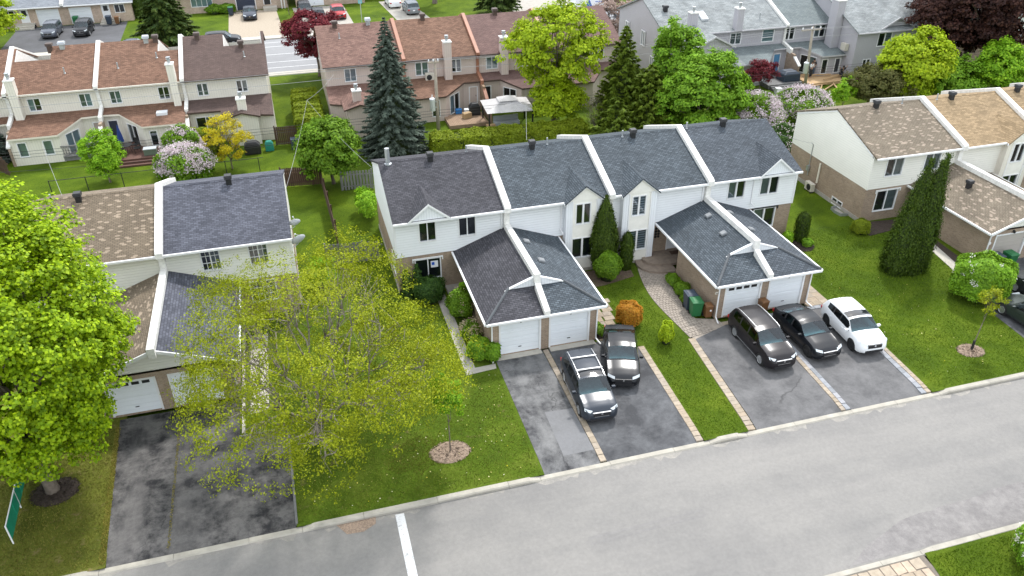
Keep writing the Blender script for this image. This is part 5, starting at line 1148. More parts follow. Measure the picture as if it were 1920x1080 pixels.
# ---------------------------------------------------------------- vegetation
def unitv(a): return a/np.maximum(np.linalg.norm(a, axis=-1, keepdims=True), 1e-9)
def leaves(name, C, N, size, mat, r, aspect=1.35, T=None, parent=None):
    n = len(C); size = size*(.7+.6*r.random(n))
    t = r.normal(size=(n, 3)) if T is None else T+r.normal(size=(n, 3))*.25
    t = unitv(t-(t*N).sum(1, keepdims=True)*N); b = np.cross(N, t)
    a = (size*aspect*.5)[:, None]; w = (size*.5)[:, None]
    bend = N*(size*.18)[:, None]
    V = np.stack([C-t*a-bend, C+b*w, C+t*a-bend, C-b*w], 1).reshape(-1, 3)
    me = fast_mesh(name, V, np.arange(4*n).reshape(-1, 4), mat)
    o = bpy.data.objects.new(name, me); COL.objects.link(o)
    if parent: o.parent = parent
    return o
def sph(r, n): return unitv(r.normal(size=(n, 3)))
def lobes_of(r, rad, k, spread=.62, lr=.42, flat=0):
    i = np.arange(k)+.5; ph = np.arccos(1-2*i/k); th = math.pi*(1+5**.5)*i+r.random()*6
    d = np.stack([np.cos(th)*np.sin(ph), np.sin(th)*np.sin(ph), np.cos(ph)], 1)
    d = unitv(d+r.normal(size=d.shape)*.18); L = d*spread*(.85+.3*r.random((k, 1)))
    R_ = lr*(.8+.45*r.random(k)); return L*rad, R_
def lobe_leaves(r, rad, k, nclump, per, cr, spread=.62, lr=.42, up=.45, bottom=-.75, fill=0):
    L, RR = lobes_of(r, rad, k, spread, lr); m = rad.min() if hasattr(rad, 'min') else min(rad); rad = np.array(rad)
    q = r.integers(0, k, nclump); d = sph(r, nclump); d[:, 2] = np.where(d[:, 2] < -.35, -d[:, 2], d[:, 2])
    c = L[q]+d*RR[q][:, None]*rad*(.72+.3*r.random((nclump, 1)))
    if fill:
        d = sph(r, fill); c = np.concatenate([c, d*rad*(.70+.27*r.random((fill, 1)))*(1+.05*np.sin(d[:, :1]*7)+.05*np.sin(d[:, 1:2]*6+d[:, 2:]*5))])
    c = c[(c/rad)[:, 2] > bottom]
    # drop clumps deep inside other lobes
    rr = np.linalg.norm(c/rad, axis=1); c = c[rr > .38]; n = len(c)
    off = r.normal(size=(n, per, 3)); off = unitv(off)*(r.random((n, per, 1))**.4)*cr; off[..., 2] = np.where(off[..., 2] < 0, off[..., 2]*.25, off[..., 2]*.8)
    P = (c[:, None, :]+off).reshape(-1, 3)
    out = unitv(c)[:, None, :]+.0*off; N = unitv(out*.55+unitv(off)*.55+np.array([0, 0, up])+r.normal(size=(n, per, 3))*.32).reshape(-1, 3)
    return P, N, L, c
def limbs(mb, rng_, base, fork, tips, r0, r1, bend=.25, twigs=None, rtw=.02, seg=4):
    f = np.array(fork); tips = np.array(tips)
    if not len(tips): return
    m = max(3, min(7, len(tips)//5)); rel = unitv(tips-f); sd = rel[rng_.permutation(len(rel))[:m]]
    for _ in range(4):
        g = (rel @ sd.T).argmax(1); sd = np.array([unitv(rel[g == i].mean(0)) if (g == i).any() else sd[i] for i in range(m)])
    def arm(a, b, ra, rb, n=seg):
        L = np.linalg.norm(b-a); P = [a]
        for i in range(1, n):
            t = i/n; p = a*(1-t)+b*t+rng_.normal(size=3)*bend*L*.16; p[2] += .08*math.sin(math.pi*t)*np.linalg.norm((b-a)[:2]); P.append(p)
        P.append(b); mb.tube([tuple(p) for p in P], [ra+(rb-ra)*i/n for i in range(n+1)], 6); return P
    for i in range(m):
        T = tips[g == i]
        if not len(T): continue
        hub = f+(T.mean(0)-f)*.5; arm(f, hub, r0, r0*.62)
        for tp in T:
            path = arm(hub, tp, r0*.42, r1)
            if twigs is not None and len(twigs):
                d = np.linalg.norm(twigs-tp, axis=1)
                for j in np.argsort(d)[:14]:
                    q = twigs[j]; s = path[-1-rng_.integers(0, 3)]; c = (s+q)/2+rng_.normal(size=3)*.12*np.linalg.norm(q-s)
                    mb.tube([tuple(s), tuple(c), tuple(q)], [r1*.6, r1*.4, rtw*.4], 4)
def tree(name, label, loc, th, rad, cz, mat, seed, k=14, nclump=400, per=26, cr=.45, ls=.2, trunk=.22, bark='bark', spread=.62, lr=.42, up=.45, bottom=-.75, twig=False, cat='tree', group=None, off=(0, 0), asp=1.35, core=0, fine=True, fill=0):
    r = np.random.default_rng(seed); t = thing(name, label, cat, loc, 0, group); rad = np.array(rad, float)
    if fine: ls *= .66; per = int(per*1.9)
    P, N, L, c = lobe_leaves(r, rad, k, nclump, per, cr, spread, lr, up, bottom, fill); C0 = np.array([off[0], off[1], cz])
    leaves('crown', P+C0, N, ls, mat, r, asp, parent=t)
    if core: 
        cm = MB(); n = 10; cm.lathe((off[0], off[1], cz), [(max(.05, rad[0]*core*math.cos(a)), rad[2]*core*math.sin(a)) for a in np.linspace(-1.4, 1.4, 7)], 12); cm.build('light_block_core', 'core', t, True)  # solid core added inside the crown to block light
    m = MB(); f = np.array([off[0]*.5, off[1]*.5, th])
    m.tube([(0, 0, -.2), (.0, 0, .15), (off[0]*.2+r.normal()*.06, off[1]*.2, th*.55), tuple(f)], [trunk*1.35, trunk*1.05, trunk*.9, trunk*.75], 10)
    tips = L*.92+C0; tips = tips[tips[:, 2] > th*.8]
    limbs(m, r, None, f, tips, trunk*.5, trunk*.14, twigs=(c+C0) if twig else None)
    m.build('trunk', bark, t, True); return t
def conifer(name, label, loc, h, rad, mat, seed, levels=34, nb=15, per=15, ls=.22, cat='tree', droop=.25, z0=.25, power=.85, dens=3):
    ls *= .55
    r = np.random.default_rng(seed); t = thing(name, label, cat, loc); P = []; N = []; T = []
    for i in range(levels):
        f = i/(levels-1); z = z0+(h-z0)*f; R0 = rad*(1-f)**power*(.88+.24*r.random())+.06; n = max(4, int(nb*(1-f)**.6))
        a0 = r.random()*6.28
        for j in range(n):
            a = a0+6.283*j/n+r.normal()*.12; L = R0*(.78+.35*r.random()); d = np.array([math.cos(a), math.sin(a), 0]); s_ = np.array([-d[1], d[0], 0])
            m = max(4, int(per*L/rad*1.6)+3)*dens; s = (r.random(m)**.6); lat = (r.random(m)-.5)*.55*L*(1.05-s)+r.normal(size=m)*.03
            p = d*(L*s)[:, None]+s_*lat[:, None]; p[:, 2] = z-droop*L*s**1.6+.12*L*s**4-np.abs(lat)*.15
            P.append(p); N.append(unitv(np.array([0, 0, 1])+d*.35+r.normal(size=(m, 3))*.28)); T.append(unitv(d+s_*np.sign(lat)[:, None]*.7+np.array([0, 0, -.15])))
    P, N, T = map(np.concatenate, (P, N, T))
    leaves('crown', P, N, ls, mat, r, 2.6, T, t)
    MB().tube([(0, 0, -.2), (0, 0, h*.5), (0, 0, h*.97)], [rad*.085, rad*.06, .02], 8).build('trunk', 'bark', t)
    MB().lathe((0, 0, z0), [(rad*.62, 0), (rad*.36, h*.38), (rad*.12, h*.7), (.02, h*.86)], 12).build('light_block_core', 'core', t, True)  # added cone core, stops light passing between the branches
    return t
def spray_column(r, prof, n, rag=.06):           # points on a body of revolution, outward normals; prof = [(radius, z)...]
    pr = np.array(prof); seg = np.linalg.norm(np.diff(pr, axis=0), axis=1)*(pr[:-1, 0]+pr[1:, 0]+.05); cdf = np.cumsum(seg)/seg.sum()
    i = np.searchsorted(cdf, r.random(n)); f = r.random(n); a = r.random(n)*6.283
    rad = pr[i, 0]*(1-f)+pr[i+1, 0]*f; z = pr[i, 1]*(1-f)+pr[i+1, 1]*f
    lump = 1+.07*np.sin(a*5+z*1.7)+.05*np.sin(a*9-z*3.1); rad = rad*lump+r.normal(size=n)*rag-np.abs(r.normal(size=n))*rag
    P = np.stack([rad*np.cos(a), rad*np.sin(a), z], 1); dz = pr[i+1]-pr[i]; nz = -dz[:, 0]/(np.abs(dz[:, 1])+np.abs(dz[:, 0])+1e-6)
    N = unitv(np.stack([np.cos(a), np.sin(a), nz+.15], 1)+r.normal(size=(n, 3))*.35); return P, N
def cedar(label, loc, profs, n, ls, mat='l_cedar', seed=1, name='cedar', cat='shrub', rag=.06, asp=1.6, group=None, vert=True):
    r = np.random.default_rng(seed); t = thing(name, label, cat, loc, 0, group); P = []; N = []; core = MB(); tr = MB(); tot = sum(p[2] if len(p) > 2 else 1 for p in profs)
    for pf in profs:
        off, prof = pf[0], pf[1]; m = int(n*(pf[2] if len(pf) > 2 else 1)/tot)
        p, q = spray_column(r, prof, m, rag); p[:, 0] += off[0]+(off[2] if len(off) > 2 else 0)*p[:, 2]; p[:, 1] += off[1]; P.append(p); N.append(q)
        sk = off[2] if len(off) > 2 else 0
        core.M = Matrix(((1, 0, sk, off[0]), (0, 1, 0, off[1]), (0, 0, 1, 0), (0, 0, 0, 1)))
        core.lathe((0, 0, 0), [(max(.01, a*.88), b*.985) for a, b in prof], 14)  # added core just inside the sprays, keeps light from leaking through
        tr.tube([(off[0], off[1], -.1), (off[0]+sk*prof[-1][1]*.4, off[1], prof[-1][1]*.4)], .06, 6)
    P = np.concatenate(P); N = np.concatenate(N)
    leaves('crown', P, N, ls, mat, r, asp, np.tile([0, 0, 1.], (len(P), 1)) if vert else None, t); core.build('light_block_core', 'core', t, True); tr.build('trunk', 'bark', t)
    return t
def bush(label, loc, rad, n, ls, mat, seed, name='shrub', cat='shrub', flowers=None, group=None, lump=.14):
    r = np.random.default_rng(seed); t = thing(name, label, cat, loc, 0, group); rad = np.array(rad, float)
    n = int(n*1.8); ls *= .75
    d = sph(r, n); d[:, 2] = np.where(d[:, 2] < -.5, -d[:, 2], d[:, 2]); ph = r.random(6)*6
    k = 1+lump*(np.sin(d[:, 0]*5+ph[0])*np.cos(d[:, 1]*5+ph[1])+np.sin(d[:, 2]*6+ph[2])*.6); k = k*(.80+.25*r.random(n))
    P = d*rad*k[:, None]; P[:, 2] += rad[2]*.85; P[:, 2] = np.maximum(P[:, 2], .04)
    leaves('foliage', P, unitv(d+np.array([0, 0, .4])+r.normal(size=(n, 3))*.45), ls, mat, r, 1.4, None, t)
    MB().lathe((0, 0, 0), [(rad[0]*.45, .0), (rad[0]*.66, rad[2]*.5), (rad[0]*.62, rad[2]*1.1), (rad[0]*.25, rad[2]*1.5)], 10).build('light_block_core', 'core', t, True)  # core added under the leaves so no light shows through
    m = MB()
    for i in range(5): m.tube([(.05*math.cos(i*1.3), .05*math.sin(i*1.3), -.05), (rad[0]*.4*math.cos(i*1.3), rad[1]*.4*math.sin(i*1.3), rad[2]*.8)], .02, 4)
    m.build('stem', 'bark', t)
    if flowers:
        fm, fn, cr, per, fs = flowers; d = sph(r, fn); d[:, 2] = np.abs(d[:, 2])*.9+.02; d = unitv(d); c = d*rad*1.03; c[:, 2] += rad[2]*.85
        off = r.normal(size=(fn, per, 3))*cr*.5; P = (c[:, None]+off).reshape(-1, 3)
        leaves('blossom', P, unitv(r.normal(size=P.shape)+np.array([0, -.3, .8])), fs, fm, r, 1.0, None, t)
    return t
def hedge(label, p0, p1, w, h, n, mat, seed, ls=.14):
    r = np.random.default_rng(seed); d = Vector((p1[0]-p0[0], p1[1]-p0[1])); L = d.length; t = thing('hedge', label, 'hedge', (p0[0], p0[1], 0), math.atan2(d.y, d.x))
    A = np.array([L*w, L*h, L*h, w*h, w*h]); f = r.choice(5, n, p=A/A.sum()); u = r.random(n); v = r.random(n)
    P = np.zeros((n, 3)); N = np.zeros((n, 3))
    for i, (pp, nn) in enumerate(((lambda: (u*L, (v-.5)*w, 0*u+h), (0, 0, 1)), (lambda: (u*L, 0*u-w/2, v*h), (0, -1, 0)), (lambda: (u*L, 0*u+w/2, v*h), (0, 1, 0)), (lambda: (0*u, (u-.5)*w, v*h), (-1, 0, 0)), (lambda: (0*u+L, (u-.5)*w, v*h), (1, 0, 0)))):
        q = np.stack(pp(), 1); s = f == i; P[s] = q[s]; N[s] = nn
    lumpy = .09*np.sin(P[:, 0]*2.1)+.07*np.sin(P[:, 0]*5.3+P[:, 2]*3)+r.normal(size=n)*.05; P += N*(lumpy[:, None]-.02)
    leaves('foliage', P, unitv(N+np.array([0, 0, .35])+r.normal(size=(n, 3))*.5), ls, mat, r, 1.4, None, t)
    MB().box(.12, L-.12, -w/2+.12, w/2-.12, 0, h-.12).build('light_block_core', 'core', t); return t  # added box core that stops light leaking through the hedge
def mulch(label, x, y, rx, ry, mat, ring=True, seed=0):
    r = random.Random(seed); n = 28; t = thing('mulch_bed', label, 'mulch bed', (x, y, 0)); pts = [(rx*(1+r.uniform(-.08, .08))*math.cos(i*6.283/n), ry*(1+r.uniform(-.08, .08))*math.sin(i*6.283/n)) for i in range(n)]
    m = MB(); V = [(0, 0, .05)]+[(p[0]*.6, p[1]*.6, .05) for p in pts]+[(p[0]*.9, p[1]*.9, .045) for p in pts]+[(p[0], p[1], .004) for p in pts]
    F = [(0, 1+i, 1+(i+1) % n) for i in range(n)]+[(1+k*n+i, 1+(k+1)*n+i, 1+(k+1)*n+(i+1) % n, 1+k*n+(i+1) % n) for k in range(2) for i in range(n)]
    m.add(V, F).build('soil_mound', mat, t, True)
    rr = np.random.default_rng(seed); N_ = int(900*rx*ry); a = rr.random(N_)*6.283; q = np.sqrt(rr.random(N_))*1.05; P = np.stack([q*rx*np.cos(a), q*ry*np.sin(a), .055-.04*q**4+.02*rr.random(N_)], 1)
    o = leaves('wood_chips', P, unitv(np.array([0, 0, 1.])+rr.normal(size=(N_, 3))*.5), .06, mat, rr, 2.2, None, t); o['kind'] = 'stuff'
# near trees
tree('maple_tree', 'big bright green maple beside the stained driveway', (-12.9, 30.3, 0), 2.2, (5.3, 5.3, 6.4), 8.0, 'l_maple', 11, fine=False, fill=1900, k=44, nclump=1300, per=50, cr=.40, ls=.125, trunk=.28, spread=.76, lr=.24, bottom=-.86, asp=1.1, up=.7, off=(-.25, .3))
mulch('dark mulch bed around the big maple trunk', -12.8, 30.2, 1.0, .85, 'mulch', seed=1)
tree('locust_tree', 'sparse yellow green locust spreading over lawn and driveway', (-1.4, 30.2, 0), 1.2, (6.7, 6.7, 4.7), 5.3, 'l_locust', 23, fine=False, k=56, nclump=2900, per=24, cr=.36, ls=.056, trunk=.2, spread=.74, lr=.26, bottom=-.9, twig=True, bark='bark_pale', off=(.8, -.6), asp=1.8, up=.3)
tree('sapling', 'small green sapling standing in the wood chip mulch ring', (4.72, 27.8, 0), 1.6, (.75, .75, 1.7), 3.3, 'l_young', 31, k=10, nclump=90, per=24, cr=.22, ls=.12, trunk=.035)
mulch('pale wood chip ring around the small green sapling', 4.7, 27.75, .95, .7, 'mulch_pale', seed=2)
tree('sapling', 'thin yellow leaved sapling with black trunk guard on the lush lawn', (34.2, 27.6, 0), 1.7, (.75, .75, 1.0), 3.0, 'l_locust', 32, k=9, nclump=45, per=16, cr=.2, ls=.11, trunk=.03, off=(.45, .2), twig=True)
tag(MB().lathe((34.2, 27.6, 0), [(.07, 0), (.07, .62)], 10).build('trunk_guard', 'rubber'), 'black plastic guard around the thin sapling trunk', 'trunk guard')
mulch('round soil bed around the thin sapling on the lush lawn', 34.1, 27.55, .75, .6, 'mulch_pale', seed=3)
# cedars and shrubs of the white row
cedar('tall pointed cedar before the white bay', (17.75, 41.55, 0), [((0, 0), [(.45, .0), (.82, .9), (.85, 2.3), (.62, 3.6), (.3, 4.7), (.04, 5.3)])], 20000, .07, seed=41)
cedar('slim clipped cedar between the two bays', (19.25, 41.25, 0), [((0, 0), [(.3, .0), (.4, .5), (.4, 1.9), (.26, 2.45), (.04, 2.7)])], 7000, .065, seed=42)
bush('round mid green shrub at the foot of the tall pointed cedar', (17.6, 40.35, 0), (.85, .8, 1.05), 6000, .10, 'l_green', 43)
bush('orange leaved rounded bush on the lawn strip', (16.95, 35.3, 0), (.72, .7, .8), 5000, .08, 'l_orange', 44)
wl = bush('small lime leaved standard shrub on the lawn strip', (18.2, 32.95, 0), (.42, .4, .75), 1500, .11, 'l_lime', 45)
cedar('small twin pointed cedars beside the ground floor window', (5.35, 41.6, 0), [((-.3, 0), [(.3, 0), (.35, .6), (.22, 1.6), (.03, 2.1)]), ((.35, .1), [(.3, 0), (.36, .7), (.22, 1.8), (.03, 2.3)])], 3500, .09, 'l_dark', 46)
bush('dark rounded yew below the ground floor window', (6.3, 41.0, 0), (.95, .8, .9), 5000, .09, 'l_dark', 47)
bush('glossy shrub with pale blossom beside the garage wall', (7.75, 39.0, 0), (.75, .95, .9), 4500, .10, 'l_green', 48, flowers=('l_cream', 14, .16, 20, .06))
bush('hydrangea with faded cream flower heads by the garage', (7.85, 36.6, 0), (.62, .7, .55), 2600, .10, 'l_green', 49, flowers=('l_cream', 70, .14, 16, .07))
bush('round box shrub at the garage corner', (7.85, 34.7, 0), (.7, .7, .62), 5000, .07, 'l_fresh', 50)
bush('loose green shrub touching the garage door edge', (8.45, 34.05, 0), (.42, .35, .65), 1500, .12, 'l_fresh', 51)
bush('bright tuft at the stoop corner', (8.3, 40.4, 0), (.4, .4, .7), 900, .12, 'l_young', 52)
for i, (x, y, a, b) in enumerate(((21.35, 38.6, .42, .4), (21.35, 37.4, .5, .45), (21.3, 36.3, .45, .42))): bush(['low green shrub beside the curved step', 'middle low shrub along the cobble path', 'low shrub next to the bins'][i], (x, y, 0), (a, .6, b), 1500, .08, 'l_green', 53+i)
bush('clump of grass in the small bed by the garage door', (14.95, 35.0, 0), (.35, .6, .3), 900, .10, 'l_green', 57)
MB().prism([(14.5, 34.3), (15.25, 34.3), (15.3, 35.8), (14.6, 35.8)], -.05, .03).build('planting_bed', 'mulch', kind='structure')
MB().prism([(20.9, 35.2), (21.75, 35.2), (21.8, 39.3), (21.2, 39.3)], -.05, .04).build('planting_bed', 'mulch', kind='structure')
MB().prism([(15.3, 41.6), (19.6, 41.6), (19.4, 40.2), (17.3, 39.7), (15.9, 39.6)], -.05, .025).build('planting_bed', 'soil', kind='structure')
cedar('clipped columnar cedar at the corner of the white row', (32.25, 41.4, 0), [((0, 0), [(.35, 0), (.45, .6), (.45, 1.6), (.3, 2.05), (.05, 2.2)])], 3500, .08, seed=60)
bush('hosta tuft in the bed beside the columnar cedar', (32.3, 40.6, 0), (.35, .35, .3), 500, .16, 'l_fresh', 61); bush('pale leaved plant behind the columnar cedar', (31.3, 41.5, 0), (.4, .4, .4), 700, .13, 'l_young', 62)
mulch('dark bed around the columnar cedar', 32.0, 40.9, .85, 1.0, 'mulch', seed=4)
bush('clipped ball shrub at the beige corner', (36.9, 41.2, 0), (.62, .62, .55), 4000, .06, 'l_hedge', 63)
MB().prism([(37.3, 40.6), (40.2, 41.0), (40.8, 42.2), (38.0, 42.5), (37.2, 42.0)], -.05, .03).build('planting_bed', 'mulch', kind='structure')
MB().prism([(39.9, 34.5), (41.0, 35.2), (41.4, 40.5), (41.1, 40.5)], -.05, .02).build('planting_bed', 'mulch', kind='structure')
cedar('huge cedar clump with several pointed tops on the lush lawn', (36.6, 36.3, 0), [((-.45, 0, .04), [(.95, .0), (1.05, .7), (.95, 2.4), (.7, 4.2), (.36, 6.2), (.16, 7.0), (.03, 7.6)], 2), ((.25, -.25, .03), [(.9, 0), (1.0, .8), (.9, 3.0), (.6, 5.0), (.27, 6.6), (.03, 7.5)], 1.6), ((.9, .1, .03), [(.7, 0), (.8, .8), (.7, 3), (.46, 5.0), (.24, 6.6), (.03, 7.7)], 1.2), ((-.9, -.3, .02), [(.65, 0), (.8, .6), (.7, 2), (.4, 3.6), (.04, 4.8)], 1)], 80000, .075, seed=64, rag=.12)
bush('large rounded bush with white blossom by the far driveway', (38.5, 32.0, 0), (1.65, 1.5, 1.55), 14000, .14, 'l_fresh', 65, flowers=('l_white', 20, .14, 14, .08))
bush('white flowering shrub at the roadside lawn corner', (26.2, 15.0, 0), (1.2, 1.0, 1.0), 5000, .12, 'l_fresh', 66, flowers=('l_white', 60, .14, 14, .08))
# back yards
conifer('spruce_tree', 'tall blue spruce before the pinkish row', (7.9, 65.2, 0), 11.3, 3.1, 'l_spruce', 70, 50, 20, 24, .24, power=.78)
tree('leafy_tree', 'rounded mid green tree by the dark board fence', (2.2, 60.2, 0), 1.2, (2.5, 2.4, 2.7), 2.9, 'l_green', 71, k=20, nclump=520, per=26, cr=.45, ls=.22, trunk=.14, spread=.66, lr=.38, bottom=-.97)
hedge('tall clipped hedge between the cream and pinkish rows', (1.2, 69.2), (1.2, 78.5), 2.3, 2.2, 36000, 'l_hedge', 72, .11)
hedge('long yellow green hedge behind the slate roofs', (10.8, 63.4), (24.4, 62.9), 2.3, 1.75, 60000, 'l_hedge', 73, .11)
hedge('dark clipped hedge behind the lilac bushes', (-9.3, 70.2), (-6.5, 70.0), 1.5, 1.9, 5000, 'l_hedge', 74, .15)
tree('leafy_tree', 'tall lime green maple before the pinkish row', (22.9, 67.2, 0), 3.2, (4.9, 3.8, 4.2), 7.2, 'l_lime', 75, k=28, nclump=480, per=26, cr=.6, ls=.27, trunk=.2, spread=.72, lr=.30, bottom=-.8, twig=True)
tree('leafy_tree', 'low bright green tree under the lime maple', (23.0, 66.4, 0), .8, (2.6, 2.2, 2.1), 2.6, 'l_lime', 76, k=16, nclump=300, per=26, cr=.5, ls=.24, trunk=.1, bottom=-.95)
conifer('cedar_tree', 'tall loose cedar beside the lime maple', (27.6, 62.6, 0), 9.8, 2.7, 'l_thuja', 77, 34, 14, 15, .34, droop=-.15, power=.7)
conifer('cedar_tree', 'second loose cedar crowded against the taller one', (29.2, 60.6, 0), 7.0, 2.7, 'l_thuja', 78, 28, 14, 15, .34, droop=-.15, power=.6)
conifer('cedar_tree', 'short bushy cedar near the bare shrub', (26.0, 59.8, 0), 4.8, 2.4, 'l_thuja', 79, 20, 13, 14, .32, droop=-.15, power=.6)
tree('leafy_tree', 'upright fresh green ash before the lilac grey gables', (32.3, 62.4, 0), 2.0, (2.4, 2.3, 4.6), 5.6, 'l_fresh', 80, k=22, nclump=420, per=26, cr=.5, ls=.26, trunk=.15, spread=.7, lr=.3, bottom=-.95)
tree('leafy_tree', 'broad fresh green maple behind the white row', (33.6, 59.4, 0), 1.5, (4.2, 3.2, 3.9), 4.2, 'l_fresh', 81, k=26, nclump=800, per=28, cr=.5, ls=.26, trunk=.2, spread=.7, lr=.34, bottom=-.97)
tree('bare_shrub', 'grey nearly leafless shrub beside the long hedge', (25.6, 63.0, 0), .6, (1.6, 1.3, 2.2), 2.4, 'l_olive', 82, k=26, nclump=160, per=5, cr=.3, ls=.12, trunk=.05, twig=True, bark='bark_pale', cat='shrub')
LG = 'lilac bushes in blossom'
bush('mauve lilac in full blossom behind the brown roof', (-8.9, 63.9, 0), (2.1, 1.8, 1.6), 4500, .20, 'l_green', 83, 'lilac_bush', flowers=('l_lilac', 460, .24, 18, .10), group=LG)
bush('upper lilac leaning by the clipped hedge', (-9.2, 66.6, 0), (1.6, 1.5, 1.9), 3000, .20, 'l_green', 84, 'lilac_bush', flowers=('l_lilac', 130, .22, 14, .12), group=LG)
bush('pale lilac beside the fresh green maple', (38.4, 58.7, 0), (2.6, 2.2, 2.3), 7000, .2, 'l_green', 85, 'lilac_bush', flowers=('l_lilac', 420, .26, 18, .11), group=LG)
bush('pale lilac between white row and beige gable', (44.0, 60.0, 0), (2.7, 2.3, 2.1), 7000, .2, 'l_green', 86, 'lilac_bush', flowers=('l_lilac', 420, .26, 18, .11), group=LG)
bush('green bush with sparse blossom low between the two rows', (39.0, 55.0, 0), (2.2, 1.8, 1.5), 5000, .2, 'l_dark', 87, flowers=('l_lilac', 60, .2, 10, .11))
tree('forsythia_bush', 'yellow forsythia behind the blue violet roof', (-5.6, 65.6, 0), .7, (2.0, 1.6, 2.2), 2.6, 'l_yellow', 88, k=26, nclump=260, per=14, cr=.3, ls=.13, trunk=.06, twig=True, cat='shrub', spread=.75, lr=.25)
tree('garden_tree', 'young green conical tree before the red deck', (-15.0, 65.6, 0), .5, (1.6, 1.5, 2.2), 2.2, 'l_young', 89, k=14, nclump=260, per=24, cr=.35, ls=.16, trunk=.08, bottom=-.97)
conifer('spruce_tree', 'blue spruce at the end of the cream row', (-25.4, 73.2, 0), 5.4, 2.1, 'l_spruce', 90, 26, 14, 16, .28)
tree('leafy_tree', 'tall green bush beside the white end gable', (4.0, 53.6, 0), .4, (.7, 1.9, 1.1), 1.1, 'l_young', 91, k=12, nclump=160, per=22, cr=.3, ls=.14, trunk=.05, bottom=-.97, cat='shrub')
tree('shrub', 'small wild shrub below the satellite dishes', (.1, 44.3, 0), .4, (.9, 1.2, 1.0), 1.2, 'l_young', 92, k=12, nclump=120, per=20, cr=.28, ls=.13, trunk=.05, bottom=-.97, cat='shrub')
tree('ornamental_tree', 'small crimson tree beside the grey deck', (46.2, 70.4, 0), .8, (1.7, 1.4, 1.3), 2.0, 'l_red', 93, k=14, nclump=170, per=18, cr=.35, ls=.18, trunk=.06, twig=True)
tree('leafy_tree', 'rounded olive brown tree before the half built deck', (54.3, 62.8, 0), .8, (3.2, 2.8, 2.2), 2.2, 'l_olive', 94, k=18, nclump=420, per=30, cr=.5, ls=.2, trunk=.12, bottom=-.95)
tree('leafy_tree', 'bright lime tree before the tall grey house', (57.6, 62.6, 0), 1.2, (3.8, 3.3, 3.2), 3.8, 'l_lime', 95, k=24, nclump=560, per=26, cr=.6, ls=.28, trunk=.16, bottom=-.95)
tree('leafy_tree', 'dark purple maple towering over the grey row', (69.7, 69.0, 0), 3.0, (7.2, 6.0, 5.6), 7.6, 'l_purple', 96, k=36, nclump=1300, per=28, cr=.7, ls=.32, trunk=.3, spread=.72, lr=.32, bottom=-.9)
tree('leafy_tree', 'low green tree beneath the dark purple maple', (62.6, 62.6, 0), .8, (2.9, 2.4, 2.1), 2.1, 'l_fresh', 97, k=16, nclump=320, per=24, cr=.5, ls=.25, trunk=.1, bottom=-.95)
tree('leafy_tree', 'yellowish green tree behind the tan roof', (67.6, 62.0, 0), 1.0, (3.4, 2.8, 2.8), 2.8, 'l_young', 98, k=18, nclump=400, per=24, cr=.55, ls=.26, trunk=.1, bottom=-.95)
tree('leafy_tree', 'thin young tree by the half built deck', (50.9, 63.2, 0), .6, (1.2, 1.0, 1.5), 1.8, 'l_young', 99, k=10, nclump=90, per=18, cr=.3, ls=.18, trunk=.05, bottom=-.95)
tree('leafy_tree', 'green tree hidden behind the lilac grey end gable', (36.4, 66.5, 0), 1.0, (2.2, 2.2, 3.0), 3.4, 'l_fresh', 100, k=14, nclump=220, per=22, cr=.5, ls=.25, trunk=.1, bottom=-.95)
# far street
tree('leafy_tree', 'crimson leaved tree beside the far street', (3.3, 89.3, 0), 2.0, (3.5, 3.0, 2.9), 4.2, 'l_red', 101, k=22, nclump=460, per=22, cr=.5, ls=.24, trunk=.16, spread=.7, lr=.32, bottom=-.85, twig=True)
conifer('spruce_tree', 'wide dark spruce at the far street', (-12.4, 98.5, 0), 10.5, 4.4, 'l_spruceg', 102, 36, 16, 20, .5, droop=.3, z0=.6, power=.7)
tree('ornamental_tree', 'dusty pink blossoming tree beside the grey gable', (39.3, 93.0, 0), .8, (3.4, 2.8, 2.6), 2.7, 'l_pink', 103, k=28, nclump=520, per=14, cr=.4, ls=.2, trunk=.12, twig=True, bottom=-.9, spread=.74, lr=.25)
tree('leafy_tree', 'bright green tree beside the far bungalow pair', (-35.0, 112.5, 0), 1.4, (4.2, 3.6, 3.8), 4.0, 'l_lime', 104, k=22, nclump=500, per=22, cr=.7, ls=.36, trunk=.2, bottom=-.95)
cedar('dark clipped cedar at the far bungalow pair', (-18.6, 124.6, 0), [((0, 0), [(.9, 0), (1.15, .8), (1.1, 2.6), (.5, 4.2), (.05, 4.8)])], 3500, .24, 'l_cedar', 105)
conifer('spruce_tree', 'dark spruce on the lawn behind the mauve roofs', (29.5, 111.5, 0), 6.5, 3.0, 'l_spruceg', 106, 22, 14, 12, .5, droop=.3, z0=1.4)
for i, (x, y) in enumerate(((-8.6, 123.2), (-6.9, 123.3))): bush(['rounded bush left of the navy garage under the window', 'second rounded bush next to the navy garage'][i], (x, y, 0), (1.2, .8, .7), 1500, .18, 'l_green', 107+i)
tree('leafy_tree', 'old street tree trunk on the far lawn', (22.3, 120.5, 0), 4.0, (3.5, 3.5, 2.6), 8.0, 'l_green', 109, k=14, nclump=200, per=20, cr=.7, ls=.4, trunk=.35)
tree('leafy_tree', 'thin sapling on the lawn right of the stone driveway', (1.4, 119.5, 0), 1.3, (.7, .7, 1.0), 2.6, 'l_young', 110, k=8, nclump=40, per=14, cr=.25, ls=.2, trunk=.05)
mulch('round bed on the far lawn beside the spruce', -17.0, 115.0, 1.3, 1.1, 'mulch', seed=7)
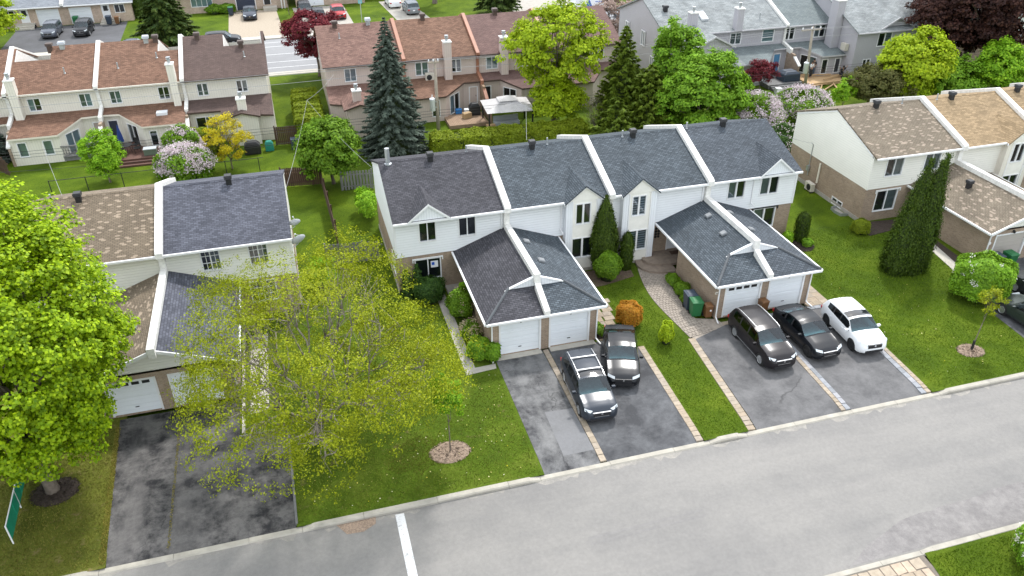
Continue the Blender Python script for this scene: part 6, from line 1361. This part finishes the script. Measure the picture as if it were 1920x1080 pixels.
for i, (x0, x1, y0, y1, n) in enumerate(((-2, 8.3, 25.5, 33, 170), (30.5, 37, 26, 36, 40))):
    r = np.random.default_rng(200+i); P = np.stack([x0+r.random(n)*(x1-x0), y0+r.random(n)*(y1-y0), .06+0*r.random(n)], 1)
    o = leaves('dandelions', P, unitv(np.array([0, 0, 1.])+r.normal(size=(n, 3))*.3), .055, 'l_dandelion', r, 1.0); o['kind'] = 'stuff'
    tag(o, ['scattered dandelions in the patchy lawn under the locust', 'few dandelions in the lush lawn around the cedar'][i], 'dandelion')
# ---------------------------------------------------------------- cars
def interp(keys, x):
    for i in range(len(keys)-1):
        (a, va), (b, vb) = keys[i], keys[i+1]
        if x <= b: t = (x-a)/(b-a) if b > a else 0; return va+(vb-va)*t
    return keys[-1][1]
TYPES = {
 'suv': dict(top=[(0, .62), (.012, .74), (.05, .90), (.14, 1.0), (.25, 1.06), (.385, 1.55), (.45, 1.60), (.62, 1.63), (.80, 1.60), (.90, 1.54), (.965, 1.05), (.99, .95), (1, .7)], belt=[(0, .60), (.05, .80), (.25, .95), (.6, 1.0), (.9, 1.08), (1, .9)],
    cowl=.25, rf=.385, rr=.90, rb=.965, wb=(.20, .775), wr=.345, side=(.33, .86), pil=(.52, .70), zb=.22),
 'cuv': dict(top=[(0, .58), (.012, .70), (.05, .84), (.15, .95), (.26, 1.0), (.40, 1.45), (.47, 1.50), (.62, 1.52), (.80, 1.48), (.90, 1.42), (.97, 1.0), (.99, .92), (1, .7)], belt=[(0, .56), (.05, .76), (.26, .90), (.6, .97), (.9, 1.08), (1, .9)],
    cowl=.26, rf=.40, rr=.90, rb=.97, wb=(.20, .80), wr=.335, side=(.34, .84), pil=(.54, .70), zb=.21),
 'sedan': dict(top=[(0, .50), (.012, .62), (.05, .73), (.15, .85), (.285, .94), (.43, 1.34), (.50, 1.40), (.60, 1.41), (.70, 1.37), (.86, 1.06), (.93, 1.03), (.985, .98), (1, .7)], belt=[(0, .50), (.05, .66), (.28, .86), (.6, .90), (.86, .97), (1, .85)],
    cowl=.285, rf=.43, rr=.715, rb=.865, wb=(.185, .79), wr=.33, side=(.36, .80), pil=(.57, .715), zb=.18)}
def car(label, loc, rz, typ, L, Wd, H, pm, rails=False, group=None, roofglass=None, rim='steel', extra=None, detail=True):
    T = TYPES[typ]; t = thing('car', label, 'car', loc, rz, group); kz = H/max(v for _, v in T['top']); hw = Wd/2
    xs = sorted(set([i/44 for i in range(45)]+[.006, .014, .99, T['cowl'], T['rf'], T['rr'], T['rb']]+list(T['side'])+[p+d for p in T['pil'] for d in (-.011, .011)]))
    def width(x):
        w = interp([(0, .70), (.012, .80), (.04, .92), (.09, .985), (.2, 1), (.8, 1), (.93, .965), (.985, .88), (1, .78)], x); return hw*w
    def ring(x):
        zt = interp(T['top'], x)*kz; be = min(interp(T['belt'], x)*kz, zt-.02); w = width(x); zb = T['zb']+(.10*(1-x/.05) if x < .05 else 0)+(.10*(x-.95)/.05 if x > .95 else 0)
        cab = max(0, (zt-be)); tum = min(.17, cab*.34); wt = w-.03-tum if cab > .25 else w*(.93-.12*min(1, cab/.25)*0)-.05
        if cab <= .25: wt = (w-.05)*(1-min(1, cab/.25))+(w-.03-min(.17, .25*.34))*min(1, cab/.25)
        up = max(.012, cab*.9)
        P = [(0, zb), (w*.86, zb), (w*.97, zb+.06), (w, zb+.20), (w*1.005, (zb+be)/2+.08), (w*.985, be-.06), (w*.965, be)]
        for f in (.1, .5, .86, 1.0): P.append((w*.965+(wt-w*.965)*(f**1.15), be+(zt-be)*.93*f))
        P += [(wt*.93, zt-.02*min(1, cab*3)-.018), (wt*.6, zt+.006), (0, zt+.03)]
        return P
    rings = [ring(x) for x in xs]; nr = len(rings[0])
    V = {}; parts = {k: ([], []) for k in ['body', 'windscreen', 'rear_window', 'roof']+['pillar%d%s' % (i, c) for i in range(2) for c in 'ab']+['side_window%d%s' % (i, c) for i in range(3) for c in 'ab']}
    def put(cat, quad):
        v, f = parts[cat]; b = len(v); v.extend(quad); f.append(tuple(range(b, b+len(quad))))
    for i in range(len(xs)-1):
        xm = (xs[i]+xs[i+1])/2
        for j in range(nr-1):
            cat = 'body'
            if j >= 9 and T['cowl']+.006 < xm < T['rf']-.004: cat = 'windscreen' if j >= 10 else 'body'
            elif j >= 10 and T['rr']+.004 < xm < T['rb']-.004: cat = 'rear_window'
            elif j in (7, 8) and T['side'][0] < xm < T['side'][1] and any(abs(xm-p) < .012 for p in T['pil']): cat = 'pillar'
            elif j in (7, 8) and T['side'][0] < xm < T['side'][1] and not any(abs(xm-p) < .012 for p in T['pil']): cat = 'side_window%d' % sum(xm > p for p in T['pil'])
            elif j >= 10 and T['rf'] < xm < T['rr'] and roofglass and roofglass[0] < xm < roofglass[1]: cat = 'roof'
            for s in (1, -1):
                q = [(-xs[i]*L+L/2, s*rings[i][j][0], rings[i][j][1]), (-xs[i+1]*L+L/2, s*rings[i+1][j][0], rings[i+1][j][1]), (-xs[i+1]*L+L/2, s*rings[i+1][j+1][0], rings[i+1][j+1][1]), (-xs[i]*L+L/2, s*rings[i][j+1][0], rings[i][j+1][1])]
                if len({tuple(round(c, 4) for c in p) for p in q}) < 3: continue
                put(cat+('a' if s > 0 else 'b') if cat.startswith('side') else 'pillar%d%s' % (xm > .62, 'a' if s > 0 else 'b') if cat == 'pillar' else cat, q if s < 0 else q[::-1])
    for k in (0, -1):
        P = [(-xs[k]*L+L/2, r_[0], r_[1]) for r_ in rings[k]]+[(-xs[k]*L+L/2, -r_[0], r_[1]) for r_ in rings[k][::-1][1:-1]]; put('body', P if k else P[::-1])
    ob = {}
    for k, (v, f) in parts.items():
        if not f: continue
        m = MB(); m.v = v; m.f = f; me = m.mesh(k, True); bm = bmesh.new(); bm.from_mesh(me); bmesh.ops.remove_doubles(bm, verts=bm.verts, dist=.0008)
        if k == 'body':         # wheel arches
            bmesh.ops.recalc_face_normals(bm, faces=bm.faces)
        bm.to_mesh(me); bm.free()
        me.materials.append(K[pm] if k == 'body' else K['black'] if k == 'roof' or k.startswith('pillar') else K['cglass_side'] if k.startswith('side') else K['cglass'])
        o = bpy.data.objects.new('sunroof' if k == 'roof' else k[:11] if k.startswith('side') else k[:6] if k.startswith('pillar') else k, me); COL.objects.link(o); o.parent = t; ob[k] = o
        if k == 'roof': me.materials[0] = K['lamp_dark']
    wx = [L/2-T['wb'][0]*L, L/2-T['wb'][1]*L]; wr = T['wr']
    # cut the arches out of the body
    cut = MB()
    for x in wx:
        for s in (-1, 1): cut.cyl((x, s*(hw-.22) if s > 0 else -hw-.15, wr), wr*1.16, .37, 24, 'Y')
    co = cut.build('cutter', 'black'); md = ob['body'].modifiers.new('arch', 'BOOLEAN'); md.object = co; md.operation = 'DIFFERENCE'; md.solver = 'EXACT'
    co.parent = t; bpy.context.view_layer.update(); dg = bpy.context.evaluated_depsgraph_get(); nm = bpy.data.meshes.new_from_object(ob['body'].evaluated_get(dg))
    ob['body'].modifiers.clear(); ob['body'].data = nm; bpy.data.objects.remove(co)
    nm.materials.clear(); nm.materials.append(K[pm]); nm.polygons.foreach_set('material_index', [0]*len(nm.polygons))
    try: nm.set_sharp_from_angle(angle=R(40))
    except Exception: pass
    lin = MB()
    for x in wx:
        for s in (-1, 1): lin.lathe((x, s*(hw-.24) if s > 0 else -(hw-.24), wr), [(wr*1.15, 0), (wr*1.16, s*.20)], 20, 'Y')
    lin.build('arch_liner', 'rubber', t)
    # interior: dash and seats behind the glass
    cx = L/2-T['cowl']*L; zt = interp(T['top'], .5)*kz
    bevel(MB().box(-L*.33, cx-.05, -hw*.78, hw*.78, T['zb']+.08, .62*kz+.1).build('cabin_floor', 'cabin', t), .05)
    for x in (.0, -L*.2):
        for s in (-1, 1): bevel(MB().box(x-.42, x+.12, s*.38-.24, s*.38+.24, .5, .72).box(x-.5, x-.36, s*.38-.24, s*.38+.24, .6, 1.12*kz).build('seat', 'cabin', t), .05)
    MB().box(cx-.42, cx-.05, -hw*.76, hw*.76, .75, interp(T['belt'], T['cowl'])*kz-.01).build('dashboard', 'cabin', t)
    for x in wx:
        for s in (-1, 1):
            w = MB().lathe((x, s*(hw-.20), wr), [(wr*.55, -.0*s), (wr*.94, 0), (wr, .03*s), (wr, .17*s), (wr*.94, .195*s), (wr*.70, .2*s), (wr*.67, .17*s), (wr*.66, .10*s)], 28, 'Y').build('wheel', 'rubber', t, True)
            rm = MB(); 
            rm.lathe((x, s*(hw-.02), wr), [(wr*.68, 0), (wr*.64, .012*s), (wr*.60, 0)], 24, 'Y')
            for k in range(10):
                a = k*2*math.pi/10; c_, s_ = math.cos(a), math.sin(a); u = Vector((c_, 0, s_)); v = Vector((-s_, 0, c_)); o_ = Vector((x, s*(hw-.012), wr))
                q = [o_+u*.05-v*.025, o_+u*wr*.64-v*.018, o_+u*wr*.64+v*.018, o_+u*.05+v*.025]; rm.add([tuple(p) for p in q]+[tuple(p-Vector((0, s*.03, 0))) for p in q], [(0, 1, 2, 3), (7, 6, 5, 4), (0, 4, 5, 1), (1, 5, 6, 2), (2, 6, 7, 3)])
            rm.lathe((x, s*(hw-.05), wr), [(.07, 0), (.06, .045*s)], 12, 'Y'); rm.build('rim', rim, w)
    # front: lamps, grille, bumper intake, plate-height details
    def front_x(y, z):   # surface of the nose
        f = abs(y)/hw; return L/2-.015-.22*f**2.6
    zg = .60*kz if typ == 'sedan' else .70*kz
    for s in (-1, 1):
        hl = MB(); ys = [hw*.50, hw*.66, hw*.80, hw*.90]
        pts = [(front_x(y, zg)-.01+.03*(1-i/3)*.5, s*y, zg+.02+.035*i) for i, y in enumerate(ys)]; top = [(p[0]-.10, p[1], p[2]+.11) for p in pts]; bk = [(p[0]-.2, p[1], p[2]) for p in pts]
        n = 4; hl.add(pts+top+bk, [(i, i+1, n+i+1, n+i) for i in range(3)]+[(n+i, n+i+1, 2*n+i+1, 2*n+i) for i in range(3)]+[(i+1, i, 2*n+i, 2*n+i+1) for i in range(3)]); hl.build('headlight', 'lamp_glass', t)
        rl = interp(T['top'], .985)*kz
        MB().box(-L/2-.005, -L/2+.16, s*hw*.62 if s > 0 else -hw*.90, s*hw*.90 if s > 0 else -hw*.62, rl-.30, rl-.14).build('tail_light', 'red_plastic', t)
        mx = L/2-T['rf']*L+.22*L*.5; mz = interp(T['belt'], T['cowl']+.05)*kz+.06; mx = L/2-(T['cowl']+.06)*L
        mi = MB().taper((mx, s*(hw+.10)), (.05, .09), (.07, .10), mz-.05, mz+.10).build('mirror', pm, t); bevel(mi, .02); MB().box(mx-.03, mx+.03, s*(hw-.08) if s > 0 else -(hw+.03), s*(hw+.03) if s > 0 else -(hw-.08), mz-.04, mz).build('mirror_stalk', 'black', mi)
        for x in (.06, -.22): MB().box(x*L-.09, x*L+.09, min(s*(hw*.99), s*(hw+.02)), max(s*(hw*.99), s*(hw+.02)), interp(T['belt'], .5)*kz-.16, interp(T['belt'], .5)*kz-.13).build('door_handle', pm if typ != 'cuv' else pm, t)
        if detail and not extra == 'nosill': MB().box(-L*.26, L*.26, s*(hw-.01) if s > 0 else -(hw+.012), s*(hw+.012) if s > 0 else -(hw-.01), .28, .31).build('sill_trim', 'steel' if rails else 'black', t)
    MB().box(L/2-.09, L/2+.004, -hw*.46, hw*.46, zg-.17, zg+.04).build('grille', 'black', t)
    MB().box(L/2-.12, L/2+.008, -hw*.60, hw*.60, .27, .42).build('lower_intake', 'black', t)
    if extra in ('chrome', 'audi', 'mits'):
        MB().box(L/2-.05, L/2+.012, -hw*.48, hw*.48, zg+.035, zg+.065).box(L/2-.05, L/2+.012, -hw*.40, hw*.40, zg-.19, zg-.165).build('grille_bar', 'chrome', t)
    if extra == 'mits':
        for s in (-1, 1): MB().add([(L/2-.06, s*hw*.5, zg+.04), (L/2-.0, s*hw*.5, zg+.0), (L/2-.03, s*hw*.42, .42), (L/2-.08, s*hw*.42, .42), (L/2-.12, s*hw*.66, zg+.02), (L/2-.12, s*hw*.60, .40)], [(0, 1, 2, 3), (1, 4, 5, 2)]).build('grille_bar', 'chrome', t)
    MB().lathe((L/2+.012, 0, zg-.02), [(.055, 0), (.055, .008)], 14, 'X').build('emblem', 'chrome', t) if extra != 'audi' else None
    if extra == 'audi':
        e = MB()
        for k in range(4):
            for a in range(12):
                a0, a1 = a*math.pi/6, (a+1)*math.pi/6; yc = -.105+.07*k; e.add([(L/2+.016, yc+r_*math.cos(b), zg-.02+r_*math.sin(b)) for b in (a0, a1) for r_ in (.038, .05)], [(0, 1, 3, 2)])
        e.build('emblem', 'chrome', t)
    MB().box(-L/2-.012, -L/2+.01, -.16, .16, .62*kz, .75*kz).build('number_plate', 'sign_white', t)
    if rails:
        for s in (-1, 1):
            yr = s*(hw*.70); rp = []
            for f in np.linspace(T['rf']+.01, T['rr']-.03, 9): rp.append((L/2-f*L, yr, interp(T['top'], f)*kz+.045))
            rp = [(rp[0][0]+.05, yr, rp[0][2]-.06)]+rp+[(rp[-1][0]-.05, yr, rp[-1][2]-.06)]; MB().tube(rp, .02, 6).build('roof_rail', 'steel', t)
        if rails == 'bars':
            for f in (.50, .72): zz = interp(T['top'], f)*kz+.07; MB().box(L/2-f*L-.035, L/2-f*L+.035, -hw*.74, hw*.74, zz-.01, zz+.025).build('cross_bar', 'steel', t)
    MB().lathe((L/2-(T['rr']-.02)*L, 0, interp(T['top'], T['rr']-.02)*kz), [(.03, 0), (.02, .05), (.005, .09)], 8).build('antenna', 'black', t)
    return t
K['lamp_dark'] = plain('tinted roof glass', (.015, .017, .02), .08, .05, 3, coat=1)
def at(fx, fy, heading, L): h = R(heading); return (fx-math.cos(h)*L/2, fy-math.sin(h)*L/2, .02), h
l, h = at(12.25, 27.55, -93.5, 4.66); car('dark blue grey estate car with silver roof bars straddling the paver strip', l, h, 'suv', 4.66, 1.86, 1.64, 'car_bluegrey', 'bars', extra='chrome', roofglass=(.40, .50))
l, h = at(14.30, 29.75, -109, 4.6); car('glossy black saloon parked askew beside the blue grey car', l, h, 'sedan', 4.6, 1.82, 1.43, 'car_black', extra='nosill')
l, h = at(23.05, 28.75, -90.3, 4.7); car('brownish black sport utility car with silver roof rails and silver wheels', l, h, 'suv', 4.7, 1.82, 1.66, 'car_brownblack', True, extra='mits')
l, h = at(25.95, 28.85, -89, 4.45); car('small glossy black saloon with large grille between two taller cars', l, h, 'sedan', 4.45, 1.79, 1.42, 'car_black', extra='audi', rim='black')
l, h = at(28.55, 28.6, -93.5, 4.2); car('white hatchback with sunroof and black wheels', l, h, 'cuv', 4.2, 1.8, 1.54, 'car_white', rim='black', roofglass=(.43, .55), extra='nosill')
car('dark green grey saloon at the driveway beside the white flowered bush', (39.35, 28.6, .02), R(92), 'sedan', 4.7, 1.82, 1.45, 'car_green')
car('dark grey sport utility car near the bins of the beige house', (42.1, 30.6, .02), R(95), 'suv', 4.5, 1.82, 1.62, 'car_graphite')
GF = 'cars on the far street'
car('grey blue sport utility car in front of the left white garage door', (-28.4, 117.2, .01), R(-92), 'suv', 4.6, 1.86, 1.66, 'car_lexus', group=GF, extra='chrome')
car('black sport utility car in front of the right white garage door', (-24.6, 117.0, .01), R(-92), 'suv', 4.7, 1.9, 1.68, 'car_black', group=GF, extra='chrome')
car('dark blue saloon before the navy garage door', (-3.85, 119.6, .01), R(-90), 'sedan', 4.7, 1.85, 1.45, 'car_navy', group=GF)
car('black hatchback parked along the far kerb by the spruce', (-7.2, 106.2, -.09), R(-2), 'suv', 4.5, 1.85, 1.65, 'car_black', group=GF)
car('dark blue car half hidden behind the rust brown roof', (-17.2, 106.3, -.09), R(2), 'sedan', 4.6, 1.82, 1.45, 'car_navy', group=GF)
car('bright red car beside two black cars', (7.9, 116.3, .01), R(-88), 'cuv', 4.3, 1.85, 1.5, 'car_red', group=GF)
car('black car at the near end of the pair left of the red car', (5.2, 115.0, .01), R(-88), 'cuv', 4.2, 1.8, 1.5, 'car_black', group=GF)
car('black car close to the garage left of the red car', (3.6, 119.6, .01), R(-88), 'suv', 4.4, 1.85, 1.6, 'car_black', group=GF)
car('silver grey crossover seen from behind on the narrow driveway', (18.0, 116.0, .01), R(92), 'suv', 4.5, 1.86, 1.66, 'car_silver', group=GF)
car('white saloon ahead of the silver grey crossover', (16.2, 121.0, .01), R(92), 'sedan', 4.6, 1.82, 1.45, 'car_white', group=GF)
car('grey saloon behind the lilac grey gable', (46.6, 105.5, -.09), R(185), 'sedan', 4.5, 1.8, 1.45, 'car_silver', group=GF)
# moving truck
tr = thing('moving_truck', 'white moving truck with blue arrow print beside the pink blossoming tree', 'truck', (39.0, 104.0, -.09), R(178))
bevel(MB().box(-4.2, 1.1, -1.2, 1.2, .75, 3.5).build('cargo_box', 'sign_white', tr), .04)
bevel(MB().yz([(-1.0, .55), (1.0, .55), (1.0, 1.5), (.85, 2.25), (-.85, 2.25), (-1.0, 1.5)], 1.15, 2.6).build('cab', 'sign_white', tr), .06)
bevel(MB().xz([(2.6, .55), (4.0, .55), (4.0, 1.0), (3.7, 1.25), (2.6, 1.45)], -.98, .98).build('hood', 'sign_white', tr), .08)
MB().add([(2.63, -.8, 1.5), (2.63, .8, 1.5), (2.6, .75, 2.15), (2.6, -.75, 2.15)], [(0, 1, 2, 3)]).build('windscreen', 'cglass', tr); MB().box(1.6, 2.4, -1.02, 1.02, 1.45, 2.05).build('side_window', 'lamp_dark', tr)
for xx in (3.1, -2.6):
    for s in (-1, 1): w = MB().lathe((xx, s*.98, .42), [(.2, 0), (.42, 0), (.42, -.25*s), (.2, -.25*s)], 20, 'Y').build('wheel', 'rubber', tr); MB().lathe((xx, s*.985, .42), [(.22, 0), (.1, .02*s)], 14, 'Y').build('rim', 'steel', w)
for s in (-1, 1):
    y = s*1.203
    MB().add([(-.2, y, 2.2), (-1.2, y, 2.2), (-.7, y, 3.2)], [(0, 1, 2)]).add([(-.45, y, 1.7), (-.95, y, 1.7), (-.95, y, 2.15), (-.45, y, 2.15)], [(0, 1, 2, 3)]).build('arrow_print', 'sign_blue', tr)
    for k in range(9): MB().box(-1.6-.24*k-.16, -1.6-.24*k, min(y, y+.004*s), max(y, y+.004*s), 2.75, 2.87).build('letter_print', 'sign_blue', tr)
# ---------------------------------------------------------------- bins
def bin_(label, x, y, w, d, h, body, lid, rz=0, group='wheeled bins'):
    t = thing('wheelie_bin', label, 'bin', (x, y, .03), rz, group)
    bevel(MB().taper((0, 0), (w*.40, d*.36), (w*.5, d*.5), .08, h).build('body', body, t), .025); l = MB().taper((0, 0), (w*.53, d*.55), (w*.50, d*.5), h, h+.05).taper((0, 0), (w*.46, d*.45), (w*.3, d*.3), h+.05, h+.09).build('lid', lid, t); bevel(l, .02)
    MB().tube([(-w*.4, d*.58, h-.03), (w*.4, d*.58, h-.03)], .018, 6).build('handle', body, t)
    for s in (-1, 1): MB().cyl((s*w*.42-.03, d*.34, .1), .1, .06, 12, 'X').build('wheel', 'rubber', t)
    return t
bin_('green wheeled bin beside the brick garage wall', 21.05, 35.0, .66, .72, 1.05, 'green_bin', 'green_bin', R(-8)); bin_('dark blue wheeled bin behind the green one', 21.05, 35.75, .66, .72, 1.08, 'blue_bin', 'blue_bin', R(-5))
bb = bin_('small brown bin with white mark at the garage corner', 21.65, 34.62, .46, .5, .85, 'brown_bin', 'brown_bin', R(-6)); MB().lathe((.06, -.245, .6), [(.06, 0), (.06, -.015), (.035, -.015)], 12, 'Y').build('bin_mark', 'trim', bb)
bin_('small brown bin between the two white garage doors', 24.9, 34.0, .48, .5, .95, 'brown_bin', 'brown_bin', R(5))
bin_('green wheeled bin before the taupe garage door', 43.0, 34.4, .66, .72, 1.05, 'green_bin', 'green_bin'); bin_('dark blue wheeled bin behind the white flowered bush', 42.1, 34.5, .62, .68, 1.0, 'blue_bin', 'blue_bin')
bin_('green bin between the far white garage doors', -26.3, 121.9, .7, .8, 1.1, 'green_bin', 'green_bin'); bin_('dark blue bin beside the far steps', -22.1, 121.0, .7, .8, 1.1, 'blue_bin', 'blue_bin'); bin_('brown bin beside the far steps', -21.1, 120.9, .55, .6, .95, 'brown_bin', 'brown_bin'); bin_('dark bin with green lid by the navy garage', -6.4, 121.5, .7, .8, 1.1, 'blue_bin', 'green_bin')
# lawn sign and street sign
sg = thing('banner_sign', 'long green banner on posts beside the big maple', 'sign', (-14.05, 29.6, 0), R(4))
for yy in (-2.1, 0, 2.1): MB().tube([(0, yy, 0), (0, yy, 1.05)], .03, 6).build('post', 'trim', sg)
for i in range(3): MB().box(-.015, .015, -2.07+i*1.4, -2.07+i*1.4+1.34, .2, 1.0).build('banner_panel', 'banner', sg)
MB().box(-.02, .02, -2.1, 2.1, 1.0, 1.04).build('rail', 'trim', sg)
ss = thing('street_sign', 'thin post with small teal sign on the far lawn', 'sign', (10.6, 111.5, 0)); MB().tube([(0, 0, 0), (0, 0, 3.2)], .05, 6).build('post', 'iron', ss); MB().box(-.25, .25, -.03, .0, 2.6, 3.2).build('sign_plate', plain('teal sign', (.15, .4, .42), .5), ss)
# ---------------------------------------------------------------- people on the half built deck
def person(label, loc, rz, joints, shirt, legs, height=1.0):
    t = thing('person', label, 'person', loc, rz)
    def skin(name, keys, edges, radii, mat, root=0):
        me = bpy.data.meshes.new(name); me.from_pydata([joints[k] for k in keys], [(keys.index(a), keys.index(b)) for a, b in edges], []); o = bpy.data.objects.new(name, me); COL.objects.link(o); o.parent = t
        o.modifiers.new('skin', 'SKIN'); lay = me.skin_vertices[0] if me.skin_vertices else None
        if lay is None:
            bm = bmesh.new(); bm.from_mesh(me); bm.verts.layers.skin.verify(); bm.to_mesh(me); bm.free(); lay = me.skin_vertices[0]
        for i, k in enumerate(keys): lay.data[i].radius = (radii[k], radii[k]); lay.data[i].use_root = i == root
        o.modifiers.new('sub', 'SUBSURF').levels = 1; o.modifiers['sub'].render_levels = 2; me.materials.append(K[mat]); return o
    rad = dict(pel=.13, chest=.16, neck=.06, head=.10, top=.085, ls=.08, rs=.08, le=.05, re=.05, lh=.04, rh=.04, lp=.10, rp=.10, lk=.07, rk=.07, la=.045, ra=.045, lt=.04, rt=.04)
    E_ = [('pel', 'chest'), ('chest', 'neck'), ('neck', 'head'), ('head', 'top'), ('chest', 'ls'), ('ls', 'le'), ('le', 'lh'), ('chest', 'rs'), ('rs', 're'), ('re', 'rh'), ('pel', 'lp'), ('lp', 'lk'), ('lk', 'la'), ('la', 'lt'), ('pel', 'rp'), ('rp', 'rk'), ('rk', 'ra'), ('ra', 'rt')]
    skin('body', list(rad), E_, rad, 'skin'); r2 = {k: v+.022 for k, v in rad.items()}
    skin('shirt', ['pel', 'chest', 'ls', 'le', 'rs', 're'], [('pel', 'chest'), ('chest', 'ls'), ('ls', 'le'), ('chest', 'rs'), ('rs', 're')], r2, shirt)
    skin('trousers', ['pel', 'lp', 'lk', 'la', 'rp', 'rk', 'ra'], [('pel', 'lp'), ('lp', 'lk'), ('lk', 'la'), ('pel', 'rp'), ('rp', 'rk'), ('rk', 'ra')], r2, legs)
    h = joints['top']; MB().lathe((h[0], h[1], h[2]-.06), [(.11, 0), (.115, .06), (.09, .13), (.03, .16)], 12).build('hair', 'hair', t, True)
STAND = dict(pel=(0, 0, .95), chest=(0, 0, 1.28), neck=(0, 0, 1.48), head=(0, -.02, 1.6), top=(0, -.02, 1.7), ls=(-.19, 0, 1.40), le=(-.24, -.05, 1.13), lh=(-.12, -.25, 1.08), rs=(.19, 0, 1.40), re=(.25, -.06, 1.14), rh=(.10, -.26, 1.12), lp=(-.1, 0, .86), rp=(.1, 0, .86), lk=(-.11, -.02, .48), rk=(.11, -.02, .48), la=(-.11, 0, .09), ra=(.11, 0, .09), lt=(-.12, -.16, .05), rt=(.12, -.16, .05))
KNEEL = dict(STAND); KNEEL.update(pel=(0, 0, .5), chest=(0, -.12, .82), neck=(0, -.16, 1.02), head=(0, -.2, 1.13), top=(0, -.2, 1.23), ls=(-.2, -.12, .94), le=(-.42, -.16, 1.05), lh=(-.5, -.2, 1.28), rs=(.2, -.12, .94), re=(.42, -.16, 1.05), rh=(.52, -.2, 1.28), lp=(-.11, 0, .45), rp=(.11, 0, .45), lk=(-.16, -.42, .42), rk=(.16, -.38, .12), la=(-.16, -.34, .08), ra=(.15, .1, .08), lt=(-.16, -.48, .05), rt=(.15, .2, .05))
person('person in white shirt standing on the half built deck', (53.5, 72.5, .30), R(20), STAND, 'shirt_white', 'trousers'); person('person in black shirt and jeans standing by the patio door', (54.2, 73.2, .30), R(-15), STAND, 'shirt_dark', 'jeans'); person('person in black kneeling with raised arms among the lumber', (56.6, 71.6, .30), R(10), KNEEL, 'shirt_dark', 'trousers')
